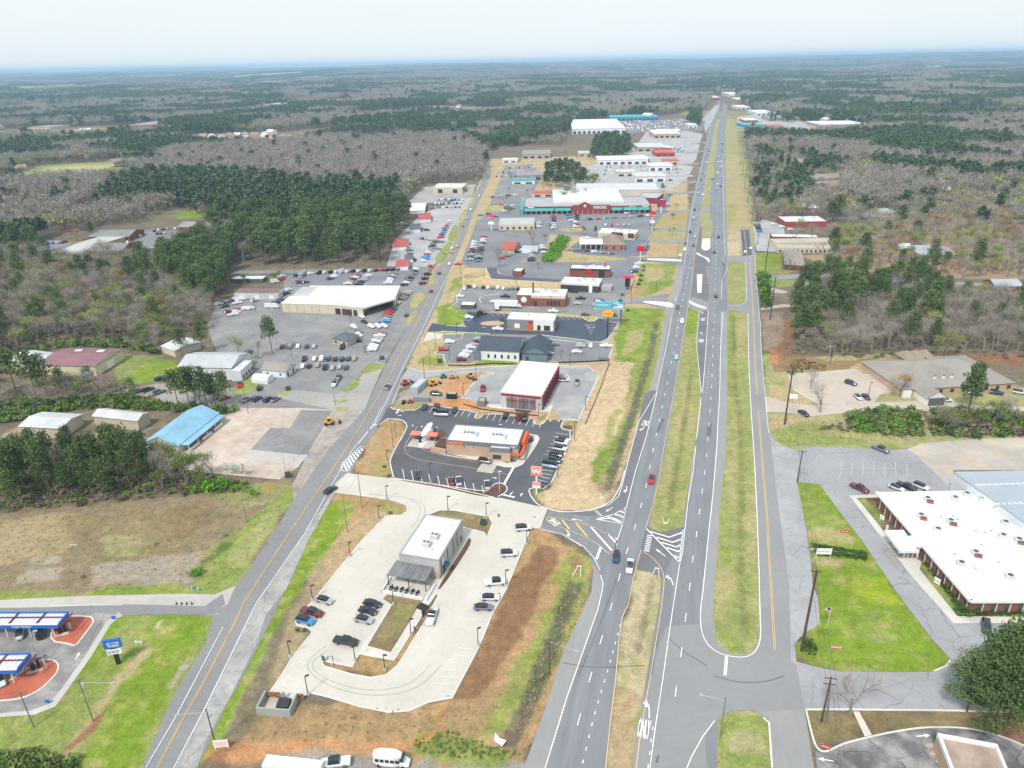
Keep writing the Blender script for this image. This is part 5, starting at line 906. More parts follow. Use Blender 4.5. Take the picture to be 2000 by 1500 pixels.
q = MB(); g = [(Lx*.43, -3.7, 7.6), (Lx*.53, -3.7, 7.6), (Lx*.48, -3.7, 10.6)]; q.face(g); q.face([(x, 0, z) for x, y, z in reversed(g)]); q.face([g[1], (g[1][0], 0, 7.6), (g[2][0], 0, 10.6), g[2]]); q.face([g[0], g[2], (g[2][0], 0, 10.6), (g[0][0], 0, 7.6)]); q.build('gable', M_redbr, e)
MB().tube((Lx*.48, -3.75, 7.4), (Lx*.48, -3.9, 7.4), 1.4, 1.4, 14).build('round_sign', flat('pale_pink_disc', (.7,.5,.45)), e)
letters(e, 'WINN DIXIE', Lx*.595, -3.55, 5.9, Lx*.105, 2.6, M_wp)
for k in range(24): MB().box(Lx*(.015+k*.0405), -3.9, 0, Lx*(.015+k*.0405)+.6, -3.3, 3.1).build('column', flat('pink_column', (.52,.30,.27)), e)
for k in range(18): onface(e, 'shopfront', M_glass, Lx, Wy, 'f', Lx*(.02+k*.054), Lx*(.055+k*.054), .3, 2.7)
for u, c_ in ((.03, M_wp), (.14, flat('navy_sign', (.04,.06,.2))), (.83, flat('green_sign', (.4,.6,.4))), (.93, M_wp)): onface(e, 'shop_sign', c_, Lx, Wy, 'f', Lx*u, Lx*(u+.05), 5.4, 6.2, .1)
block('long cream warehouse with pale metal roof behind the supermarket', (1125,371), (1288,370), (1128,358), 7, mat('pale_metal_siding', (.52,.51,.47), .8, .06), mat('pale_metal_roof', (.52,.53,.52), .7, .06), 'warehouse', par=.2)
block('red brick building with grey roof right of the supermarket', (1243,385), (1284,387), (1248,375), 5.5, M_redbr, M_gr, 'store')
pylon(1291,416, R(-14), 'tall maroon plaza sign at the supermarket entrance', [(5, 12, 8, flat('maroon_sign', (.28,.03,.07)), None, None, 0)], ph=6, pr=.6)
pylon(1273,452, R(-14), 'red and white pole sign above the plaza car park exit', [(12, 16, 5, M_red, None, None, 0), (12.5, 13.6, 5.1, M_wp, None, None, 0), (7, 9, 3.6, M_wp, None, None, 0)], ph=16)
pylon(960,452, R(-14), 'pink and white pole sign beside the cream store', [(10, 14, 4.8, flat('pink_sign', (.65,.08,.15)), None, None, 0), (10.8, 12, 4.9, M_wp, None, None, 0), (6, 8, 5, M_wp, None, None, 0)], ph=14)
pylon(1250,514, R(-14), 'bright red pole sign above the parked cars beside the highway verge', [(8.5, 12, 5.4, M_red, None, None, 0), (9, 9.8, 5.5, M_wp, None, None, 0)], ph=12)
pylon(1225,566, R(-14), 'black pole sign with pink top beside the low dark restaurant', [(2, 7.5, 3, M_blk, None, None, 0), (7.6, 9, 8, flat('hot_pink', (.75,.04,.12)), None, None, 0)], ph=8, pole=M_blk)
block('orange sign box standing at the edge of the bank lot', (1250,481), (1260,481), (1251,477), 4, M_orange, M_orange, 'sign_box', par=0, cat='sign')
# ---- car dealer
ZD = 5.5
def polybld(name, label, pts, h, wm, rm, lip=.4, cat='building', group=None):
 q = [P(x,y,h) for x,y in pts]; o = Vector((sum(v.x for v in q)/len(q),sum(v.y for v in q)/len(q),0)); e = empty(name,o,0,label,cat,group)
 l_ = [(v.x-o.x, v.y-o.y) for v in q]; MB().prism(l_, -.3, h-.3).build('wall', wm, e)
 cx = [((x)*1.01, (y)*1.01) for x, y in l_]; MB().prism(cx, h-.29, h).build('roof', rm, e); return e, l_
e, l_ = polybld('dealership', 'large cream car dealership with white flat roof and open showroom porch', [(550,592),(652,595),(708,601),(722,580),(770,583),(781,558),(607,558),(583,578),(567,578)], ZD, M_cream, mat('warm_white_roof', (.66,.62,.55), .7, .06))
a,b_ = Vector(l_[0]),Vector(l_[1]); u = (b_-a).normalized(); n_ = Vector((u.y,-u.x))
def wallbit(e,name,m,a,u,t0,t1,z0,z1,d=.12):
 n_ = Vector((u.y,-u.x)); q = [a+u*t0-n_*.05,a+u*t1-n_*.05,a+u*t1+n_*d,a+u*t0+n_*d]; return MB().prism([(v.x,v.y) for v in q],z0,z1).build(name,m,e)
for k in range(5): wallbit(e, 'panel_joint', flat('grey_panel_joint', (.38,.34,.28)), a, u, 4+k*4.6, 4.15+k*4.6, 0, 5)
a2, b2 = Vector(l_[1]), Vector(l_[2]); u2 = (b2-a2).normalized(); wallbit(e, 'garage_opening', flat('deep_shade', (.03,.03,.03)), a2, u2, .5, 4, 0, 3.4); wallbit(e, 'window', mat('brown_shopfront', (.09,.05,.04), .3), a2, u2, 5, 11.5, 0, 3.6); wallbit(e, 'window', MATS['brown_shopfront'], a2, u2, 12.5, 15, .2, 3.6)
a3, b3 = Vector(l_[3]), Vector(l_[4]); u3 = (b3-a3).normalized(); wallbit(e, 'showroom_glass', mat('showroom_glass', (.08,.07,.06), .2), a3, u3, .5, (b3-a3).length-1, 0, 4.2);
MB().prism([(l_[2][0], l_[2][1]), (l_[2][0]+2, l_[2][1]+1), (l_[4][0]+1, l_[4][1]), (l_[3][0], l_[3][1])], ZD-.9, ZD-.05).build('porch_roof', MATS['warm_white_roof'], e)
block('grey roofed back annex on the cream dealership', (570,577), (602,577), (583,559), 5.8, M_cream, M_gr, 'annex', par=0)
GRPS = 'sheds along the wood edge'
block('long low shed with patchy brown roof behind the car rows', (457,572), (543,572), (460,562), 4, mat('streaked_white_siding', (.50,.53,.52), .8, .15, .5), mat('patchy_maroon_roof', (.20,.13,.13), .8, .25, .5), 'shed', par=0, cat='shed', wins=[('f', 3, 0, 2.6, 3)], gm=M_wfr)
block('low white roofed shed at the end of the street by the pines', (450,544), (513,544), (453,538), 3, flat('dark_shed_wall', (.10,.10,.10)), M_wr, 'shed', par=0, cat='shed')
e, *_ = pitched('small office with dark grey hipped roof amid the parked cars', (646,661), (678,667), (660,646), 3.2, 5.4, mat('beige_office_wall', (.42,.36,.30)), M_shingd, hip=True, cat='office', wins=[('f', 2, 1, 2.2, 1.2)])
e, *_ = pitched('white cottage office with grey gable roof and porch', (508,722), (558,727), (514,706), 3.2, 5.6, M_white_w, M_shing, cat='office', wins=[('r', 2, .2, 2.3, 1.1), ('f', 2, 1, 2, .9)]);
e, Lx, Wy = pitched('big white metal warehouse with low pitched roof and open bay', (345,717), (452,719), (362,687), 6.0, 8.5, mat('streaked_white_metal', (.60,.62,.64), .6, .06, .8), mat('dull_silver_roof', (.44,.45,.46), .6, .10, .4, .08, .1), 'warehouse', cat='warehouse')
onface(e, 'bay_door', M_wfr, Lx-1, Wy-1, 'f', Lx*.42, Lx*.62, 0, 4.0, x0=.5, y0=.5); onface(e, 'bay_opening', flat('deep_shade', (.03,.03,.03)), Lx-1, Wy-1, 'f', Lx*.64, Lx*.8, 0, 3.4, x0=.5, y0=.5, d=.1); MB().box(Lx-.2, -1, 0, Lx+4.5, Wy*.6, 5.2).build('lean_to', MATS['streaked_white_metal'], e)
for k in range(4): MB().box(Lx+4.4, .4+k*3, .8, Lx+4.6, 1.8+k*3, 2.4).build('window', M_glass, e)
# arched white tent
a, b_, c_ = P(492,748), P(523,751), P(498,738); u = b_-a; LX = u.length; u.normalize(); v = Vector((-u.y, u.x, 0)); WY = (c_-a).dot(v); e = empty('tent_shed', a, atan2(u.y, u.x), 'small white arched tent shed beside the cottage office', 'shed')
mb = MB(); n = 9; arc = [(WY/2-WY/2*cos(pi*k/n),1.6+1.7*sin(pi*k/n)) for k in range(n+1)]; arc = [(0,0)]+arc+[(WY,0)]
for (y0,z0),(y1,z1) in zip(arc[:-1],arc[1:]): mb.face([(0,y0,z0),(LX,y0,z0),(LX,y1,z1),(0,y1,z1)])
mb.build('cover', mat('white_tarpaulin', (.68,.70,.72), .6, .04), e); mb = MB(); mb.face([(LX-.05, y, z) for y, z in arc]); mb.build('end_panel', MATS['white_tarpaulin'], e); mb = MB(); mb.face([(.05, y, z) for y, z in reversed(arc)]); mb.build('end_panel', MATS['white_tarpaulin'], e)
# maroon and cream sheds
e, Lx, Wy = pitched('long cream shed with faded maroon roof and white doors', (74,713), (185,716), (112,678), 5, 7, mat('cream_block', (.58,.53,.36), .8, .06), mat('faded_maroon_roof', (.235,.12,.135), .7, .14, .6), 'shed', cat='shed'); onface(e, 'door', M_wfr, Lx-1, Wy-1, 'r', Wy*.35, Wy*.6, 0, 3.5, x0=.5, y0=.5)
for k in range(2): MB().box(Lx*(.3+.4*k), Wy*.62, 6.4, Lx*(.3+.4*k)+3.5, Wy*.72, 6.75).build('skylight', M_wr, e)
pitched('cream shed with grey roof joined to the maroon one', (15,704), (72,712), (48,681), 4.6, 6.4, MATS['cream_block'], mat('pale_tin_roof', (.50,.50,.49), .6, .12, .6), 'shed', cat='shed')
pitched('narrow beige shed with rusted white roof half hidden by trees', (312,676), (340,686), (345,652), 3.5, 4.6, M_cream, MATS['pale_tin_roof'], 'shed', cat='shed')
e, *_ = pitched('tan metal shed with light roof and red edge left of the blue roof', (178,813), (268,823), (196,796), 4.5, 6, mat('tan_metal', (.50,.42,.32), .7, .05), MATS['pale_tin_roof'], 'shed', cat='shed')
pitched('tan shed with light roof standing among the pines', (34,833), (118,838), (64,803), 4.5, 5.8, MATS['tan_metal'], MATS['pale_tin_roof'], 'shed', cat='shed')
# blue roof building
e, Lx, Wy = pitched('pale building with bright sky-blue metal roof and porch', (277,866), (347,872), (361,801), 3.4, 6.6, mat('off_white_block', (.56,.53,.47), .8, .06), mat('sky_blue_metal_roof', (.24,.44,.58), .5, .12, .5), 'building', cat='building', axis='y', wins=[('f', 2, 1.6, 2.1, 1.4)])
MB().box(Lx-.5, 2, 2.9, Lx+3.0, Wy-1, 3.15).build('porch_roof', MATS['sky_blue_metal_roof'], e)
for k in range(5): MB().box(Lx+2.6, 2.2+k*(Wy-4)/4.1, 0, Lx+2.8, 2.4+k*(Wy-4)/4.1, 2.9).build('post', M_wfr, e)
for k in range(3): MB().box(Lx+2.65, 2.6+k*8, .3, Lx+2.8, 8.6+k*8, 1.2).build('railing', M_wfr, e)
# ---- big brick building and annex,right
h = 4.6
e, l_ = polybld('brick_office', 'wide red brick office with speckled white flat roof and white porte-cochere', [(1716,962),(1896,959),(2140,1103),(2180,1170),(1898,1171)], h, M_brick, mat('speckled_white_membrane', (.74,.75,.76), .7, .06, .8, .12, .06), cat='building')
A0,A1 = Vector(l_[0]),Vector(l_[4]); u = (A1-A0).normalized(); Lf = (A1-A0).length
def wb(name,m,A_,B_,t0,t1,z0,z1,d):
 u_ = (Vector(B_)-Vector(A_)).normalized(); n_ = Vector((-u_.y,u_.x)) ; cc = -(Vector(A_));
 if n_.dot(-(Vector(A_)+u_*5)) > 0: n_ = -n_
 q = [Vector(A_)+u_*t0-n_*.05,Vector(A_)+u_*t1-n_*.05,Vector(A_)+u_*t1+n_*d,Vector(A_)+u_*t0+n_*d]; return MB().prism([(v.x,v.y) for v in q],z0,z1).build(name,m,e)
for k in range(15):
 t = Lf*(k+.5)/15
 if k in (6,7): continue
 wb('window', M_glass, l_[0], l_[4], t-.5, t+.5, .5, 3.9, .06); wb('pilaster', flat('pale_pilaster', (.55,.52,.47)), l_[0], l_[4], t+.55, t+.85, 0, 4.0, .22)
for k in range(8): t = 2.5+k*3.4; wb('window', M_glass, l_[4], l_[3], t-.5, t+.5, .5, 3.9, .06); wb('pilaster', MATS['pale_pilaster'], l_[4], l_[3], t+.55, t+.85, 0, 4, .22)
wb('fascia', M_wfr, l_[0], l_[4], -.5, Lf+.4, 4.05, 4.75, .8); wb('fascia', M_wfr, l_[4], l_[3], -.4, 40, 4.05, 4.75, .8)
org = Vector((e.location.x,e.location.y))
def onroof(px,py,sx,sy,sz,m=None,fans=1,rz=0):
 p = P(px,py,h); o = unit(e,0,0,0,sx,sy,sz,m,fans); o.location = (p.x-org.x,p.y-org.y,h+.15); o.rotation_euler = (0,0,rz)
M_rust = mat('rusty_unit', (.30,.10,.06), .8, .2, 2)
for x,y,r in ((1803,979,1),(1848,1023,1),(1896,1085,1),(1857,978,0),(1912,980,0),(1955,1026,0),(1950,1052,0),(1981,1060,1),(1868,1106,0),(1963,1132,0),(1790,1012,1),(1823,1040,0),(1880,970,0)):
 onroof(x,y,2.2,1.8,1.1,None,1,R(-25));
 if r: onroof(x+7,y+5,1.8,1.5,.8,M_rust,1,R(-25))
g0 = P(1727,1042,h); pc = [P(x, y, 3.9) for x, y in ((1727,1038),(1765,1037),(1778,1060),(1794,1078),(1758,1078))]; MB().prism([(v.x-org.x, v.y-org.y) for v in pc], 3.5, 4.3).build('porte_cochere_roof', mat('porch_membrane', (.72,.73,.74), .7, .04), e)
pc2 = [P(x, y, 3.9) for x, y in ((1768,1049),(1802,1049),(1812,1071),(1779,1066))]; MB().prism([(v.x-org.x, v.y-org.y) for v in pc2], 3.6, 4.4).build('walkway_roof', MATS['porch_membrane'], e)
for x,y in ((1729,1046),(1738,1058),(1747,1070),(1756,1082),(1765,1088),(1772,1088),(1781,1088),(1790,1088)):
 q = P(x, y); MB().box(q.x-org.x-.25, q.y-org.y-.25, 0, q.x-org.x+.25, q.y-org.y+.25, 3.5).build('column', M_wfr, e)
block('grey flat roofed white warehouse annex behind the brick office', (1862,922), (1900,962), (2080,915), 7, M_white_w, M_gr, 'warehouse') if 0 else None
e, l_ = polybld('warehouse', 'white warehouse annex with blue-grey metal roof behind the brick office', [(1862,921),(2120,915),(2240,1040),(2060,1050),(1897,960)][:0] or [(1864,922),(2150,917),(2260,1010),(2110,1090),(2000,1018)], 7.5, M_white_w, mat('blue_grey_metal_roof', (.34,.38,.41), .6, .06, .5, .1, .06), cat='warehouse')
for k in range(2):
 for j in range(12):
  p = P(1912+11*j+38*k, 947.5+37*k-.35*j, 7.5); MB().box(-1, -.35, 0, 1, .35, .12).build('skylight', M_wr, e).location = (p.x-e.location.x, p.y-e.location.y, 7.52)
# ---- nursing home
e, Lx, Wy = pitched('wide single storey clinic with grey hipped shingle roof and white porch', (1762,762), (1985,748), (1712,703), 3.4, 9.0, M_tanbr, M_shing, 'nursing_home', hip=True, cat='building', wins=[('f', 10, .8, 2.4, 1.6)])
for k in range(3):
 t = Lx*(.34+.075*k); o = MB(); y0, y1, z0 = Wy*.16, Wy*.34, 5.0; o.face([(t-1.6, y0, z0), (t+1.6, y0, z0), (t, y0, z0+2)]); o.face([(t-1.8, y0-.2, z0-.1), (t, y0-.2, z0+2.2), (t, y1, z0+2.2), (t-1.8, y1, z0+.9)]); o.face([(t, y0-.2, z0+2.2), (t+1.8, y0-.2, z0-.1), (t+1.8, y1, z0+.9), (t, y1, z0+2.2)]); o.build('dormer', M_shing, e); MB().box(t-1, y0-.1, z0, t+1, y0-.02, z0+1.1).build('dormer_window', M_wfr, e)
 t = Lx*(.36+.085*k); o = MB(); o.face([(t-3, Wy*.7, 6.6), (t+3, Wy*.7, 6.6), (t, Wy*.85, 9.4)]); o.face([(t-3, Wy*.98, 6.6), (t-3, Wy*.7, 6.6), (t, Wy*.85, 9.4)]); o.face([(t+3, Wy*.7, 6.6), (t+3, Wy*.98, 6.6), (t, Wy*.85, 9.4)]); o.build('rear_gable', M_shingb, e)
pitched('', 0, 0, 0, 3.4, 6.2, M_wfr, M_shing, e=e, org=(Lx*.10, -9, 9, 14), axis='y', wname='porch_post_wall', rname='porch_roof'); MB().box(Lx*.10+1.2, -9.1, 0, Lx*.10+7.8, -8.4, 2.9).build('porch_opening', flat('porch_shade', (.12,.12,.12)), e); MB().box(.6, -.6, -.1, Lx*.1-1, .8, 3.0).build('garage_front', M_wfr, e)
# ---- bottom right: walled canopy roof
hh = 4.5; q = [P(x, y, hh) for x, y in ((1831,1431),(1948,1453),(1985,1540),(1880,1560))]; o = q[0].copy(); o.z = 0; e = empty('restaurant', o, 0, 'flat brown roof with broad white parapet at the lower right corner', 'building')
l_ = [(v.x-o.x, v.y-o.y) for v in q]; MB().prism(l_, -.2, hh-.9).build('wall', M_tanbr, e); MB().prism([(x*.99+.05, y*.99-.05) for x, y in l_], hh-.89, hh-.8).build('roof', mat('brown_gravel_roof', (.40,.31,.25), .95, .14, .7, .1, .15, col2=(.30,.22,.17)), e)
mb = MB()
for i in range(4):
 a,b_ = Vector(l_[i]),Vector(l_[(i+1) % 4]); u = (b_-a).normalized(); n_ = Vector((-u.y,u.x));
 if n_.dot(Vector(l_[2])*.5-a) < 0: n_ = -n_
 qq = [a,b_,b_+n_*.55,a+n_*.55]; mb.prism([(v.x,v.y) for v in qq],hh-1.1,hh+.002*i)
mb.build('parapet', M_wfr, e)
for x,y in ((1825,1457),(1833,1473),(1845,1488)):
 p = P(x, y); e2 = empty('order_bollard_island', p, 0, {1825:'upper',1833:'middle',1845:'lower'}[x]+' tan kerbed island beside the white parapet roof', 'island', 'kerbed islands by the parapet roof'); MB().prism(smooth([(-1.8,-.5),(1.6,-.5),(1.6,.5),(-1.8,.5)], 2), 0, .18).build('kerb_body', M_beige, e2)
# ---- car wash canopies,lower left
def wash(A,B,Cc,label):
 a, rz, Lx, Wy, sk = frame(A, B, Cc, 4.2); e = empty('wash_canopy', (a.x, a.y, 0), rz, label, 'canopy', 'vacuum canopies of the car wash')
 MB().box(0, 0, 3.7, Lx, Wy, 4.0).build('roof_deck', mat('canopy_deck', (.62,.63,.65), .5, .06), e)
 mb = MB(); mb.box(-.2, -.25, 3.4, Lx+.2, 0, 4.5).box(Lx, 0, 3.4, Lx+.25, Wy+.1, 4.5).box(-.2, Wy, 3.4, Lx+.2, Wy+.2, 4.5).build('blue_fascia', M_bluep, e); MB().box(-.2, -.3, 4.51, Lx+.25, .15, 4.62).build('white_edge', M_wfr, e)
 for k in range(int(Lx/1.1)): MB().box(.5+k*1.1, .3, 4.01, .62+k*1.1, Wy-.3, 4.12).build('roof_rib', M_wfr, e)
 for k in range(int(Lx/7)+1): MB().box(2+k*7, .1, 4.13, 2.25+k*7, Wy-.1, 4.4).build('maroon_beam', flat('maroon_steel', (.15,.02,.04)), e)
 MB().box(.1, Wy*.6, 4.13, Lx-.2, Wy*.6+.2, 4.42).build('maroon_beam', MATS['maroon_steel'], e)
 for k in range(int(Lx/6)+1):
  for y in (.5, Wy-.6): MB().tube((Lx-2-k*6, y, 0), (Lx-2-k*6, y, 3.7), .14).build('post', M_wfr, e)
 letters(e, 'CAR WASH', Lx-9, -.27, 3.95, 5, .5, M_wfr)
wash((-110,1222), (112,1221), (-100,1198), 'long blue edged white vacuum canopy beside the upper red mulch bed'); wash((-90,1312), (32,1309), (-85,1281), 'shorter blue edged canopy above the lower red mulch bed')
for px, py, t in ((118,1237,'upper'), (66,1308,'lower')):
 p = P(px, py); e = empty('vacuum_machine', p, R(20), 'cluster of dark vacuum tanks and hoses on the %s red mulch bed' % t, 'vacuum machine', 'vacuum tanks'); MB().tube((0,0,0), (0,0,1.9), .5, .5, 8).build('tank', M_blk, e); MB().tube((1.1,.4,0), (1.1,.4,2.6), .35, .35, 8).build('tank', M_blk, e); MB().tube((1.1,.4,2.4), (3.2,1.0,2.6), .12).tube((0,0,1.8), (-1.2,.3,.9), .1).build('hose', M_blk, e); MB().box(-1.3,-1.2,0,2,-.2,.15).build('pad', M_beige, e); MB().tube((2.1,1.0,0), (2.1,1.0,2.2), .3).build('tank', M_unit, e)
p = P(232,1296); s = empty('pole_sign', p, R(12), 'blue car wash sign over a white reader board on a black pole in the grass', 'sign', 'pole signs'); MB().box(-.45,-.3,0,.45,.3,3.2).build('pole', M_blk, s); MB().box(-1.9,-.3,5.1,1.9,.3,7.6).build('sign_panel', M_bluep, s); MB().box(-.7,-.25,3.2,.7,.25,5.1).build('pole_neck', M_blk, s); MB().box(-1.6,-.35,3.3,1.6,.35,4.8).build('reader_board', M_wp, s)
letters(s, '$7 CAR\nWASH', .2, -.33, 6.2, 2.8, 1.5, M_wp); letters(s, '~2', 0, -.38, 4.05, 2.7, .9, M_blk)
def board(px, py, w, z0, z1, rz, label, txt=None, m=None, tm=None, posts=2, cat='sign', hs=.6):
 p = P(px, py); s = empty('board_sign', p, rz, label, cat, 'small boards on posts')
 for k in range(posts): x = -w/2+.15+k*(w-.3)/(posts-1); MB().box(x-.07, -.05, 0, x+.07, .05, z1).build('post', M_wfr, s)
 o = MB().box(-w/2, -.12, z0, w/2, -.05, z1).build('sign_panel', m or M_wp, s)
 if txt: letters(o,txt,0,-.14,(z0+z1)/2,w*.8,(z1-z0)*hs,tm or M_blk)
 return s
board(434,1462,3.0,.5,2.6,R(4),'white board on two posts at the foot of the roadside pole','~4', tm=M_pk); board(272,1259,1.9,.5,1.2,R(-6),'small white yard board right of the blue car wash sign','~2', tm=M_blk)
board(460,930,7.5,2.2,5.2,R(-6),'wide faded advertisement board on two tall poles at the yard edge','~2', m=mat('faded_poster', (.55,.58,.55), .7, .3, 1.0, col2=(.45,.20,.18)), tm=flat('faded_green_letters', (.15,.42,.22)))
board(1607,1090,4.2,1.4,3.4,R(-4),'white sign box at the near end of the double hedge','~1', tm=flat('grey_letters', (.3,.3,.3)), hs=.25); board(1829,1142,1.6,.4,2.2,R(-60),'white sign on the grass strip by the lower sidewalk bend','~2', tm=M_blk, hs=.3); board(1722,1016,1.4,.3,1.8,R(-60),'white sign on the grass strip near the upper sidewalk corner','~2', tm=M_blk, hs=.3)
board(1649,1041,2.6,.2,1.1,R(-6),'low red and white board lying in the grass by the drive','~2', m=M_red, tm=M_wp); board(1632,1268,2.6,.3,1.1,R(-8),'low pink flowered stone sign on the green lawn','~1', m=mat('pink_board', (.62,.22,.25), .8, .3, 2), tm=M_wp); board(1612,1462,1.8,.2,1.1,R(-30),'small red and white board in the kerbed bed at the lot entrance','~1', m=M_red, tm=M_wp)
block('tiny white utility cabinet on the verge beside the tall pole', (1542,772), (1559,773), (1543,768), 1.5, M_wp, M_wp, 'utility_cabinet', par=0, cat='cabinet')
# ---- hedge rows,shrubs come with the plants
# ---- church lot,upper left
e, *_ = pitched('low building with broad pale flat-pitched roof beside the upper left lot', (104,496), (160,496), (150,462), 4, 5.5, M_tanbr, mat('pale_tan_roof', (.45,.43,.40), .8, .06), cat='building')
pitched('church with grey-green hipped roof and dormers in the upper left lot', (170,490), (238,490), (178,476), 4, 7.5, M_brick, mat('grey_green_shingle', (.20,.22,.20), .9, .1), cat='building', wins=[('f', 6, .5, 2.6, 1.2)]); pitched('brick hall with long grey-green roof behind the church', (172,463), (252,462), (178,450), 4, 7, M_brick, MATS['grey_green_shingle'], cat='building', wins=[('f', 5, .6, 2.5, 1.5)])
pitched('brick building with grey roof at the far end of the upper left lot', (345,444), (408,444), (350,433), 4, 6.5, M_brick, M_shing, cat='building', wins=[('f', 4, .6, 2.5, 2)])
# ---- right side strip: school-like buildings and houses
block('red building with flat white roof beyond the frontage road end', (1534,433), (1617,432), (1538,422), 4.5, flat('dull_red_wall', (.28,.06,.06)), M_wr, 'store', units=3); block('low building with long white roof among bare trees', (1508,462), (1600,464), (1512,456), 3.6, M_redbr, M_wr, 'store'); block('long white motel wing behind leafless trees', (1515,474), (1640,472), (1518,466), 3.8, M_cream, mat('tan_flat_roof', (.42,.38,.30)), 'motel', wins=[('f', 12, .4, 2.2, 1.3)])
block('second pale motel wing nearer the lawn', (1520,484), (1625,484), (1523,478), 3.6, M_cream, MATS['tan_flat_roof'], 'motel', wins=[('f', 12, .4, 2.2, 1.3)]); pitched('small brick house with steep grey roof at the lawn corner', (1532,517), (1572,519), (1531,488), 3.6, 6, M_brick, M_shing, wins=[('f', 3, .8, 2, 1.1)])
HS = [(1565,407,1602,'white two storey house above the red building'),(1798,498,1880,'long grey house among leafless trees'),(1757,486,1782,'small dark red shed with white roof in the bare wood'),(1800,366,1840,'pale grey roofed house far in the right wood'),(1840,372,1880,'brown roofed house far in the right wood'),(1615,365,1645,'grey hipped house beside a green yard'),(1570,325,1592,'blue-grey roofed house near the far right pines'),(1650,345,1692,'pale roofed bungalow at the bend of the lane'),(1722,417,1760,'brown brick house hidden behind pines'),(1690,425,1722,'small brick cottage with blue door among trees'),(1945,560,2000,'pale roofed house at the right edge behind trees'),(1575,560,1600,'white roofed outbuilding among the right pines'),(1697,572,1712,'tiny white shed deep in the pines')]
for x0,y0,x1,lb in HS:
 w = x1-x0; pitched(lb, (x0,y0), (x1,y0-1), (x0+w*.08,y0-w*.24), 3, 5.6, [M_white_w, M_brick, M_tanbr][x0 % 3], [M_shing, M_wr if 'white' in lb else M_shingb, MATS['blue_grey_metal_roof']][x1 % 3] if 'white' not in lb else M_wr, hip=x0 % 2 == 0, wins=[('f', 3, .8, 2, 1.2)])
# ---- left of the old road
block('cream workshop with dark bays beside the wood stacks', (845,366), (903,366), (848,358), 6, M_cream, MATS['warm_white_roof'], 'workshop', wins=[('f', 2, 0, 4, 5)], gm=MATS['deep_shade'])
for x, y, w, c, lb in ((765,482,30,'faded_red_roof','car dealer shed with bright red roof at the wood edge'),(800,412,30,'r2','white dealer office with pale roof'),(818,428,24,'faded_red_roof','orange roofed dealer hut by the old road'),(772,520,26,'faded_red_roof','low red roofed hut near the street corner'),(790,506,18,'r3','grey roofed hut beside the red roofed hut'),(800,448,22,'r3','dark roofed workshop behind the dealer cars')):
 pitched(lb, (x,y), (x+w,y-1), (x+w*.2,y-w*.5), 3.2, 4.6, M_white_w, MATS.get(c) or (mat('bright_orange_roof', (.62,.14,.08)) if 'orange' in lb else (M_wr if c == 'r2' else M_shingd)), 'dealer_hut', cat='hut')
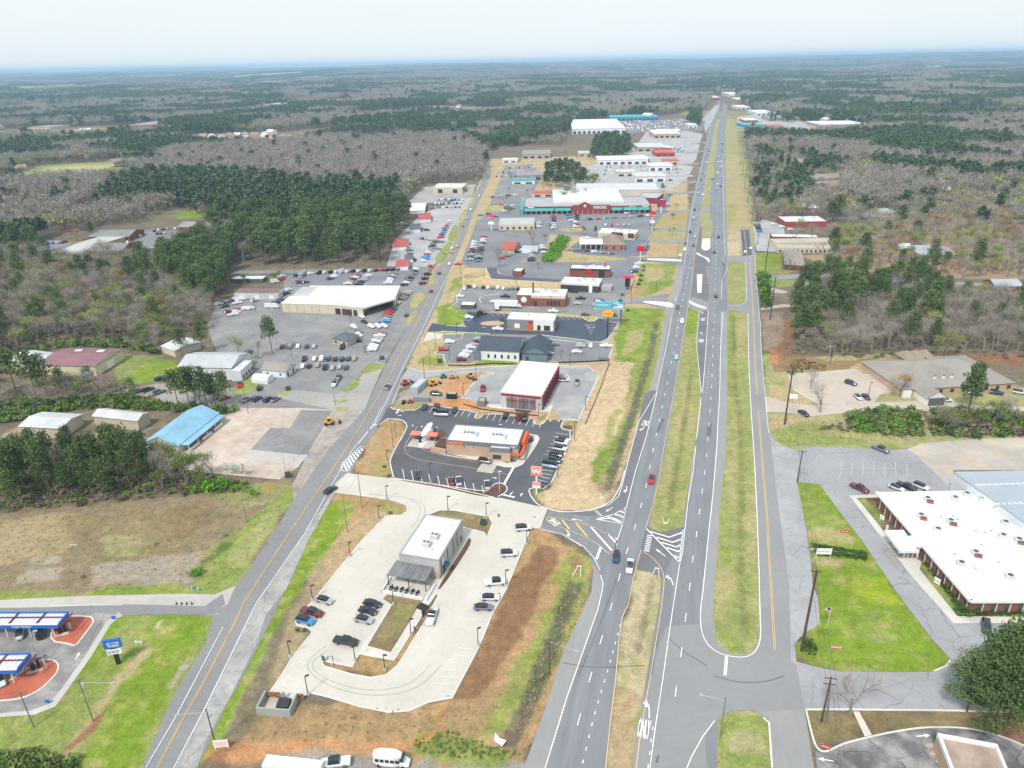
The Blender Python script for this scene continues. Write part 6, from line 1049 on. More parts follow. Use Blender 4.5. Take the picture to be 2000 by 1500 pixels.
# ---- mid and far strip: (left,right,base row,depth px,height,wall,roof,label)
far_b = [(982,1010,318,3,4,0,0,'small white house by the bend of the old road'),(1009,1095,352,8,5,3,3,'grey shingled apartment block near the old road bend'),(1020,1075,310,8,6,3,3,'grey roofed apartment block beyond the bend'),(1040,1082,385,5,4,1,1,'car shop with white front beside the old road'),(1000,1045,360,4,4,0,4,'blue canopied car lot office by the old road'),(1168,1265,322,8,6,0,0,'long white store with dark shopfront left of the highway'),(1245,1300,296,8,6,2,2,'tan store with red corner left of the highway'),(1280,1318,306,6,5,5,1,'bright red fast food building by the highway'),(1282,1312,296,5,5,5,2,'second red building behind the bright red one'),(1268,1312,334,6,6,0,0,'white auto shop with pale blue roof by the highway'),(1240,1300,356,8,6,0,2,'pale warehouse with curved grey roof left of the highway'),(1118,1222,262,20,9,0,0,'huge white roofed warehouse store behind the pines'),(1190,1286,236,5,7,4,4,'distant teal fronted shopping centre'),(1277,1330,270,8,7,2,0,'tan brick store with white roof and red sign'),(1125,1170,352,5,5,1,3,'low brown roofed workshop near the trees'),(1285,1330,262,4,5,5,0,'red trimmed white roof shop near the big car park'),
 (1452,1490,250,5,5,4,4,'blue fronted store right of the highway'),(1455,1480,240,4,5,5,0,'red fronted shop right of the highway'),(1478,1515,226,6,6,0,0,'white store among far right trees'),(1600,1690,250,7,6,2,0,'wide tan store with white roof on bare soil'),(1500,1560,236,4,6,3,3,'grey flat building beyond the far lot'),(1545,1590,222,4,6,0,0,'white building far right of the highway'),(1610,1650,222,3,6,0,2,'pale building behind the bright green trees'),(1440,1465,214,4,6,0,0,'white shop at the far highway end'),(1380,1406,196,4,8,5,0,'red roofed cluster where the highway disappears'),(1425,1450,190,5,9,0,0,'white block where the highway disappears'),(1440,1475,200,4,8,2,0,'tan block at the far end of the strip'),(1232,1262,170,3,8,0,0,'white mill building far off in the woods'),(1265,1330,176,4,8,0,5,'long pale complex in the far woods'),(1330,1372,175,3,8,1,0,'pinkish complex in the far woods near the highway end'),
 (1455,1478,258,3,5,0,4,'blue roofed white shop right of the highway verge'),(1500,1530,252,3,5,2,1,'small red roofed shop right of the blue fronted store'),(1095,1125,322,4,4,3,3,'dark roofed house among clump trees'),(1130,1158,305,4,4,1,2,'cream house in the far clump'),(1205,1240,345,5,5,1,2,'cream workshop in the far pale lot'),(1245,1268,318,5,5,5,2,'dark red shop behind the auto shop'),(1345,1362,250,4,5,0,0,'white shop at the far pine group'),(1296,1326,322,4,5,1,1,'small orange roofed restaurant near the highway'),
 (52,98,255,4,6,1,3,'pale long building at the far left field'),(248,300,252,8,8,5,3,'brick building at the far left field edge'),(325,355,243,6,10,5,5,'red roofed building behind the far pines'),(365,415,240,4,8,3,4,'pale school building far left'),(498,560,212,5,8,0,0,'far white shopping centre left part'),(560,610,208,4,8,0,0,'far white shopping centre middle part'),(612,665,203,4,8,0,1,'far white shopping centre right part'),(1388,1392,150,1,25,0,0,'pale tower above the far woods'),(1375,1380,151,1,25,0,0,'left pale tower above the far woods')]
WM = [M_white_w, M_cream, M_tanbr, mat('grey_far_wall', (.36,.34,.32)), mat('teal_blue_wall', (.06,.25,.42)), flat('bright_red_wall', (.42,.05,.04))]; RM = [M_wr, mat('red_far_roof', (.45,.12,.10)), MATS['pale_metal_roof'], M_shing, mat('teal_roof', (.08,.32,.36)), mat('maroon_far_roof', (.32,.06,.08))]
for x0,x1,y,d,hgt,w_,r_,lb in far_b:
 a, b_ = P(x0, y), P(x1, y-(x1-x0)*.015); u = b_-a; Lx = u.length; dd = (P((x0+x1)/2, y-d)-P((x0+x1)/2, y)).length; e = empty('commercial_building', a, atan2(u.y, u.x), lb, 'building'); e.location.z = float(terrain(a.x, a.y))
 if hgt > 20: dd = 14
 MB().box(0, 0, -3, Lx, dd, hgt).build('wall', WM[w_], e); MB().box(-.5, -.5, hgt+.01, Lx+.5, dd+.5, hgt+.5).build('roof', RM[r_], e)
 if hgt < 20:
  n = max(2,int(Lx/9))
  for k in range(n): MB().box(Lx*(k+.2)/n, -.15, .4, Lx*(k+.75)/n, .02, hgt*.55).build('window', M_glass, e)
for k,(x,y) in enumerate([(368,272),(388,270),(405,271),(425,272),(440,268),(455,268),(470,267),(490,268),(508,267),(525,267),(545,271),(562,276),(580,275),(28,335),(45,308),(140,292),(170,290),(10,318)]):
 a = P(x, y); w = 15; e, *_ = pitched('', 0, 0, 0, 4, 9, WM[(k*2) % 4], [M_shing, M_shingb, MATS['pale_metal_roof']][k % 3], e=empty('house', a, R(-20+k*17 % 40), ['leftmost of the','second of the','third of the','fourth of the','fifth of the','sixth of the','seventh of the','eighth of the','ninth of the','tenth of the','eleventh of the','twelfth of the','last of the'][k]+' far pale roofed houses in the clearing' if k < 13 else ['pale house by the pond at the left edge','house above the pond field','left of two houses in the left bare wood','right of two houses in the left bare wood','grey house at the far left edge'][k-13], 'house', 'houses far on the left'), org=(0, 0, 16, 11), hip=k % 2 == 0)
for x, y in ((1838,1010),(1862,1008),(1870,1014),(1906,1037),(1925,1040),(1935,1037),(1917,1064),(1865,1082),(1950,1098),(1905,1110)): sheet('roof_patch', mat('grey_roof_patch', (.36,.37,.38), .9, .2), [(p_.x, p_.y) for p_ in (P(x-4,y-2,4.6),P(x+4,y-1,4.6),P(x+3,y+2,4.6),P(x-3,y+1.5,4.6))], lvl=1, world=True).location.z = 4.65
# ================================================================== VEHICLES
CC = {'white': (.62,.63,.65), 'silver': (.34,.36,.38), 'grey': (.14,.15,.165), 'black': (.012,.013,.016), 'dark blue': (.02,.05,.13), 'red': (.42,.015,.02), 'maroon': (.13,.012,.022), 'bright blue': (.03,.22,.50), 'tan': (.33,.27,.2), 'bright red': (.62,.01,.01), 'dark green': (.02,.06,.05), 'pale blue': (.30,.42,.5)}
M_tyre = flat('tyre_rubber', (.02, .02, .02), .8); M_rim = flat('wheel_rim', (.35, .36, .37), .35, .6); M_carglass = mat('car_glass', (.018, .024, .03), .08, .05, spec=.7); M_hl = flat('headlight_lens', (.7, .72, .75), .2); M_tl = flat('tail_light_lens', (.35, .01, .01), .3)
def paintm(c):
 m = mat(c.replace(' ', '_')+'_car_paint', CC[c], .22, .02, 1, .2, .02, spec=.6); m.node_tree.nodes['Principled BSDF'].inputs['Coat Weight'].default_value = .5; return m
SPEC = {  # length,width,stations (x,top z,width share),cabin: (x rear base,x rear roof,x front roof,x front base,belt z,roof z)
 'sedan': (4.8, 1.85, [(-2.4,.72,.8),(-2.3,.92,.93),(-1.6,1.0,1),(0,.98,1),(1.0,.95,1),(1.9,.88,.97),(2.28,.78,.9),(2.4,.6,.78)], (-1.95,-1.15,.35,1.15,.95,1.45)),
 'SUV': (4.8, 1.93, [(-2.4,.8,.86),(-2.35,1.1,.95),(-1.5,1.15,1),(0,1.12,1),(1.1,1.1,1),(2.0,1.0,.97),(2.3,.92,.9),(2.4,.65,.8)], (-2.3,-2.0,.35,1.15,1.08,1.75)),
 'van': (5.6, 2.05, [(-2.8,1.2,.95),(-2.75,1.4,.98),(0,1.4,1),(1.5,1.3,1),(2.3,1.15,.96),(2.7,.95,.9),(2.8,.7,.8)], (-2.75,-2.7,1.3,2.15,1.35,2.5)),
 'pickup': (5.8, 2.0, [(-2.9,1.05,.95),(-2.88,1.1,.97),(-1.0,1.12,1),(.9,1.14,1),(1.5,1.14,1),(2.5,1.08,.97),(2.8,.98,.92),(2.9,.7,.85)], (-.95,-.75,.75,1.45,1.1,1.85)),
}
def loft(mb,st,w,zb):
 rings = []
 for x,zt,s in st: rings.append([(x,s_*w/2*k*s,z) for s_,k,z in ((-1,.84,zb),(-1,1,zb+.2),(-1,.985,max(zt-.14,zb+.25)),(-1,.86,zt),(1,.86,zt),(1,.985,max(zt-.14,zb+.25)),(1,1,zb+.2),(1,.84,zb))])
 k0 = len(mb.v); n = 8
 for r in rings: mb.v += r
 for i in range(len(rings)-1):
  for j in range(n): a = k0+i*n+j; b_ = k0+i*n+(j+1) % n; mb.f.append((a,b_,b_+n,a+n)); mb.mi.append(mb.cur)
 mb.f.append(tuple(k0+j for j in range(n-1,-1,-1))); mb.f.append(tuple(k0+(len(rings)-1)*n+j for j in range(n))); mb.mi += [mb.cur]*2
def cabin(mb,c,w,gm=1,rm=0,van=False):
 xr,xrr,xfr,xf,zb,zr = c; wb,wr = w*.45,w*.37
 B_ = [(xr,-wb,zb),(xf,-wb,zb),(xf,wb,zb),(xr,wb,zb)]; T = [(xrr,-wr,zr-.05),(xfr,-wr,zr-.05),(xfr,wr,zr-.05),(xrr,wr,zr-.05)]
 mb.cur = gm
 for i in range(4): j = (i+1) % 4; mb.cur = (rm if van and i != 1 else gm); mb.face([B_[i],B_[j],T[j],T[i]])
 mb.cur = rm; R_ = [(x+(.06 if x < 0 else .0),y*.97,zr) for x,y,z in T]; mb.face(R_)
 for i in range(4): j = (i+1) % 4; mb.face([T[i],T[j],R_[j],R_[i]])
 if not van:
  for y_ in (-1,1):
   for x_ in (xr*.3+xf*.7-.9,): xx = (xr+xf)/2; mb.face([(xx-.04,y_*(wb+.01),zb),(xx+.06,y_*(wb+.01),zb),(xx+.04,y_*(wr+.02),zr-.05),(xx-.04,y_*(wr+.02),zr-.05)][::int(-y_)])
LOD = {}
def car_meshes(kind,hi):
 key = (kind,hi)
 if key in LOD: return LOD[key]
 L_, w, st, cb = SPEC[kind]; van = kind == 'van'
 if hi:
  b_ = MB(); loft(b_,st,w,.3)
  if kind == 'pickup': b_.cur = 1; b_.face([(-2.8,-.82,1.125),(-1.0,-.82,1.13),(-1.0,.82,1.13),(-2.8,.82,1.125)]);
  g = MB(); cabin(g,cb,w,0,1,van); wh = MB(); wh.tube((0,-.12,0),(0,.12,0),.36,.36,10); rim = MB().tube((0,-.13,0),(0,.13,0),.2,.2,8)
  hl = MB().box(-.06,-.2,-.08,.06,.2,.08); r = (b_.mesh('car_body'), g.mesh('car_cabin'), wh.mesh('wheel'), rim.mesh('rim'), hl.mesh('lamp'))
 else:
  b_ = MB(); loft(b_,st[::2]+st[-1:],w,.3); cabin(b_,cb,w,1,0,van)
  if kind == 'pickup': b_.cur = 1; b_.face([(-2.8,-.82,1.125),(-1.0,-.82,1.13),(-1.0,.82,1.13),(-2.8,.82,1.125)])
  b_.cur = 1
  for x_ in (-L_*.3,L_*.31):
   for y_ in (-1,1): b_.tube((x_,y_*(w/2-.15),.34),(x_,y_*(w/2+.02),.34),.35,.35,6)
  r = (b_.mesh('parked_car'),)
 LOD[key] = r; return r
MC = {}
def mcopy(me,mats,key):
 k = (me.name,key)
 if k not in MC:
  q = me.copy(); q.materials.clear(); [q.materials.append(x) for x in mats]; MC[k] = q
 return MC[k]
def raw(name,me,parent=None,loc=(0,0,0),rot=None):
 o = bpy.data.objects.new(name,me); C.objects.link(o); o.parent = parent; o.location = loc
 if rot: o.rotation_euler = rot
 return o
NC = [0]
NAMES = {'sedan': 'sedan_car', 'SUV': 'suv_car', 'van': 'van', 'pickup': 'pickup_truck'}
def car(kind,colr,px,py,hx,hy,label,group=None,z=None,s=1.0):
 "hx, hy: a second pixel offset the car points towards"
 p = P(px,py); d = P(px+hx,py+hy)-p; rz = atan2(d.y,d.x); dist = PIX(p)[2]; hi = dist < 330; NC[0] += 1
 zz = .15 if z is None else z; zz += float(terrain(p.x, p.y)); L_, w, st, cb = SPEC[kind]; pm = paintm(colr); ms = car_meshes(kind, hi); cat = {'sedan': 'car', 'SUV': 'SUV', 'van': 'van', 'pickup': 'pickup truck'}[kind]
 if not hi:
  o = raw(NAMES[kind],mcopy(ms[0],(pm,M_carglass),colr),None,(p.x,p.y,zz),(0,0,rz)); o.scale = (1.06,1.06,1.06); tag(o,label,cat,group); return o
 e = empty(NAMES[kind],(p.x,p.y,zz),rz,label,cat,group); e.scale = (s*1.06,s*1.06,s*1.06)
 raw('body', mcopy(ms[0], (pm, M_blk), colr), e); raw('cabin', mcopy(ms[1], (M_carglass, pm), colr), e)
 for x_ in (-L_*.3,L_*.31):
  for y_ in (-1, 1): o = raw('wheel', mcopy(ms[2], (M_tyre,), ''), e, (x_, y_*(w/2-.1), .36)); raw('rim', mcopy(ms[3], (M_rim,), ''), o)
 for y_ in (-1, 1): raw('headlight', mcopy(ms[4], (M_hl,), 'h'), e, (L_/2-.12, y_*w*.33, .72)); raw('tail_light', mcopy(ms[4], (M_tl,), 't'), e, (-L_/2+.06, y_*w*.36, .85))
 return e
ORD = ['first','second','third','fourth','fifth','sixth','seventh','eighth','ninth','tenth','eleventh','twelfth','thirteenth','fourteenth','fifteenth','sixteenth']
PALW = ['white']*6+['silver']*4+['grey']*3+['black']*4+['dark blue','red','maroon','tan','bright blue']
def pts(s): return [tuple(float(v) for v in q.split(',')) for q in s.split()]
KD = {'s': 'sedan', 'u': 'SUV', 'p': 'pickup', 'v': 'van'}; CD = {'w': 'white', 'i': 'silver', 'g': 'grey', 'k': 'black', 'b': 'dark blue', 'B': 'bright blue', 'r': 'red', 'm': 'maroon', 't': 'tan', 'R': 'bright red', 'G': 'dark green', 'P': 'pale blue'}
rc = random.Random(3)
def cars(where, order, plist, head, codes='', sc=(0, 0, 1), group=None):
 "codes: two letters per car (kind, colour), random when missing; sc: crop origin and zoom of the coordinates"
 q = pts(plist); cc = codes.split(); n = len(q)
 for i,(x,y) in enumerate(q):
  k = KD[cc[i][0]] if i < len(cc) else rc.choice(['sedan','sedan','SUV','SUV','pickup']); c_ = CD[cc[i][1]] if i < len(cc) else rc.choice(PALW)
  lab = f'{c_} {k} {where}' if n == 1 else f'{c_} {k}, {ORD[i]} from the {order} {where}'
  hx, hy = (head if not callable(head) else head(i)); car(k, c_, sc[0]+x/sc[2], sc[1]+y/sc[2], hx, hy, lab, group or 'cars '+where)
A2 = (400,480,4); A3 = (740,540,3.846); A4 = (840,360,3.846); c2s = (400,1050,3.333); H2 = (1200,400,5.556); H3 = (1280,170,6.52); B2 = (600,120,2.857); B4 = (0,380,4); A1 = (0,640,2.857); A5 = (1440,640,3.571); Wc = (720,780,4.878)
# concrete lot
for k_, c_, x, y, hx, hy, lb in (('sedan','silver',634,1176,33,9,'silver sedan at the verge kerb above the maroon pickup'),('pickup','maroon',610,1200,33,9,'maroon pickup between the silver sedan and the light blue SUV'),('SUV','bright blue',597,1216,33,9,'light blue SUV parked next to the maroon pickup'),('sedan','black',728,1183,33,7,'black sedan topmost of three parked by the small lawn'),('sedan','black',719,1197,33,7,'black sedan in the middle of the three by the small lawn'),('sedan','silver',711,1214,33,7,'silver sedan lowest of three beside the small lawn'),('pickup','black',676,1257,33,6,'black pickup parked alone at the lower lawn edge'),
 ('pickup','white',844,1208,7,-22,'white pickup waiting in the drive-through lane by the menu canopy'),('pickup','white',968,1141,33,-3,'white pickup by the right kerb of the concrete lot'),('SUV','white',994,1085,33,-2,'white SUV topmost parked at the right kerb'),('sedan','white',957,1171,33,0,'white sedan with sunroof right of the drive-through lane'),('sedan','grey',944,1190,33,0,'dark grey sedan just below the white sedan with sunroof'),('SUV','white',1022,1035,33,-3,'white SUV with black trim at the lot corner by the hatching'),
 ('pickup','white',656,1494,-33,4,'white pickup with a loaded bed at the bottom edge'),('sedan','black',646,960,10,-6,'black sedan on the old road at the concrete driveway mouth'),('SUV','dark blue',1203,1092,-3,30,'dark blue SUV in the outer southbound lane of the highway'),('pickup','white',1230,1110,-4,30,'white pickup in the inner southbound lane beside the blue SUV'),('pickup','red',1272,939,-4,30,'red pickup alone in the inner southbound lane'),('sedan','pale blue',1321,700,-2,20,'pale blue sedan southbound halfway up the green median'),('SUV','white',1332,630,-2,20,'white SUV southbound just below the junction'),('sedan','maroon',1323,602,-2,20,'maroon sedan southbound entering the junction'),('sedan','maroon',1398,580,-1,-20,'maroon sedan northbound at the hatched island'),('sedan','maroon',1395,494,0,-20,'maroon sedan northbound beside the white concrete island'),('SUV','black',1403,464,0,-20,'black SUV northbound above the junction'),
 ('SUV','grey',947,904,40,5,'grey SUV stopped at the pick-up window of the second restaurant'),('sedan','silver',757,758,8,-14,'white car heading away on the old road below the container'),
 ('pickup','grey',1719,880,30,12,'dark grey pickup parked at the grassy edge of the pale lot'),('pickup','maroon',1678,957,30,14,'maroon pickup parked near the corner of the brick office walk'),('sedan','white',1750,956,30,12,'white sedan left of the black pickup behind the brick office corner'),('pickup','black',1770,954,30,12,'black pickup between two white cars behind the brick office'),('SUV','white',1798,954,30,12,'white SUV right of the black pickup behind the brick office'),('SUV','dark green',1925,1229,3,22,'dark green SUV parked at the sidewalk below the brick office'),
 ('sedan','white',40,1240,3,-24,'white sedan nosed under the long vacuum canopy'),('SUV','black',82,1239,4,-24,'black SUV in the shade of the long vacuum canopy'),('sedan','white',2,1332,6,20,'white car half out of frame under the shorter canopy'),
 ('van','white',862,812,-33,-2,'white high-roofed van crossing the top of the dark lot'),('pickup','bright red',468,754,0,-20,'bright red truck in front of the white warehouse lean-to'),('SUV','black',507,760,3,-14,'black SUV on the gravel right of the bright red truck'),
 ('sedan','maroon',842,570,2,-9,'maroon car on the old road near the dealership drive'),('sedan','dark blue',858,535,2,-9,'dark blue car on the old road at the side street corner'),('sedan','red',842,521,20,1,'red car turning out of the side street'),('sedan','white',878,517,2,-9,'white car on the old road at the crossing'),('sedan','red',894,517,-20,0,'red sedan stopped on the right arm of the crossing'),('sedan','maroon',794,617,4,-9,'maroon car on the pale drive in front of the dealership'),
 ('pickup','red',943,761,2,-16,'red pickup on the new paving left of the tunnel'),('SUV','black',852,772,33,2,'black SUV on the muddy verge between the containers'),('pickup','silver',1127,750,2,-16,'silver pickup with loaded bed right of the tunnel'),('sedan','white',1101,745,33,0,'white sedan parked against the tunnel bays'),('sedan','white',1846,784,30,2,'white car waiting under the white clinic porch'),('SUV','dark blue',1661,751,22,7,'dark blue SUV alone in the tan concrete lot'),('sedan','white',1675,778,14,13,'white sedan beside the dark one at the lower lot edge'),('sedan','black',1691,778,14,13,'black sedan right of the white one at the lower lot edge'),('sedan','black',1569,810,18,10,'black car by the round drain cover at the drive mouth')):
 car(k_, c_, x, y, hx, hy, lb, s=.93 if 'southbound' in lb and y > 900 else 1.0)
cars('in the lower row of the dark lot', 'left', '465,730 788,795 860,792 1130,830', (-1.5,-16), 'sG sr uw pw'.replace('pw','uw'), Wc)
cars('in the right file of the dark lot', 'top', '1852,398 1835,428 1822,485 1788,545 1775,600 1735,650', (28,5), 'sw uw uw uk ub vP', Wc)
cars('in the upper row of the dark lot', 'left', '533,85 645,88 818,112 1305,168 1425,180 1485,190', (5,-14), 'sb pk sG uk ur pk', Wc)
cars('in the file left of the white walled clinic', 'top', '750,478 735,497 715,520 690,543 665,578 645,600 635,612 620,633', (30,-2), 'si sm si uw uw uw uw um', A3)
cars('in the clinic lot right of the building', 'left', '1275,588 1320,518 1485,574 1515,533 1590,527 1705,530 1690,630', lambda i: (0, 10) if i == 4 else (30, 0), 'ui sg sw ui sw pw ug', A3)
cars('at the left edge of the clinic lot', 'top', '535,500 485,556', (30,0), 'uw ur', A3)
cars('in the blue-black lot', 'left', '680,315 775,283 895,403', (30,2), 'uw uk pw', A3)
cars('in the row above the brick restaurant', 'left', '645,99 720,84 785,87 820,90 855,92 895,90 935,95 970,99 1005,97 1045,99', (2,-6), 'sw uw uk sw sg pw sw sg ug uk', A3)
cars('around the brick restaurant', 'left', '610,155 865,198 950,155 1160,213 1310,268 1425,115 1465,121 1490,210 1515,171 1550,293 1635,224 1655,203 1655,183', (30,1), 'sw sw pk sw pw uk sk si pk sG ui uw pg', A3)
# dealership
DC = 'cars of the dealership on the left'
cars('along the street behind the dealership', 'left', ' '.join('%d,%d' % (900+44*i, 218-1.8*i) for i in range(15)), (10,-4), 'pk uw uk uw vw uw uk uw uk uw sk sr sk uk ug', A2, DC)
for nm, x0, y0, x1, y1, n in (('in the short file above the roof',1190,240,1120,302,5),('right of the roof middle',1275,240,1200,308,5),('in the file above the showroom porch',1482,228,1430,298,6),('in the roadside file above the showroom porch',1652,190,1560,312,8),('in the roadside file by the showroom',1590,368,1535,425,5),('in the pale cars right of the garage doors',1440,525,1405,600,5),('in the fence file by the old road',1385,682,1305,822,10)):
 cars(nm, 'top', ' '.join('%.1f,%.1f' % (x0+(x1-x0)*i/(n-1), y0+(y1-y0)*i/(n-1)) for i in range(n)), (20,-1), '', A2, DC)
cars('nosed out on the dealership verge', 'top', '1742,228 1722,264 1702,301', (12,-2), 'uk uk um', A2, DC)
cars('in the row below the grey hipped office', 'left', '780,892 858,890 915,890 967,891 1020,894 1072,894 1122,890 1170,890', (4,-10), 'pk sw pw ub sk ub sG st', A2, DC)
cars('in the front row behind the cottage office', 'left', '766,948 815,948 882,941 940,958 998,962 1055,953 1104,960', (3,-10), 'sw uk st pk si si sG', A2, DC)
cars('in the short row under the big pine', 'left', '605,795 668,793 730,792 797,793 856,793 1080,775 1075,799', (3,-9), 'sm ut sw sb si sw pk', A2, DC)
cars('around the grey hipped office', 'top', '1245,535 1228,562 1247,602 1165,643 1300,640 1352,638 1402,636 1200,677 1205,707 1190,745', (14,6), 'pk sw sk uw uw uw uw ug uw pk', A2, DC)
cars('near the showroom porch', 'left', '870,514 906,513 1300,475 1388,455 1425,456 1472,453 1520,450 1482,503', (6,-6), 'uw uw sG si si sw sw vG', A2, DC)
cars('in the upper left corner of the dealer lot', 'left', '720,240 825,225 980,265 1005,252 1020,240 740,293 790,292 550,290 600,268 602,247', (20,-3), 'ub uw ub uw uw um sm vw sr pw', A2, DC)
cars('below the long brown roofed shed', 'left', '340,408 365,407 390,405 425,403 480,404 535,382 640,380 658,352 555,455 590,430', (14,-4), 'uk ug uk ug uk st ub uw ub ug', A2, DC)
cars('in the jumble by the bare wood', 'left', '115,462 140,455 160,480 215,435 245,425 275,430 300,425 255,455 390,435 185,522 225,545 250,525 265,505 320,500 358,497', (18,-3), 'uw ug uG ug uw pw uw pw st sm pw uw sr uw uw', A2, DC)
cars('parked in the middle left of the dealer lot', 'left', '510,485 545,485', (20,0), 'vw vw', A2, DC)
cars('on the drive near the wire fence', 'top', '1045,1043 1015,1088', (5,-9), 'pm pw', A2, DC)
cars('in the row by the yard fence', 'left', '330,1210 410,1207 495,1213 555,1210', (10,-6), 'si ub ub st', A2, DC)
cars('in the lane by the left bushes', 'left', '665,345 745,364 775,360 828,352 890,367 895,292 935,287 1225,390 1255,398', (18,-6), 'si sm sg uk ug uk sb si sr', A1)
# strip
S4 = 'cars in the plaza car parks'
def file4(nm, x0, y0, x1, y1, n, hd=(20,-1), order='top', sc=A4, g=S4): cars(nm, order, ' '.join('%.1f,%.1f' % (x0+(x1-x0)*i/max(1, n-1)+rc.uniform(-3, 3), y0+(y1-y0)*i/max(1, n-1)) for i in range(n)), hd, '', sc, g)
file4('in the file under the plaza trees', 930,245,925,332,6); file4('in the file right of the cream store', 822,285,820,322,4); file4('in the left file of the plaza lot', 1040,235,1062,276,3); file4('in the middle file of the plaza lot', 1102,240,1095,322,6); file4('in the right half of the plaza lot', 1200,268,1640,240,8, order='left'); file4('before the white and maroon restaurant', 1320,312,1500,312,5,(3,-6),'left'); file4('by the maroon plaza sign', 1480,222,1560,215,3,order='left')
file4('left of the plaza in the side lot', 490,150,620,165,4,order='left'); file4('lower side lot left of the plaza', 560,208,620,188,3,order='left'); file4('in the left file of the corner used car lot', 335,440,300,572,8); file4('in the dense file of the corner used car lot', 405,400,362,582,12); file4('in the right file of the corner used car lot', 785,495,760,578,7); file4('beside the sandy lane', 845,468,855,515,4); file4('around the red roofed shop', 540,560,690,500,5,order='left'); file4('in front of the bank', 1050,497,1360,525,6,order='left'); file4('below the red pole sign', 1568,602,1535,662,5); file4('beside the orange sign box', 1620,462,1622,492,3); file4('by the white roofed restaurant drive', 1150,412,1190,410,2,order='left'); file4('in the lot beside the teal shopping wing', 1745,125,1790,165,4)
file4('in the lot above the link', 640,85,470,100,4,order='left');
S2 = 'cars of the small dealers left of the old road'
file4('in the roadside dealer file', 720,1000,650,1118,11,sc=B2,g=S2); file4('in the upper roadside dealer file', 795,895,745,985,8,sc=B2,g=S2); file4('outside the bright red roofed shed', 560,1040,590,1110,5,sc=B2,g=S2); file4('in the row by the orange roofed hut', 635,990,700,998,6,(3,-6),'left',B2,S2); file4('in front of the wood edge huts', 500,900,670,945,8,order='left',sc=B2,g=S2)
for k in range(3): file4(['in the top row','in the middle row','in the lowest row'][k]+' of the upper dealer lot', 735-20*k,775+22*k,865-8*k,775+20*k,8,(3,-6),'left',B2,S2)
for k in range(3): file4(['in the top row','in the middle row','in the lowest row'][k]+' of the far car lot', 1075-8*k,600+22*k,1290-10*k,592+24*k,9,(3,-6),'left',B2,'cars of the far car lot')
S5 = 'cars in the upper left lot'
file4('beside the church roof', 950,340,1095,330,5,(5,-8),'left',B4,S5); file4('at the far end of the upper left lot', 1205,290,1310,272,4,(5,-8),'left',B4,S5); file4('in the second far row of the upper left lot', 1230,310,1290,308,3,(5,-8),'left',B4,S5); file4('before the brick building at the lot end', 1370,272,1480,283,4,(5,-8),'left',B4,S5); file4('in the middle of the upper left lot', 960,375,1080,378,4,(5,-8),'left',B4,S5); file4('in the near row of the upper left lot', 1090,450,1220,415,6,(20,-3),'left',B4,S5); file4('below the church porch', 750,495,860,490,4,(5,-8),'left',B4,S5); file4('at the left end of the upper left lot', 380,385,500,378,4,(12,-3),'left',B4,S5)
cars('on the frontage road', 'left', '55,405 92,380', (0,-8), 'sw sw', (1440, 380, 3.571)); file4('at the verge left of the motel', 135,205,158,262,5,(12,0),sc=(1440,380,3.571),g='cars at the motel'); file4('by the motel entrance', 255,212,370,250,3,(12,0),'left',(1440,380,3.571),'cars at the motel')
file4('behind pines by the clinic', 1650,468,1965,462,3,(20,3),'left',A5,'cars at the clinic end')
HWc = 'traffic on the far highway'
for nm, sgn, s_, scn in (('southbound',1,'870,62 860,152 820,303 870,358 860,452',H2),('slip lane',1,'768,418 762,497 715,557',H2),('far southbound',1,'715,465 710,535 715,600 645,672 650,802 683,827 680,854 635,902 655,967 600,1042 590,1107 633,1114 583,1192 555,1297 543,1357 600,1377',H3),('far northbound',-1,'865,385 822,580 850,630 815,685 845,730 840,800 843,834 803,895 797,960 837,960 840,1022 792,1102 837,1147 790,1247 827,1272 785,1302',H3)):
 cars('in the %s lane of the highway' % nm, 'top', s_, (-1 if sgn > 0 else 0, 8*sgn), '', scn, HWc)
cars('waiting at the far crossings', 'left', '455,1145 585,540 730,1180 575,718 315,1030 195,1195 190,1380', (10,0), '', H3, HWc); cars('on the old road', 'top', '370,93 305,196 278,263 247,318 205,473 165,486', (2,-8), '', A4, 'traffic on the old road'); cars('at the side turnings off the old road', 'left', '380,237 443,230 493,246 545,352 60,490 85,437', (20,0), '', A4, 'traffic on the old road')
# ---- special vehicles
def boxtruck(px, py, hx, hy, L_, H_, label, cab='silver', name='box_truck', cat='truck', bm=None):
 p = P(px, py); d = P(px+hx, py+hy)-p; e = empty(name, (p.x, p.y, .15), atan2(d.y, d.x), label, cat); MB().box(-L_/2, -1.25, 1.1, L_/2-2.4, 1.25, H_).build('cargo_box', bm or M_wfr, e); b_ = MB(); loft(b_, [(L_/2-2.2,2.3,.95),(L_/2-1.2,2.3,1),(L_/2-.4,1.9,.98),(L_/2,1.3,.9)], 2.3, .5); b_.build('cab', paintm(cab), e); MB().box(L_/2-1.0, -1.0, 1.5, L_/2-.25, 1.0, 2.2).build('windscreen', M_carglass, e); MB().box(-L_/2, -.9, .7, L_/2-2, .9, 1.05).build('chassis', M_blk, e)
 for x_ in (-L_/2+1.2,-L_/2+2.4,L_/2-1.2):
  for y_ in (-1, 1): MB().tube((x_, y_*.85, .5), (x_, y_*1.15, .5), .5, .5, 10).build('wheel', M_tyre, e)
boxtruck(993,601,30,1,16,4.1,'long white semi truck parked in front of the brick restaurant','white'); boxtruck(971,605,0,-12,6,3,'small blue and white delivery truck left of the semi truck','pale blue')
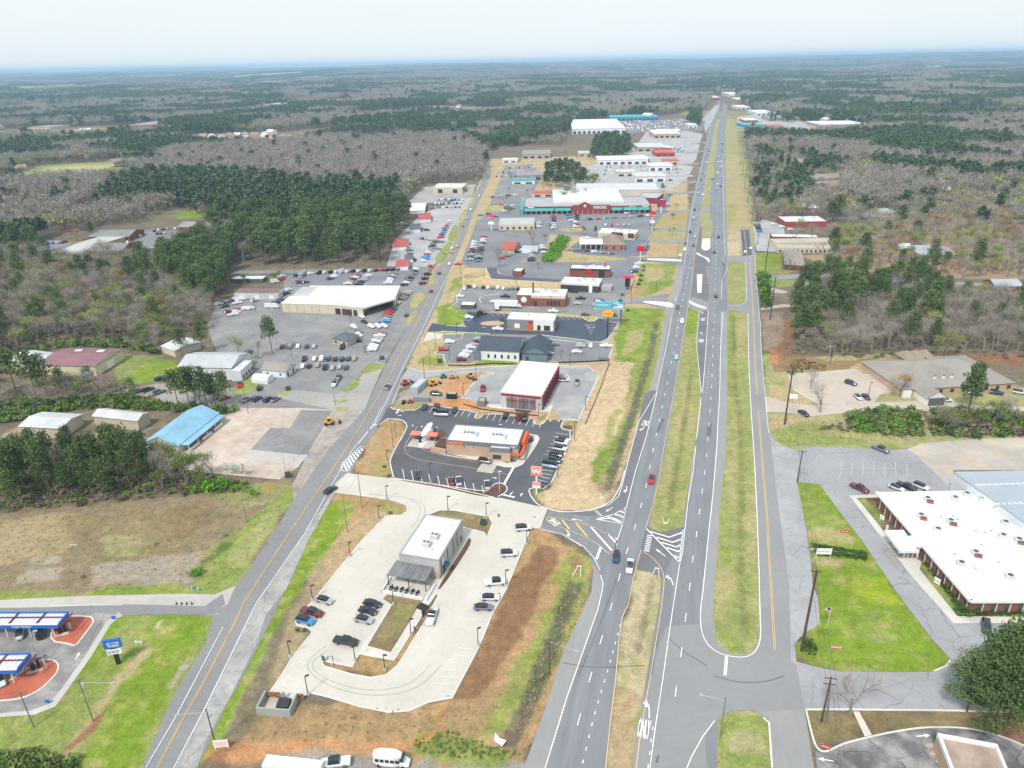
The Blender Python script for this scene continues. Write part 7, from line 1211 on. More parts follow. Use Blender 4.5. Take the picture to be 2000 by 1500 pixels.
e = empty('shuttle_bus', P(765,1492), P(798,1496) and atan2((P(798,1496)-P(735,1490)).y, (P(798,1496)-P(735,1490)).x), 'white shuttle bus at the bottom edge of the picture', 'bus'); b_ = MB(); b_.prism(smooth([(-3.6,-1.15),(2.3,-1.15),(2.3,1.15),(-3.6,1.15)],1), .6, 3.0); b_.build('body', M_wfr, e); b_ = MB(); loft(b_, [(2.0,1.9,1),(2.6,1.7,1),(3.3,1.3,.95),(3.8,1.0,.85)], 2.1, .5); b_.build('bonnet', M_wfr, e); MB().prism(smooth([(-3.5,-1.05),(2.2,-1.05),(2.2,1.05),(-3.5,1.05)],1), 3.01, 3.15).build('roof', mat('white_bus_roof', (.72,.73,.75), .5, .03), e); MB().box(2.05,-.95,1.9,2.75,.95,2.6).build('windscreen', M_carglass, e)
for k in range(5): MB().box(-3.0+k*1.05, -1.19, 1.7, -2.2+k*1.05, -1.15, 2.5).build('window', M_carglass, e)
for x_ in (-2.3,2.6):
 for y_ in (-1, 1): MB().tube((x_, y_*.9, .45), (x_, y_*1.12, .45), .45, .45, 10).build('wheel', M_tyre, e)
p = P(575,1507); e = empty('flat_trailer', p, R(-8), 'white topped trailer cut by the bottom edge', 'trailer'); MB().box(-6,-1.3,.6,6,1.3,2.5).build('body', M_wfr, e); [MB().tube((x_,y_*.9,.4),(x_,y_*1.2,.4),.4,.4,8).build('wheel', M_tyre, e) for x_ in (-1.5,0,1.5) for y_ in (-1,1)]
p = P(592,539); q = P(600,532); e = empty('motorhome', p, atan2((q-p).y, (q-p).x), 'long red and white motorhome at the top left of the dealer lot', 'motorhome'); MB().box(-6,-1.3,.5,6,1.3,3.1).build('body', paintm('pale blue'), e); MB().box(-6.02,-1.32,1.6,3,1.32,2.3).build('red_stripe', M_red, e); MB().box(5.5,-1.2,1.6,6.05,1.2,2.7).build('windscreen', M_carglass, e)
M_ylw = flat('machine_yellow', (.60,.33,.02), .5); M_ored = flat('machine_orange_red', (.55,.08,.03), .5)
def machine(px, py, rz, label, name, m, boom=True, s=1.0, cat='machine'):
 p = P(px, py); e = empty(name, (p.x, p.y, .02), R(rz), label, cat, 'machines on the building site'); e.scale = (s, s, s); MB().box(-1.6,-.9,.6,1.4,.9,1.5).build('body', m, e); MB().box(-.5,-.7,1.5,.6,.7,2.6).build('cab', M_carglass, e); MB().box(-.6,-.8,2.6,.7,.8,2.7).build('cab_roof', m, e)
 for x_ in (-1.1,1.1):
  for y_ in (-1, 1): MB().tube((x_, y_*.75, .6), (x_, y_*1.15, .6), .6, .6, 10).build('wheel', M_tyre, e)
 if boom: a = MB(); a.tube((.8,.4,1.4), (2.8,.4,2.0), .16).tube((2.8,.4,2.0), (3.6,.4,.6), .13); a.build('arm', m, e); MB().prism([(3.3,-.9),(4.1,-.9),(4.1,1.2),(3.3,1.2)], .1, .8).build('bucket', M_blk, e)
machine(845,753,30,'yellow telehandler with its boom out on the dirt yard','telehandler',M_ylw); machine(919,738,-60,'tan wheel loader at the kerb of the new lot','wheel_loader',flat('dusty_tan', (.50,.36,.18))); machine(883,739,10,'small tan excavator in the middle of the dirt yard','excavator',MATS['dusty_tan'],s=.7); machine(866,738,20,'green roller machine by the site fence','roller',flat('machine_green', (.01,.25,.12)),False,.8); machine(791,752,40,'red boom lift folded beside the shipping containers','boom_lift',M_ored); machine(801,787,10,'red lift machine on the small mulch island','lift',M_ored,False,.7); machine(788,789,80,'black tracked machine on the small mulch island','track_loader',M_blk,True,.6); machine(643,829,15,'yellow and black wheel loader beside the yard fence','wheel_loader',M_ylw,s=1.1)
print('cars', NC[0])
# ================================================================== TREES AND SHRUBS
def leafmat(name,col,v=.25,tr=.0):
 m = mat(name,col,.9,v,.55,.09,.12,spec=.08,rnd=.22); return m
F_pine = leafmat('pine_needles', (.10,.148,.048)); F_bare = leafmat('grey_brown_twigs', (.335,.295,.25), .15); F_bud = leafmat('yellow_green_buds', (.27,.31,.085)); F_green = leafmat('bright_spring_leaves', (.12,.27,.025)); F_oran = leafmat('rusty_buds', (.36,.21,.10)); F_bush = leafmat('dark_bush_leaves', (.06,.12,.022)); F_olive = leafmat('olive_leaves', (.15,.20,.055)); F_pink = leafmat('pink_blossom', (.38,.16,.15))
F_dtw = leafmat('distant_twigs', (.30,.265,.23), .15); F_dpn = leafmat('distant_needles', (.078,.125,.05)); B_bark = leafmat('grey_bark', (.24,.21,.18)); B_pine = leafmat('pine_bark', (.17,.115,.08))
tr = random.Random(11)
def quad(mb,c,s,asp=.6,up=0):
 a = Vector((tr.gauss(0,1),tr.gauss(0,1),tr.gauss(0,1)+up)).normalized(); b_ = a.orthogonal().normalized(); b_ = Matrix.Rotation(tr.uniform(0,6.28),3,a) @ b_; c2 = a.cross(b_)
 p,q = b_*s/2,c2*s*asp/2; mb.face([c-p-q*.6,c+p*.3-q,c+p+q*.5,c-p*.4+q])
def sliver(mb,c,d,w):
 s = d.orthogonal().normalized(); s = Matrix.Rotation(tr.uniform(0,6.28),3,d.normalized()) @ s; mb.face([c,c+d*.5+s*w,c+d])
def pine(hi,h,fine=0):
 t = MB(); t.tube((0,0,-.3),(.2,.1,h*.5),.26,.18,6,False).tube((.2,.1,h*.5),(.1,0,h*.95),.18,.05,5,False); c = MB()
 n = 18 if hi else 10
 for i in range(n):
  f = i/(n-1); z = h*(.48+.5*f); r = h*.25*(1-.72*f**1.6)*tr.uniform(.6,1.15); a = i*2.4+tr.uniform(-.5,.5); cc = Vector((r*cos(a)*.75,r*sin(a)*.75,z))
  if hi: t.tube((.1,.05,z-h*.05),cc,.07,.02,3,False)
  k = fine or (62 if hi else 18); rr = h*.125*tr.uniform(.8,1.25)
  for _ in range(k):
   v = Vector((tr.gauss(0,1),tr.gauss(0,1),tr.gauss(0,1)*.62)).normalized()*rr*tr.uniform(.45,1.05); v.z = v.z*.7; quad(c,cc+v,h*(.023 if fine else .046 if hi else .135)*tr.uniform(.7,1.3),.65,.8)
 return t.mesh('pine_trunk'), c.mesh('pine_crown')
def skeleton(t,h,lv,tips,w=.24,spread=1.0):
 def grow(p,d,ln_,r,k):
  e = p+d*ln_; t.tube(p,e,r,r*.6,5 if k > 2 else 3,False); tips.append((e,d,k))
  if k == 0: return
  for _ in range(3 if k > 1 else 4):
   a = Vector((tr.gauss(0,1),tr.gauss(0,1),tr.uniform(-.1,.9))).normalized(); nd = (d*1.1+a*spread*.95).normalized(); nd.z = max(nd.z,.08); grow(p+d*ln_*tr.uniform(.55,1),nd,ln_*tr.uniform(.6,.8),r*.52,k-1)
 grow(Vector((0,0,-.3)),Vector((tr.uniform(-.06,.06),tr.uniform(-.06,.06),1)).normalized(),h*.34,w,lv)
def decid(hi,h,leafy=0,fuzz=1.0,spread=1.0):
 "leafless or budding tree; leafy: number of leaf flecks"
 t = MB(); c = MB(); tips = []
 skeleton(t,h,4 if hi else 2,tips,.022*h,spread); en = [q for q in tips if q[2] <= 1]
 zs = max(q[0].z for q in en);
 for i in range(int((620 if hi else 130)*fuzz)):
  e,d,k = tr.choice(en); v = Vector((tr.gauss(0,1),tr.gauss(0,1),tr.gauss(.3,.8))).normalized(); ln_ = h*(.085 if hi else .12)*tr.uniform(.6,1.3); o = Vector((tr.gauss(0,1),tr.gauss(0,1),tr.gauss(0,.8)))*h*.05*(1 if hi else 1.5); sliver(c,e+o,(d+v*1.1).normalized()*ln_,.062 if hi else .30)
 for i in range(leafy):
  e,d,k = tr.choice(en); o = Vector((tr.gauss(0,1),tr.gauss(0,1),tr.gauss(0,.8)))*h*.06; quad(c,e+o,h*(.035 if hi else .09)*tr.uniform(.7,1.3),.8,.4)
 return t.mesh('tree_trunk'), c.mesh('tree_crown')
def bush(n=90,flat_=.8,sz=.32):
 c = MB()
 for k in range(5):
  cc = Vector((tr.uniform(-.45,.45),tr.uniform(-.45,.45),tr.uniform(.25,.55)))
  for _ in range(n//5): v = Vector((tr.gauss(0,1),tr.gauss(0,1),abs(tr.gauss(0,1))*flat_)).normalized()*tr.uniform(.3,.62); v.z = abs(v.z); quad(c,cc+v,sz*tr.uniform(.7,1.3),.75,.7)
 return c.mesh('bush_leaves')
def setm(ms,a,b_): ms[0].materials.append(a); ms[1].materials.append(b_); return ms
def variants(f,a,b_,n,*ar,**kw): return [setm(f(*ar,**kw),a,b_) for _ in range(n)]
KINDS = {  # name: (hi variants,lo variants,base height of the variant,tree name,category)
 'pine': (variants(pine, B_pine, F_pine, 4, True, 18.), variants(pine, B_pine, F_dpn, 4, False, 15.), 'pine_tree'),
 'bare': (variants(decid, B_bark, F_bare, 4, True, 15.), variants(decid, B_bark, F_dtw, 4, False, 16.), 'bare_tree'),
 'bud': (variants(decid, B_bark, F_bud, 2, True, 13., 420, .6), variants(decid, B_bark, F_bud, 2, False, 13., 70, .5), 'budding_tree'),
 'oran': (variants(decid, B_bark, F_oran, 2, True, 13., 380, .7), variants(decid, B_bark, F_oran, 2, False, 13., 60, .6), 'budding_tree'),
 'green': (variants(decid, B_bark, F_green, 2, True, 11., 800, .3), variants(decid, B_bark, F_green, 2, False, 11., 110, .3), 'leafy_tree'),
 'olive': (variants(decid, B_bark, F_olive, 2, True, 12., 600, .4), variants(decid, B_bark, F_olive, 2, False, 12., 95, .4), 'leafy_tree'),
}
GN = {}
def node_scatter(coll):
 g = bpy.data.node_groups.new('scatter', 'GeometryNodeTree'); g.interface.new_socket('Geometry', in_out='INPUT', socket_type='NodeSocketGeometry'); g.interface.new_socket('Geometry', in_out='OUTPUT', socket_type='NodeSocketGeometry')
 gi = g.nodes.new('NodeGroupInput'); go = g.nodes.new('NodeGroupOutput'); ip = g.nodes.new('GeometryNodeInstanceOnPoints'); ci = g.nodes.new('GeometryNodeCollectionInfo'); ci.inputs['Collection'].default_value = coll; ci.inputs['Separate Children'].default_value = True; ci.inputs['Reset Children'].default_value = True
 def na(nm, ty): n = g.nodes.new('GeometryNodeInputNamedAttribute'); n.data_type = ty; n.inputs[0].default_value = nm; return n.outputs[0]
 cx = g.nodes.new('ShaderNodeCombineXYZ'); g.links.new(na('rot', 'FLOAT'), cx.inputs[2]); ip.inputs['Pick Instance'].default_value = True
 g.links.new(gi.outputs[0], ip.inputs['Points']); g.links.new(ci.outputs[0], ip.inputs['Instance']); g.links.new(na('idx', 'INT'), ip.inputs['Instance Index']); g.links.new(cx.outputs[0], ip.inputs['Rotation']); g.links.new(na('scl', 'FLOAT'), ip.inputs['Scale']); g.links.new(ip.outputs[0], go.inputs[0]); return g
def join2(ms,name):
 me = bpy.data.meshes.new(name); v = []; f = []; mi = []
 for k,q in enumerate(ms): n = len(v); v += [p.co[:] for p in q.vertices]; f += [tuple(n+i for i in p.vertices) for p in q.polygons]; mi += [k]*len(q.polygons)
 me.from_pydata(v, [], f); me.polygons.foreach_set('material_index', mi); [me.materials.append(q.materials[0]) for q in ms]; me.update(); return me
def scatter(name,protos,P_,label=None):
 "P_: array of x, y, z, rot, scl, idx"
 if len(P_) == 0: return
 key = tuple((q.name if not isinstance(q,tuple) else q[0].name) for q in protos)
 if key not in GN:
  cl = bpy.data.collections.new('source_shapes')
  for i, q in enumerate(protos): cl.objects.link(bpy.data.objects.new('shape_%d' % i, q if not isinstance(q, tuple) else join2(q, 'whole_tree')))
  GN[key] = node_scatter(cl)
 P_ = np.asarray(P_, float); me = bpy.data.meshes.new(name); me.vertices.add(len(P_)); me.vertices.foreach_set('co', P_[:, :3].astype(np.float32).ravel())
 for nm, ty, c_ in (('rot', 'FLOAT', 3), ('scl', 'FLOAT', 4), ('idx', 'INT', 5)): a = me.attributes.new(nm, ty, 'POINT'); a.data.foreach_set('value', P_[:, c_].astype(np.int32 if ty == 'INT' else np.float32))
 o = link(name, me); md = o.modifiers.new('scatter', 'NODES'); md.node_group = GN[key]; o['kind'] = 'stuff'
 if label: o['label'] = label
 return o
# where woods stand (bases,in pixels of the photograph) and what grows there
WOODS = [
 ([(-60,1000),(0,1000),(150,985),(300,972),(325,935),(290,915),(220,905),(120,908),(0,915),(-60,918)], dict(pine=.72, bare=.45), 6.2, 'the dark wood above the brown field'),
 ([(305,900),(345,925),(420,930),(425,950),(320,968),(290,940)], dict(bare=.7, olive=.3), 5, 'the scrub below the blue roofed building'),
 ([(-60,795),(0,800),(110,790),(240,775),(330,795),(460,800),(452,812),(300,800),(170,795),(60,815),(-60,835)], dict(olive=.5, bare=.5), 9, 'the belt between the two rows of sheds'),
 ([(340,786),(450,786),(460,803),(345,803)], dict(pine=.75, bare=.3), 5, 'the clump beside the white warehouse'),
 ([(-60,745),(40,765),(255,768),(240,784),(40,788),(-60,800)], dict(pine=.5, bare=.4, olive=.2), 8, 'the trees before the maroon roof'),
 ([(-80,480),(0,500),(130,498),(200,515),(330,505),(400,500),(445,560),(425,600),(400,640),(335,680),(300,690),(235,668),(110,668),(20,690),(-80,720)], dict(bare=.58, bud=.16, pine=.15, oran=.05, olive=.16), 6.2, 'the wood left of the dealership'),
 ([(310,540),(400,470),(450,500),(455,560),(410,590),(350,570)], dict(pine=.85, bare=.15), 6, 'the stand at the street end'),
 ([(1545,620),(1560,560),(1640,548),(1800,560),(1860,585),(1800,612),(1660,615),(1600,640),(1575,680),(1550,670)], dict(pine=.62, bare=.38), 7.5, 'the pines above the tan lot'),
 ([(1575,685),(1605,645),(1665,620),(1800,616),(1870,590),(2080,600),(2080,695),(1960,692),(1850,686),(1700,694),(1620,700)], dict(bare=.8, pine=.12, bud=.05), 6.0, 'the wood behind the grey-roofed clinic'),
 ([(1600,480),(1660,440),(1760,400),(2080,360),(2080,545),(1900,548),(1800,540),(1700,525),(1640,525),(1600,510)], dict(bare=.5, bud=.24, oran=.09, pine=.08, olive=.14), 7.6, 'the wood around the right houses'),
 ([(1465,428),(1475,330),(1470,300),(1560,310),(1660,330),(1640,355),(1590,380),(1560,400),(1545,425),(1500,430)], dict(bare=.5, pine=.42, bud=.1), 9, 'the wood behind the pole line'),
 ([(455,522),(750,519),(790,470),(800,412),(770,368),(600,372),(500,352),(250,352),(190,415),(330,402),(420,432),(455,470)], dict(pine=.76, bare=.16, green=.06), 8.5, 'the forest behind the dealership'),
 ([(1820,830),(1870,832),(2080,830),(2080,845),(1860,848)], dict(bare=.6, olive=.5), 6, 'the thicket by the dirt lot'),
 ([(1860,788),(2050,800),(2050,830),(1900,825)], dict(pine=.5, olive=.4), 7, 'the group at the clinic drive'),
]
OPEN_ = [[(840,600),(880,500),(950,330),(950,300),(975,285),(1010,288),(1100,268),(1120,240),(1290,226),(1372,218),(1392,192),(1395,186),(1432,186),(1450,205),(1490,228),(1600,240),(1700,246),(1690,258),(1560,268),(1455,262),(1462,320),(1472,440),(1545,430),(1640,440),(1650,475),(1600,480),(1560,560),(1530,700),(1480,760),(1480,900),(840,900)],
 [(-60,252),(60,252),(250,244),(310,248),(330,262),(150,272),(-60,276)],[(350,278),(365,262),(560,258),(640,248),(660,252),(650,268),(580,282),(420,288)],[(-60,352),(20,340),(80,322),(245,312),(250,350),(120,356),(-60,362)],[(50,480),(95,462),(160,450),(270,438),(300,420),(345,408),(415,420),(415,460),(400,475),(320,508),(250,510),(100,500)],[(135,412),(195,398),(200,428),(150,432)],[(340,410),(350,400),(415,402),(410,430),(345,430)],
 [(750,525),(765,470),(795,435),(790,400),(830,362),(935,352),(930,400),(860,520)],[(490,214),(670,200),(670,206),(495,218)],[(1225,172),(1375,168),(1380,180),(1230,180)],[(1590,385),(1600,355),(1640,350),(1645,385)]]
CLUMPS_IN = [([(1062,362),(1070,335),(1110,330),(1170,350),(1160,366),(1100,370)],dict(olive=.5,pine=.5)),([(1150,312),(1165,278),(1225,272),(1235,300),(1215,312)],dict(pine=.7,olive=.3)),([(1010,282),(1080,262),(1110,270),(1090,288)],dict(olive=.5,bare=.5)),([(1090,395),(1120,375),(1160,378),(1160,384),(1110,400)],dict(bare=.6,green=.3)),([(1340,240),(1352,222),(1370,222),(1365,250)],dict(pine=1)),([(1495,236),(1530,228),(1570,232),(1550,240)],dict(green=.6,pine=.4))]
def wpoly(p): return [(q.x,q.y) for q in W2(p)]
pts_all = {k: [] for k in KINDS}   # x,y,scale,zone label
def jitter_grid(x0,x1,y0,y1,sp,rg):
 gx,gy = np.meshgrid(np.arange(x0,x1,sp),np.arange(y0,y1,sp)); return (gx+rg.uniform(-.45,.45,gx.shape)*sp).ravel(),(gy+rg.uniform(-.45,.45,gy.shape)*sp).ravel()
excl = EXCL
def blocked(x,y):
 b_ = np.zeros(x.shape,bool)
 for p in excl: b_ |= inside(p,x,y)
 return b_
FOOT = []
for o in list(S.objects):
 if o.name.split('.')[0] in ('wall', 'wing_wall', 'drive_canopy') and o.type == 'MESH' and o.parent:
  Mw = Matrix.Translation(o.parent.location) @ o.parent.rotation_euler.to_matrix().to_4x4(); q = [Mw @ v.co for v in o.data.vertices]; xs_ = [v.x for v in q]; ys_ = [v.y for v in q]; FOOT.append((min(xs_)-3,max(xs_)+3,min(ys_)-4,max(ys_)+3))
def onfoot(x,y):
 b_ = np.zeros(x.shape,bool)
 for a,b2,c_,d_ in FOOT:
  if (b2-a)*(d_-c_) < 30000: b_ |= (x > a) & (x < b2) & (y > c_) & (y < d_)
 return b_
def choose(wts,n,rg):
 ks = list(wts); w = np.array([wts[k] for k in ks],float); return np.array(ks)[rg.choice(len(ks),n,p=w/w.sum())]
wood_polys = [wpoly(w[0]) for w in WOODS]
for (pp,wts,sp,lab),wp in zip(WOODS,wood_polys):
 xs_ = [p[0] for p in wp]; ys_ = [p[1] for p in wp]; x,y = jitter_grid(min(xs_),max(xs_),min(ys_),max(ys_),sp,rng); ok = inside(wp,x,y) & ~blocked(x,y) & ~onfoot(x,y); x,y = x[ok],y[ok]; kk = choose(wts,len(x),rng)
 cl = vnoise(x,y,26,5)
 for a,b_,k,c_ in zip(x,y,kk,cl):
  if 'pine' in wts and 'bare' in wts and wts['pine'] > .05 and rng.random() < .55: k = 'pine' if c_ > 1-wts['pine'] else ('bare' if k == 'pine' else k)
  xn = (a-min(xs_))/(max(xs_)-min(xs_)); pts_all[k].append((a, b_, (rng.uniform(.72, 1.15) if 'forest' not in lab else rng.uniform(.6, 1.45)), ('in the left third of ' if xn < .33 else 'in the middle of ' if xn < .66 else 'in the right third of ')+lab))
for pp,wts in CLUMPS_IN:
 wp = wpoly(pp); xs_ = [p[0] for p in wp]; ys_ = [p[1] for p in wp]; x,y = jitter_grid(min(xs_),max(xs_),min(ys_),max(ys_),9,rng); ok = inside(wp,x,y) & ~onfoot(x,y); x,y = x[ok],y[ok]
 for a, b_, k in zip(x, y, choose(wts, len(x), rng)): pts_all[k].append((a, b_, rng.uniform(.8, 1.2), 'in a clump inside the far commercial strip'))
open_w = [wpoly(p) for p in OPEN_]; GREYW = wpoly([(250,352),(330,300),(480,288),(700,272),(900,272),(950,305),(945,350),(800,368),(600,372),(500,350)])
def far_layer(r0,r1,sp):
 mxx = r1*.86; x,y = jitter_grid(-mxx,mxx,r0*.72,r1,sp,rng); d = np.hypot(x,y); ok = (d > r0) & (d <= r1) & (np.abs(x) < y*.84+60); x,y = x[ok],y[ok]
 ok = ~blocked(x,y)
 for p in open_w+wood_polys: ok &= ~inside(p,x,y)
 ok &= ~onfoot(x,y); ok &= ~((fbm(x,y,420,91,3) > .665) & (np.hypot(x,y) > 1400)); x,y = x[ok],y[ok]
 pn = .5*fbm(x,y,330,77,3)+.5*fbm(x,y,120,78,2); g = inside(GREYW,x,y); u = rng.random(len(x))
 pm = (pn > np.where(g,.80,.493+.01*(np.hypot(x,y) > 1500))) ^ (u < np.where(g,.02,np.where(pn > .51,.09,.025)))
 k = np.where(pm, 'pine', np.where(u > .86, 'bud', np.where(u > .83, 'oran', np.where(u > .70, 'olive', 'bare'))))
 k = np.where(g & (k != 'pine'), 'bare', k); sc = rng.uniform(.75, 1.2, len(x))*(sp/8)**.8*1.06
 for a, b_, kk, s in zip(x, y, k, sc): pts_all[kk].append((a, b_, s*(1.08 if kk == 'pine' else 1.3), ''))
far_layer(560,1700,8); far_layer(1700,3100,10); far_layer(3100,4800,13)
placed = []
def add_tree(kind,i,x,y,s,label,rot=None,group=None,z=0,cap=None):
 hi, lo, nm = KINDS[kind]; ms = hi[i % len(hi)]; e = empty(nm, (x, y, z-.03), rot if rot is not None else tr.uniform(0, 6.28), label, 'tree', group); w_ = s*(.68 if 'dark wood' in label else .84 if kind == 'pine' and s < 1.18 else 1); e.scale = (w_, w_, s*tr.uniform(.95, 1.12)); raw('trunk', ms[0], e); raw('crown', ms[1], e); return e
KW = {'pine': 'tall pine', 'bare': 'leafless tree', 'bud': 'yellow-green budding tree', 'oran': 'rusty orange budding tree', 'green': 'bright green leafy tree', 'olive': 'green-leaved tree'}
CAPS = {'pine': 290, 'bare': 290, 'bud': 60, 'oran': 30, 'green': 25, 'olive': 60}
for k,L_ in pts_all.items():
 near = [q for q in L_ if q[3] and abs(q[0]) < q[1]*.78+15 and hypot(q[0],q[1]) < 900]; near.sort(key=lambda q: hypot(q[0],q[1])); ch = near[:CAPS[k]]; cs = set(id(q) for q in ch)
 for i, (x, y, s, lb) in enumerate(ch): add_tree(k, i, x, y, s, KW[k]+' '+lb, group=KW[k]+'s, '+lb)
 rest = [q for q in L_ if id(q) not in cs]; A_ = np.array([(q[0],q[1],q[2]) for q in rest]) if rest else np.zeros((0,3)); d = np.hypot(A_[:,0],A_[:,1]); n = len(A_)
 P_ = np.column_stack([A_[:,0],A_[:,1],terrain(A_[:,0],A_[:,1])-.1,rng.uniform(0,6.28,n),A_[:,2],rng.integers(0,4,n)])
 hi, lo, nm = KINDS[k]; scatter('near_'+k+'_woodland', hi, P_[d < 680]); scatter('far_'+k+'_woodland', lo, P_[d >= 680]); print(k, len(L_), (d < 620).sum())
# ---- the far canopy,one bumpy sheet
nr, na_ = 330, 760; rr = 4600*np.exp(np.linspace(0, math.log(26000/4600), nr)); aa = np.linspace(-.80, .80, na_); RR, AA = np.meshgrid(rr, aa, indexing='ij'); CX, CY = RR*np.sin(AA), RR*np.cos(AA); sc_n = rng.random(CX.shape)
CZ = terrain(CX,CY)+6+fbm(CX,CY,110,13,3)*22+sc_n*9; CZ[0] -= 12; CZ = np.where(CZ > 140,140+(CZ-140)*.35,CZ).clip(None,166)
me = bpy.data.meshes.new('far_woodland'); me.vertices.add(nr*na_); me.vertices.foreach_set('co', np.stack([CX, CY, CZ], -1).astype(np.float32).ravel()); ii = (np.arange(nr-1)[:, None]*na_+np.arange(na_-1)[None]).ravel(); q4 = np.stack([ii, ii+na_, ii+na_+1, ii+1], 1)
me.loops.add(q4.size); me.loops.foreach_set('vertex_index', q4.ravel().astype(np.int32)); me.polygons.add(len(q4)); me.polygons.foreach_set('loop_start', np.arange(0, q4.size, 4)); me.polygons.foreach_set('loop_total', np.full(len(q4), 4)); me.update()
pn = .6*fbm(CX,CY,420,77,4)+.4*fbm(CX,CY,110,78,3); fine = rng.random(CX.shape); c_ = np.zeros(CX.shape+(4,)); c_[...,3] = 1; isg = (pn+(fine-.5)*.12 > .50)[...,None]; c_[...,:3] = np.where(isg,np.array([.022,.042,.018]),np.array([.14,.115,.095]))*(.35+1.3*rng.random(CX.shape))[...,None]
op = (fbm(CX,CY,700,91,3) > .80)[...,None]; c_[...,:3] = np.where(op,np.array([.30,.29,.15]),c_[...,:3])
at = me.color_attributes.new('soil', 'FLOAT_COLOR', 'POINT'); at.data.foreach_set('color', c_.astype(np.float32).ravel())
mc = bpy.data.materials.new('far_tree_crowns'); mc.use_nodes = True; t = mc.node_tree; b = t.nodes['Principled BSDF']; b.inputs['Roughness'].default_value = 1; b.inputs['Specular IOR Level'].default_value = 0; at_ = N(t, 'ShaderNodeAttribute', attribute_name='soil'); L(t, at_.outputs[0], b.inputs['Base Color'])
o = link('far_woodland', me, mc); o['kind'] = 'stuff'
# ---- individual trees the photograph shows by themselves
def T(kind,px,py,s,label,i=0): p = P(px,py); return add_tree(kind,i,p.x,p.y,s,label)
for a in (('bare',1548,474,1.0,'leafless tree in front of the white motel roof'),('bare',1583,470,1.1,'wide leafless tree over the motel roofs'),('bare',1527,527,1.1,'leafless tree at the left corner of the small brick house'),('bare',1540,530,.8,'thin leafless tree before the small brick house'),('bare',1614,526,1.1,'leafless tree alone right of the small brick house'),('bud',1560,455,1.1,'budding tree between the red building and the motel'),('pine',1925,1425,1.15,'large pine at the lower right, nearest the kerbed lot'),('pine',1990,1400,1.25,'large pine of the lower right group above the red soil'),('pine',1935,1392,1.15,'pine in the middle of the lower right group'),('pine',2015,1365,1.2,'pine cut by the right edge behind the lower right group'),('pine',1955,1372,1.1,'pine behind the two large ones at the lower right'),('pine',1888,1390,.95,'shorter pine at the left side of the lower right group'),('bare',1660,1396,1.05,'leafless tree between the concrete path and the street'),('bare',1601,806,1.0,'leafless tree beside the drive below the tan lot'),('bare',1583,758,.75,'small leafless tree inside the tan lot'),('oran',1758,776,.95,'pinkish leafless tree before the clinic roof'),('bare',1840,846,.9,'pale leafless tree above the right dirt lot'),
 ('pine',532,690,1.0,'tall pine by the row of parked cars'),('bare',505,700,.8,'leafless tree just left of the tall dealer-lot pine'),('bud',468,693,.9,'budding tree behind the white warehouse'),('pine',398,690,.9,'pine between the shed and the grey lot'),('pine',357,696,.85,'pine at the narrow shed with the rusted roof'),('green',492,700,.5,'small bright leafy tree behind the cottage office'),('bare',975,522,1.35,'wide leafless tree beside the red roofed shop'),('bare',1041,480,1.25,'dark leafless tree between the shop and the shed'),('bare',1052,528,.6,'thin leafless tree at the island by the link road'),
 ('green',479,554,.75,'round bright green tree beside the low shed'),('green',535,550,.7,'bright green tree among dealer cars at top left'),('green',548,546,.7,'second bright green tree beside the first at the dealer lot corner'),('bud',640,200,.5,'tiny tree') ,('oran',152,470,1.0,'rusty tree beside the brick hall in the upper left'),('green',425,470,1.0,'bright green tree left of the pine stand'),('green',445,480,1.0,'bright green tree right beside its twin by the pine stand'),('bud',1845,700,1.2,'big yellow budding tree behind the clinic roof'),('pine',182,468,.8,'dark pine beside the rusty tree'),('green',640,505,.9,'bright green tree at the street edge of the pine forest'),('green',560,440,1.0,'light green tree inside the pine forest'),('olive',905,384,1.0,'light green tree at the yard by the old road'),('pine',1293,375,.5,'round evergreen by the plaza warehouse'),('pine',1163,460,.4,'small cone evergreen beside the white roofed restaurant')):
 if a[4] != 'tiny tree': T(a[0], a[1], a[2], a[3], a[4], hash(a[4]) % 4 if 0 else len(a[4]) % 4)
BU = [bush() for _ in range(4)]; BUg = [bush(110,.9,.26) for _ in range(3)]
for q in BU: q.materials.append(F_bush)
for q in BUg: q.materials.append(F_green)
BUo = [q.copy() for q in BU]; [(q.materials.clear(),q.materials.append(F_olive)) for q in BUo]
F_brush = leafmat('dry_brush', (.19,.155,.11)); BUb = [q.copy() for q in BU]; [(q.materials.clear(), q.materials.append(F_brush)) for q in BUb]
def shrub(px,py,s,label,pool=None,group=None,h=1.0):
 p = P(px, py); pool = pool or BU; o = raw('shrub', pool[tr.randrange(len(pool))], None, (p.x, p.y, -.05), (0, 0, tr.uniform(0, 6.28))); o.scale = (s, s, s*h); tag(o, label, 'shrub', group); return o
def row(x0,y0,x1,y1,n,s,lab,pool=None,g=None,h=1.0):
 for k in range(n): f = k/(n-1); shrub(x0+(x1-x0)*f+tr.uniform(-.6,.6), y0+(y1-y0)*f, s*tr.uniform(.88,1.12), f'round clipped shrub, number {k+1} {lab}' if 0 else f'clipped shrub, {ORD[k]} from the top {lab}', pool, g, h)
row(1722,990,1776,1044,11,1.25,'of the bed above the porch'); row(1806,1096,1872,1184,13,1.25,'of the bed below the porch')
for x, y, s, t_ in ((1876,1192,1.9,'left'),(1886,1200,2.2,'middle'),(1903,1198,2.0,'right')): shrub(x, y, s, 'big round shrub at the brick office corner, %s of three' % t_, None, 'corner shrubs')
for k in range(11): shrub(1912+9*k, 1199, 1.1, 'low shrub, %s from the left along the brick end wall' % ORD[k], None, 'shrubs along the end wall')
for k in range(14): shrub(1590+7.6*k, 1068+1.2*k, 1.15, 'shrub, %s from the left in the upper lawn hedge' % ORD[k], None, 'upper hedge shrubs');
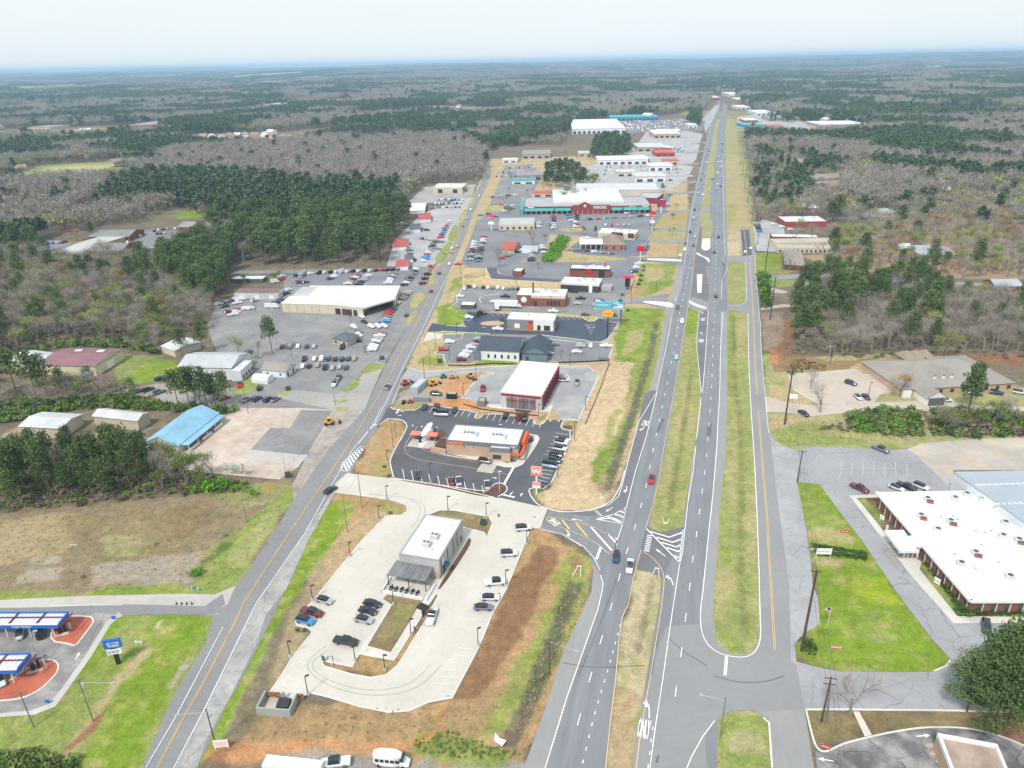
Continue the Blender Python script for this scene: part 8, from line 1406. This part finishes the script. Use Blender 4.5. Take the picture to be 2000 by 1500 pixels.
for k in range(13): shrub(1596+7.8*k, 1079+1.1*k, 1.2, 'shrub, %s from the left in the lower lawn hedge' % ORD[k], None, 'lower hedge shrubs')
sheet('footpath', M_conc2, [(1582,1071),(1690,1082),(1690,1085),(1582,1075)], lvl=8)
shrub(1579,1268,2.6,'overgrown bush at the foot of the leaning dark pole'); shrub(1722,800,2.2,'shrub beside the clinic garage front')
for k in range(7): shrub(1712+5*k, 716+6*k, 1.5, 'dark shrub, %s along the clinic side wall' % ORD[k], None, 'clinic side shrubs')
for x, y, s in ((398,958,3.2),(412,962,3.4),(430,952,3.2),(442,958,2.8),(376,966,2.6),(497,968,2.2),(482,960,2.0),(458,958,1.8)): shrub(x, y, s, 'bright green bush at the edge of the beige yard and the field', BUg, 'bright bushes by the yard', 1.2)
for x, y, s, l_ in ((382,1126,2.4,'bright green bush in the ditch at the field corner'),(163,1128,.9,'small bush at the foot of the double lamp'),(440,1047,.9,'small bush in the field beside the ditch'),(306,1065,.8,'tiny green bush alone in the brown field'),(975,1008,.7,'dark stump-like shrub on the island')): shrub(x, y, s, l_, BUg)
for x, y in ((582,1232),(596,1232)): shrub(x, y, .8, '%s small dark shrub in the kerb corner by the light blue SUV' % ('left' if x < 590 else 'right'))
for x, y, s in ((1200,618,1.5),(1206,604,1.6),(1213,590,1.5),(1216,578,1.2),(1226,608,1.0),(1258,522,1.2),(1256,530,1.3),(1253,540,1.3),(1250,549,1.3),(1247,557,1.3),(915,562,1.8)): shrub(x, y, s*1.3, 'dark round shrub on the strip between parking lots and highway verge' if y != 562 else 'round shrub at the old road end of the brick restaurant row', None, 'verge shrubs')
FINE = variants(pine,B_pine,F_pine,2,True,18.,260)
for o in list(S.objects):
 if o.type == 'EMPTY' and 'lower right' in str(o.get('label')) and 'pine' in o['label']:
  for c in o.children:
   if c.name.startswith('crown'): c.data = FINE[len(o['label']) % 2][1]; c.scale = (1.4, 1.4, 1.35); c.location.z = -6.5
for k in range(11): shrub(1486+7*(k % 2)+.9*k, 546+5.6*k, 4.0, 'tall round evergreen, %s from the top beside the frontage road' % ORD[k], BU if k % 3 else BUg, 'evergreen screen by the frontage road', 1.5)
rs = np.random.default_rng(5)
def thicket(name,poly,sp,s0,s1,pools,label,seed=0,h=1.0):
 wp = wpoly(poly); xs_ = [p[0] for p in wp]; ys_ = [p[1] for p in wp]; x,y = jitter_grid(min(xs_),max(xs_),min(ys_),max(ys_),sp,rs); ok = inside(wp,x,y) & ~onfoot(x,y); x,y = x[ok],y[ok]; n = len(x)
 scatter(name,pools,np.column_stack([x,y,np.full(n,-.1),rs.uniform(0,6.28,n),rs.uniform(s0,s1,n),rs.integers(0,len(pools),n)]),label)
MIXG = BU+BUg[:1]+BUo+BUo; MIXB = BUb+BUo+BUb; MIXD = BU+BUo+BUb
thicket('undergrowth', [(1660,812),(1700,803),(1790,802),(1800,850),(1750,852),(1690,845),(1650,830)], 2.2, 1.6, 3.0, MIXG, 'dense green thicket between the clinic drive and the dirt lot'); thicket('undergrowth', [(1815,803),(1900,806),(2080,815),(2080,850),(1860,856),(1825,848)], 2.3, 1.6, 3.2, MIXD, 'mixed thicket right of the railed path')
thicket('undergrowth', [(-60,1000),(0,1002),(150,988),(310,972),(470,960),(480,948),(400,925),(300,930),(-60,985)], 2.6, .9, 1.9, MIXB, 'dark undergrowth at the upper edge of the brown field'); thicket('undergrowth', [(-60,880),(120,870),(320,900),(420,940),(300,960),(-60,980)], 3.4, 1.4, 2.6, MIXD, 'brush inside the dark left wood')
thicket('undergrowth', [(-60,790),(110,785),(240,772),(330,792),(462,800),(450,812),(300,802),(170,797),(60,818),(-60,838)], 2.4, 1.6, 3.2, MIXG, 'green brush belt between the two rows of sheds'); thicket('undergrowth', [(-80,690),(20,690),(110,672),(235,668),(330,690),(345,700),(235,680),(110,680),(20,705),(-80,735)], 3.0, 1.6, 3.0, MIXG, 'green brush behind the maroon shed')
thicket('undergrowth', [(800,1445),(870,1428),(960,1452),(1018,1470),(1010,1485),(900,1482),(820,1468)], 1.1, .3, .62, BUo+BUg[:1], 'low weedy bushes below the brown bank'); thicket('undergrowth', [(1060,512),(1078,480),(1095,465),(1110,468),(1095,495),(1082,512)], 2.6, 2.2, 3.6, BUg, 'bright green bushes on the bank beside the sandy lane'); thicket('undergrowth', [(-60,1490),(50,1470),(150,1490),(140,1560),(-60,1580)], 2.0, 1.2, 2.4, MIXG, 'bushes at the lower left corner')
thicket('undergrowth', [(1540,715),(1560,698),(1622,716),(1560,732),(1535,735)], 2.2, .5, .8, BU, 'dark ivy and brush behind the tan lot'); thicket('undergrowth', [(1600,840),(1650,820),(1680,835),(1670,848)], 2.6, .8, 1.6, MIXB, 'dry brush left of the green thicket')
thicket('leaf_litter_brush', [(1530,690),(1560,600),(2080,600),(2080,700),(1700,700)], 5, .8, 1.8, MIXB, 'dry brush under the bare wood'); thicket('leaf_litter_brush', [(-80,500),(420,520),(400,640),(235,668),(20,690),(-80,720)], 4.5, 1.0, 2.2, MIXB, 'brush under the grey wood left of the dealership')
# tufts that roughen grass verges
TU = [bush(24, .6, .5) for _ in range(3)]; F_gr = leafmat('grass_tufts', (.20,.24,.06)); F_st = leafmat('straw_tufts', (.36,.28,.14)); [q.materials.append(F_gr) for q in TU]; TS = [q.copy() for q in TU]; [(q.materials.clear(), q.materials.append(F_st)) for q in TS]
for nm, poly, sp, pl in (('grass_tufts', [(1110,1075),(1150,1092),(1155,1150),(1090,1290),(1030,1430),(990,1450),(1040,1300),(1090,1160)], 1.3, TU+TS),('grass_tufts', [(1195,700),(1240,700),(1225,770),(1190,900),(1180,960),(1160,940),(1205,850),(1235,750)], 1.5, TU+TS),('grass_tufts', [(1262,700),(1280,690),(1225,880),(1200,950),(1190,940)], 1.3, TU+TS),('grass_tufts', [(0,1010),(160,990),(460,970),(560,940),(540,1050),(430,1150),(0,1150)], 3.1, TS),('grass_tufts', [(560,1385),(950,1375),(1000,1330),(960,1440),(600,1452),(450,1440)], 2.2, TS),('grass_tufts', [(1500,815),(1640,820),(1760,858),(1600,868),(1520,862)], 1.8, TS+TU)):
 thicket(nm,poly,sp,.18,.5,pl,None)
# ---- far car parks that read as one glitter of cars
FC = [mcopy(car_meshes(k_, False)[0], (paintm(c_), M_carglass), c_+'far') for k_ in ('sedan', 'SUV') for c_ in ('white', 'silver', 'black', 'red', 'dark blue')]
def lotcars(poly, dx, dy, label, nm='distant_parked_cars'):
 wp = wpoly(poly); xs_ = [p[0] for p in wp]; ys_ = [p[1] for p in wp]; gx,gy = np.meshgrid(np.arange(min(xs_),max(xs_),dx),np.arange(min(ys_),max(ys_),dy)); x = (gx+rs.uniform(-.2,.2,gx.shape)).ravel(); y = gy.ravel(); ok = inside(wp,x,y) & (rs.random(len(x)) < .62) & ~onfoot(x,y); x,y = x[ok],y[ok]; n = len(x)
 scatter(nm,FC,np.column_stack([x,y,np.full(n,.12),np.full(n,1.3),np.full(n,1.05),rs.integers(0,len(FC),n)]),label)
lotcars([(1200,256),(1215,238),(1330,234),(1370,238),(1362,254)], 2.9, 15, 'rows of far parked cars behind the tan store with the red sign'); lotcars([(1470,262),(1480,250),(1560,250),(1600,256),(1590,264)], 2.9, 15, 'rows of far parked cars right of the highway'); lotcars([(1290,300),(1300,288),(1340,286),(1335,300)], 3, 18, 'far parked cars between the red buildings and the highway'); lotcars([(1160,345),(1180,325),(1330,322),(1330,345)], 5, 30, 'far parked cars around the warehouses')
rs2 = random.Random(8); hm = []
for c_ in range(3):
 w_ = MB().box(-8,-5,-1,8,5,3).mesh('house_wall'); w_.materials.append(WM[c_]); r_ = MB()
 for q in ([(-8.5,-5.6,3),(8.5,-5.6,3),(8.5,0,6),(-8.5,0,6)],[(8.5,5.6,3),(-8.5,5.6,3),(-8.5,0,6),(8.5,0,6)],[(8.5,-5.6,3),(8.5,5.6,3),(8.5,0,6)],[(-8.5,5.6,3),(-8.5,-5.6,3),(-8.5,0,6)]): r_.face(q)
 r_ = r_.mesh('house_roof'); r_.materials.append([M_shing, M_wr, M_shingb][c_]); hm.append((w_, r_))
for k in range(90):
 x,y = rs2.choice([(rs2.uniform(1480,2000),rs2.uniform(185,370)),(rs2.uniform(0,640),rs2.uniform(185,330)),(rs2.uniform(700,1300),rs2.uniform(180,240)),(rs2.uniform(0,2000),rs2.uniform(160,200))]); p = P(x,y); w_,r_ = hm[k % 3]
 if blocked(np.array([p.x]),np.array([p.y]))[0]: continue
 sd = ['left', 'middle', 'right'][int(min(2, x//667))]; e = empty('house', (p.x, p.y, float(terrain(p.x, p.y))+3.5), rs2.uniform(0, 3), ['pale walled','white roofed','brown roofed'][k % 3]+' house half hidden in the far %s woods' % sd, 'house', 'houses in the far %s woods, kind %d' % (sd, k % 3)); e.scale = (1.35, 1.35, 1.35); raw('wall', w_, e); raw('roof', r_, e)
for k in range(34):
 x,y = rs2.uniform(985,1330),rs2.uniform(300,470)
 p = P(x,y)
 if onfoot(np.array([p.x]),np.array([p.y]))[0]: continue
 add_tree(rs2.choice(['olive','bare','green','bud']), k, p.x, p.y, rs2.uniform(.45,.8), 'small tree among the shops of the far strip', group='small trees among the far shops')
# ================================================================== POLES,LAMPS,WIRES,FENCES
M_pole = mat('weathered_pole_wood', (.075,.06,.05), .9, .2, 2); M_poleg = mat('grey_pole_wood', (.19,.18,.16), .9, .15, 2); M_galv = flat('galvanised_steel', (.40,.41,.41), .5)
NP = [0]
def lamp(px,py,top,label,two=False,m=None,base=True):
 p = P(px, py); h = min(13, max(5, height((px, py), top))); e = empty('street_lamp', p, R(-20+NP[0]*37 % 60), label, 'street lamp', 'black lamp posts in the parking lots'); NP[0] += 1
 if base: MB().tube((0,0,0), (0,0,.75), .42, .42, 8).build('concrete_base', M_conc2, e)
 MB().tube((0,0,.7 if base else 0), (0,0,h), .12, .09, 6).build('pole', m or M_blk, e)
 for s_ in ((1, -1) if two else (1,)): MB().box(.05*s_, -.2, h-.12, .95*s_, .2, h+.06).build('lamp_head', m or M_blk, e)
for k, (x, y, t, l_) in enumerate([(684,1086,1060,'beside the upper left kerb of the concrete lot'),(611,1173,1144,'at the kerb above the silver sedan'),(567,1284,1252,'at the left kerb below the light blue SUV'),(602,1358,1321,'at the lower kerb near the dumpster yard'),(694,1291,1260,'beside the black pickup'),(752,1310,1279,'in the lower lawn of the concrete lot'),(803,1241,1210,'beside the drive-through kerb'),(769,1181,1149,'at the top corner of the small lawn'),(934,1262,1228,'at the right kerb of the concrete lot'),(988,1145,1114,'at the kerb behind the white pickup'),(1029,1064,1036,'at the right kerb below the black-trimmed SUV'),(741,1018,989,'at the bend of the upper left kerb'),(756,977,949,'on the small green nose of the island'),(875,997,969,'behind the grey restaurant, left one'),(950,1012,983,'behind the grey restaurant, right one'),
 (757,904,883,'on the brown island left of the dark lot'),(842,945,905,'at the lower kerb of the dark lot'),(1089,934,900,'behind the teal and white van'),(1122,861,824,'on the verge right of the dark lot'),(1052,822,790,'on the planted corner of the dark lot'),(1143,801,775,'on the right kerb of the new grey lot'),(930,742,711,'at the inner kerb of the new grey lot'),(905,775,748,'at the edge of the dirt yard'),(1096,706,685,'right of the tunnel roof'),(1112,715,693,'by the black silt fence'),(878,708,676,'in the left clinic lot'),(893,661,631,'on the strip between clinic and blue-black lot'),(930,650,625,'beside the blue-black lot entrance'),(1071,700,672,'right of the clinic wing'),(1008,560,540,'in the brick restaurant lot'),(1075,603,578,'between the trucks and the chicken restaurant'),(1232,590,560,'at the far entrance island'),
 (686,636,605,'in the open middle of the dealer lot'),(571,702,682,'by the row under the big pine'),(715,694,675,'at the fence of the dealer lot'),(500,612,582,'at the left part of the dealer lot'),(554,536,511,'at the street behind the dealership, left'),(577,536,514,'at the street behind the dealership, second'),(640,534,512,'at the street behind the dealership, middle'),(745,532,508,'at the street behind the dealership, right'),(700,531,508,'at the street between middle and right lamps'),(782,520,497,'at the dealer corner by the red roofs'),(1115,455,430,'in the plaza car park, left'),(1195,452,425,'in the plaza car park, middle'),(1696,772,747,'in the tan concrete lot'),(830,560,535,'beside the roadside dealer file')]):
 lamp(x, y, t, 'black lamp post '+l_, k in (33, 41))
lamp(162,1122,1064,'grey double lamp post in the brown field', True, M_galv, False); lamp(558,923,871,'twin lamp post at the lower yard corner', True, M_galv, False); lamp(92,1307,1233,'tall pale lamp post on the lower red mulch bed', False, M_galv, False)
def upole(px,py,top,label,m=None,r=.2,arms=1,trans=False,lampto=None,aw=1.2,ang=R(-15),hmax=24):
 p = P(px, py); h = min(hmax, max(6, height((px, py), top))); p.z = float(terrain(p.x, p.y)); e = empty('utility_pole', p, ang, label, 'utility pole', 'utility poles'); MB().tube((0,0,-.2), (0,0,h), r, r*.65, 7).build('pole', m or M_pole, e)
 for k in range(arms): MB().box(-aw, -.08, h-.5-1.6*k, aw, .08, h-.35-1.6*k).build('crossarm', m or M_pole, e)
 if trans: MB().tube((.4,0,h-2.6), (.4,0,h-1.6), .28, .28, 8).build('transformer', M_unit, e)
 if lampto:
  z = h-.6; q = P(*lampto, z); d = q-p; d = Matrix.Rotation(-ang, 3, 'Z') @ Vector((d.x, d.y, 0)); d = d.normalized()*min(d.length, 7.5); MB().tube((0,0,z-.4), (d.x, d.y, z), .05).build('lamp_arm', M_galv, e); MB().box(d.x-.45, d.y-.15, z-.12, d.x+.45, d.y+.15, z+.05).build('lamp_head', M_galv, e)
 return Vector((p.x,p.y,p.z+h-.4)),e
WR = [0]
M_wire = flat('cable_black', (.06,.06,.065))
def wire(a,b,sag=1.0,r=.028,n=8,label=None,off=0.0,dz=0):
 d = (b-a); s = Vector((d.y,-d.x,0)).normalized()*off; mb = MB(); pts_ = [a.lerp(b,k/n)+s+Vector((0,0,dz-4*sag*(k/n)*(1-k/n))) for k in range(n+1)]
 for u,v in zip(pts_[:-1],pts_[1:]): mb.tube(u,v,r,r,3,False)
 WR[0] += 1; return tag(mb.build('power_line', M_wire), label or 'thin cable strung between poles', 'power line', 'overhead cables')
PR = []
for i, (x, y, t, l_) in enumerate([(1604,1410,1322,'twin braced pole below the crossing driveway'),(1565,1271,1084,'huge dark leaning pole with a bush at its foot'),(1557,942,880,'dark pole at the top corner of the lawn'),(1532,829,686,'tall dark pole at the drive of the tan lot'),(1504,624,524,'tall dark pole below the evergreen screen'),(1493,539,470,'tall dark pole at the lawn corner by the street'),(1479,478,424,'dark pole on the small island by the motel'),(1468,434,378,'dark pole at the end of the far verge')]):
 top,e = upole(x,y,t,l_,r=.34 if i in (1,3,4,5) else .22,arms=2 if i in (0,3) else 1,ang=R(-12)); PR.append(top)
 if i == 0: MB().tube((1.2,.4,-.2), (.1,0,top.z-1), .17, .12, 6).build('brace_pole', M_poleg, e)
for k, (x, y, t) in enumerate([(1460,396,352),(1454,368,326),(1450,342,306),(1447,322,288),(1444,304,274),(1442,284,258),(1440,266,244)]): top, e = upole(x, y, t, 'dark verge pole, %s beyond the motel island' % ORD[k], r=.22); PR.append(top)
PR.insert(0,Vector(PR[0])+(PR[0]-PR[1])*1.2)
for a,b in zip(PR[:8],PR[1:9]):
 for off, dz in ((-1.0,0),(0,.3),(1.0,0)): wire(a, b, 1.2, .035, label='thin cable of the line above the frontage road verge', off=off, dz=dz)
PL2 = []
for i, (x, y, t, l_, tr_, lt) in enumerate([(422,1458,1384,'dark pole with long lamp arm over the old road',True,(345,1396)),(182,1408,1326,'grey pole with transformers on the lower left lawn',True,(222,1334)),(66,1420,1352,'grey pole at the lower left below the car wash',False,None),(482,1020,974,'grey pole with transformer and arm at the field edge',True,(515,985)),(707,991,921,'slender grey pole on the brown verge by the driveway',False,None),(679,1040,965,'slender grey pole on the green verge',False,None),(768,874,815,'tall slim pole on the brown island',False,None),(773,855,822,'second slim pole on the brown island',False,None),(830,749,699,'brown pole beside the shipping containers',False,None),(840,709,680,'grey pole on the clinic verge',False,None),(851,680,648,'grey pole at the clinic driveway',False,None),(870,635,600,'grey pole on the green corner by the blue-black lot',False,None),(901,557,516,'brown pole at the brown plot by the old road',False,None),(913,516,482,'brown pole at the corner used car lot',False,None),(671,526,498,'grey pole before the pine forest',False,None),(568,527,506,'grey pole left of it before the pine forest',False,None),(712,690,668,'brown pole at the lower dealer fence',False,None),(485,808,759,'grey pole at the top edge of the beige yard',False,None),(655,792,757,'grey pole at the gravel drive mouth',True,None),(1073,1316,1247,'black pole with lamp arm beside the ditch',False,(1126,1271)),(1406,1443,1362,'grey-green pole with lamp arm on the grass island',False,(1370,1357)),(1615,719,675,'white pole with square lamps behind the tan lot',False,None),(1622,706,656,'brown leaning pole behind the tan lot',False,None),(1530,704,665,'grey pole at the edge of the rust slope',False,None),(1516,648,615,'short grey pole on the bare slope',True,None),(1324,497,472,'thin pole on the brown plot by the highway',False,None),(1281,570,548,'thin lamp pole in the far green plot',False,(1330,537))]):
 top, e = upole(x, y, t, l_, m=M_poleg if 'grey' in l_ or 'slim' in l_ or 'slender' in l_ else (M_galv if 'white' in l_ else M_pole), r=.15, arms=1 if i in (1,2,3,14,15,21) else 0, trans=tr_, lampto=lt, ang=R(35) if x < 500 else R(-15), hmax=15); PL2.append(top)
for i,j in ((0,1),(1,2),(1,3),(3,4),(4,5),(4,6),(6,8),(8,9),(9,10),(10,11),(11,12),(12,13),(14,15)):
 wire(PL2[i], PL2[j], 1.0, .025, label='thin cable between the poles along the old road')
# flag pole
p = P(1615,1227); e = empty('flagpole', p, R(-10), 'white pole with a small striped flag on the big lawn', 'flagpole'); MB().tube((0,0,0),(0,0,6.5),.06).build('pole', M_wfr, e)
f = MB();
for k in range(7): f.cur = k % 2; f.box(-1.5,-.02,5.4+k*.14,-.05,.02,5.54+k*.14)
f.cur = 2; f.box(-.75, -.03, 5.82, -.05, .03, 6.38); f.build('flag', [M_red, M_wp, flat('navy_cloth', (.02,.03,.12))], e)
p = P(976,962); e = empty('flagpole', p, 0, 'thin white pole on the mulch bed at the dark lot exit', 'flagpole'); MB().tube((0,0,0),(0,0,8),.07).build('pole', M_wfr, e); MB().tube((0,0,8),(0,0,8.15),.12).build('finial', M_wfr, e)
def fence(ptsx, label, h=1.8, m=M_galv, step=3.0, rails=(1.0, .5), name='wire_fence', pr=.05, panel=None):
 q = [P(*a) for a in ptsx]; e = empty(name, q[0], 0, label, 'fence'); o = q[0]; r_ = MB(); k = 0
 for a,b in zip(q[:-1],q[1:]):
  d = b-a; n = max(1,int(d.length/step))
  for i in range(n): c = a+d*(i/n)-o; MB().tube((c.x,c.y,-.1), (c.x,c.y,h), pr, pr, 5).build('post', m, e)
  u = a-o; v = b-o
  for f_ in rails: MB().tube((u.x,u.y,h*f_), (v.x,v.y,h*f_), pr*.6, pr*.6, 3, False).build('rail', m, e)
  if panel: s = Vector((-d.y, d.x, 0)).normalized()*.02; MB().prism([(u.x-s.x,u.y-s.y),(v.x-s.x,v.y-s.y),(v.x+s.x,v.y+s.y),(u.x+s.x,u.y+s.y)], 0, h*.95).build('panel', panel, e)
fence([(548,934),(566,912),(583,890),(610,860),(640,822),(651,804)], 'bluish wire fence along the roadside of the beige yard'); fence([(480,794),(560,795),(650,797)], 'low wire fence above the beige yard'); fence([(660,790),(690,752),(705,730)], 'wire fence along the green strip of the car dealer'); fence([(420,673),(560,673),(600,673)], 'long wire fence behind the white warehouse', 2.0)
fence([(740,694),(752,672),(764,650)], 'pale timber guard rail beside the roadside car file', .9, mat('pale_timber', (.42,.34,.27)), 2.5, (.9,), 'guard_rail', .1); fence([(800,556),(812,540),(822,524)], 'pale timber guard rail above the dealership verge', .9, MATS['pale_timber'], 2.5, (.9,), 'guard_rail', .1); fence([(1240,548),(1234,560),(1226,578)], 'brown timber retaining rail on the far green plot', 1.4, M_wood, 2.5, (.9,.4), 'timber_rail', .12)
M_silt = flat('black_silt_fabric', (.018,.018,.02), .8)
fence([(1091,709),(1130,708),(1188,705),(1190,712),(1183,728),(1178,745),(1170,765),(1160,790),(1150,812),(1143,830)], 'winding black silt fence on the brown verge', .7, M_silt, 3, (), 'silt_fence', .04, M_silt); fence([(875,714),(910,715),(960,711),(1010,712)], 'black silt fence below the clinic lawn', .6, M_silt, 3, (), 'silt_fence', .04, M_silt); fence([(905,790),(940,800),(1000,807),(1050,813)], 'black silt fence between the dark lot and the apron', .5, M_silt, 3, (), 'silt_fence', .04, M_silt)
fence([(1800,803),(1812,832),(1821,852)], 'left railing of the rusty path through the thicket', 1.1, mat('rusty_rail', (.16,.09,.07)), 2.5, (1,.5), 'railing'); fence([(1808,803),(1820,832),(1829,852)], 'right railing of the rusty path through the thicket', 1.1, MATS['rusty_rail'], 2.5, (1,.5), 'railing'); sheet('path', MATS['rusty_rail'], [(1801,803),(1807,803),(1828,852),(1822,852)], lvl=12)
fence([(1593,1280),(1588,1262),(1585,1240)][:2], 'short dark timber lattice beside the overgrown bush', 2, M_pole, 1.2, (1,.6,.3), 'lattice')
# traffic signals at the crossing of the old road
for k, (x, y, l_) in enumerate([(863,512,'left'),(874,510,'right')]):
 p = P(x, y); e = empty('traffic_signal', (p.x, p.y, 0), R(-35), 'black traffic signal mast at the far street crossing, %s one' % l_, 'traffic signal', 'signals at the far crossing'); MB().tube((0,0,0),(0,0,7),.12).tube((0,0,6.8),(5,0,7),.07).build('mast', M_galv, e)
 for j in (2.5, 4.6): MB().box(j-.25,-.2,5.7,j+.25,.2,6.9).build('signal_head', M_blk, e)
for x, y, l_ in ((766,931,'left'),(777,934,'right')): pass
# low pieces: bollards on the side street,meter boxes,hydrants
for k in range(4): p = P(345+10*k, 1180); e = empty('bollard', (p.x,p.y,.05), 0, 'small dark bollard, %s from the left on the side street' % ORD[k], 'bollard', 'bollards on the side street'); MB().tube((0,0,0),(0,0,.9),.1).build('post', M_blk, e); MB().tube((0,0,0),(0,0,.1),.35,.3,8).build('foot', M_blk, e)
for x, y, l_ in ((376,1151,'left'),(388,1154,'right')): p = P(x, y); o = tag(MB().tube((0,0,0),(0,0,.9),.35,.3,8).tube((0,0,.9),(0,0,1.1),.2).build('water_valve', flat('pale_blue_pipe', (.25,.45,.62))), l_+' pale blue water valve where the ditch meets the side street', 'valve'); o.location = (p.x, p.y, 0)
for x, y, l_ in ((94,1375,'at the lower kerb of the car wash lane'),(223,1211,'at the lawn corner of the side street')): p = P(x, y); e = empty('board_sign', p, R(10), 'small blue lawn sign '+l_, 'sign', 'small boards on posts'); MB().box(-.5,-.04,.4,.5,.04,1.3).build('sign_panel', M_bluep, e); MB().box(-.04,-.03,0,.04,.03,.4).build('post', M_galv, e)
for k,(x,y) in enumerate([(748,906),(756,940),(806,985),(797,1006)][:0]): pass
for x, y, t_ in ((751,911,'on the brown island'),(760,929,'at the lower tip of the brown island'),(763,1001,'on the small green nose of the island')): sheet('mulch_ring', M_mulch, [(x-5,y),(x-3,y-2),(x+3,y-2),(x+5,y),(x+3,y+3),(x-3,y+3)], lvl=10, sm=1)
# tyre marks,repairs and drains
M_tm = mat('tyre_rubber_trace', (.13,.13,.135), .85, .3, .8)
M_tmc = mat('tyre_trace_on_concrete', (.40,.385,.36), .85, .15, .8)
for pp,w_,m_ in (([(1100,1295),(1160,1305),(1260,1300)],.18,M_tm),([(1395,1320),(1440,1334),(1500,1332),(1530,1320)],.2,M_tm),([(1305,1245),(1330,1270),(1380,1300)],.18,M_tm),([(640,1270),(600,1300),(640,1330),(720,1352),(800,1340),(840,1300)],.22,M_tmc),([(636,1262),(590,1298),(632,1338),(720,1362),(812,1350),(862,1300)],.22,M_tmc),([(800,975),(820,985),(822,1005),(805,1030)],.25,M_tmc),([(720,965),(800,972),(830,985),(830,1005),(812,1035)],.25,M_tmc),([(1240,1200),(1200,1290),(1150,1420),(1120,1500)][:0] or [(1203,1130),(1180,1200),(1130,1320)],.12,M_tm)): ln(pp,w_,m_,sm=2,z=.10)
for x,y,a_ in ((1107,1470,0),(1283,1240,0),(1274,1310,0),(1172,895,1)): pass
for pts_ in ([(1284,1228),(1288,1226),(1284,1262),(1280,1264)],[(1273,1296),(1277,1294),(1274,1318),(1270,1316)],[(1292,818),(1298,818),(1286,846),(1282,846)],[(1390,828),(1382,828),(1380,850),(1388,852)],[(1283,1478),(1288,1476),(1284,1490),(1280,1490)]): sheet('asphalt_repair', mat('dark_asphalt_repair', (.13,.135,.145), .8, .12), pts_, lvl=9)
for x, y in ((1044,1010),(975,1160),(955,1185),(875,1360),(1040,985),(1150,1080),(1335,1145)): sheet('drain_cover', mat('drain_iron', (.16,.13,.11), .7), [(x-2,y-.8),(x+2,y-.8),(x+2.2,y+1),(x-2.2,y+1)], lvl=11)
# ================================================================== HAZE
mh = bpy.data.materials.new('haze_air'); mh.use_nodes = True; t = mh.node_tree; t.nodes.clear(); pv = N(t, 'ShaderNodeVolumePrincipled'); pv.inputs['Density'].default_value = 9.5e-5; pv.inputs['Color'].default_value = (.50,.75,1.0,1); pv.inputs['Anisotropy'].default_value = 0.0
ou = N(t, 'ShaderNodeOutputMaterial'); L(t, pv.outputs[0], ou.inputs['Volume'])
o = MB().box(-27000, -1500, -40, 27000, 26200, 171).build('haze', mh); o['kind'] = 'stuff'; mh.cycles.homogeneous_volume = True
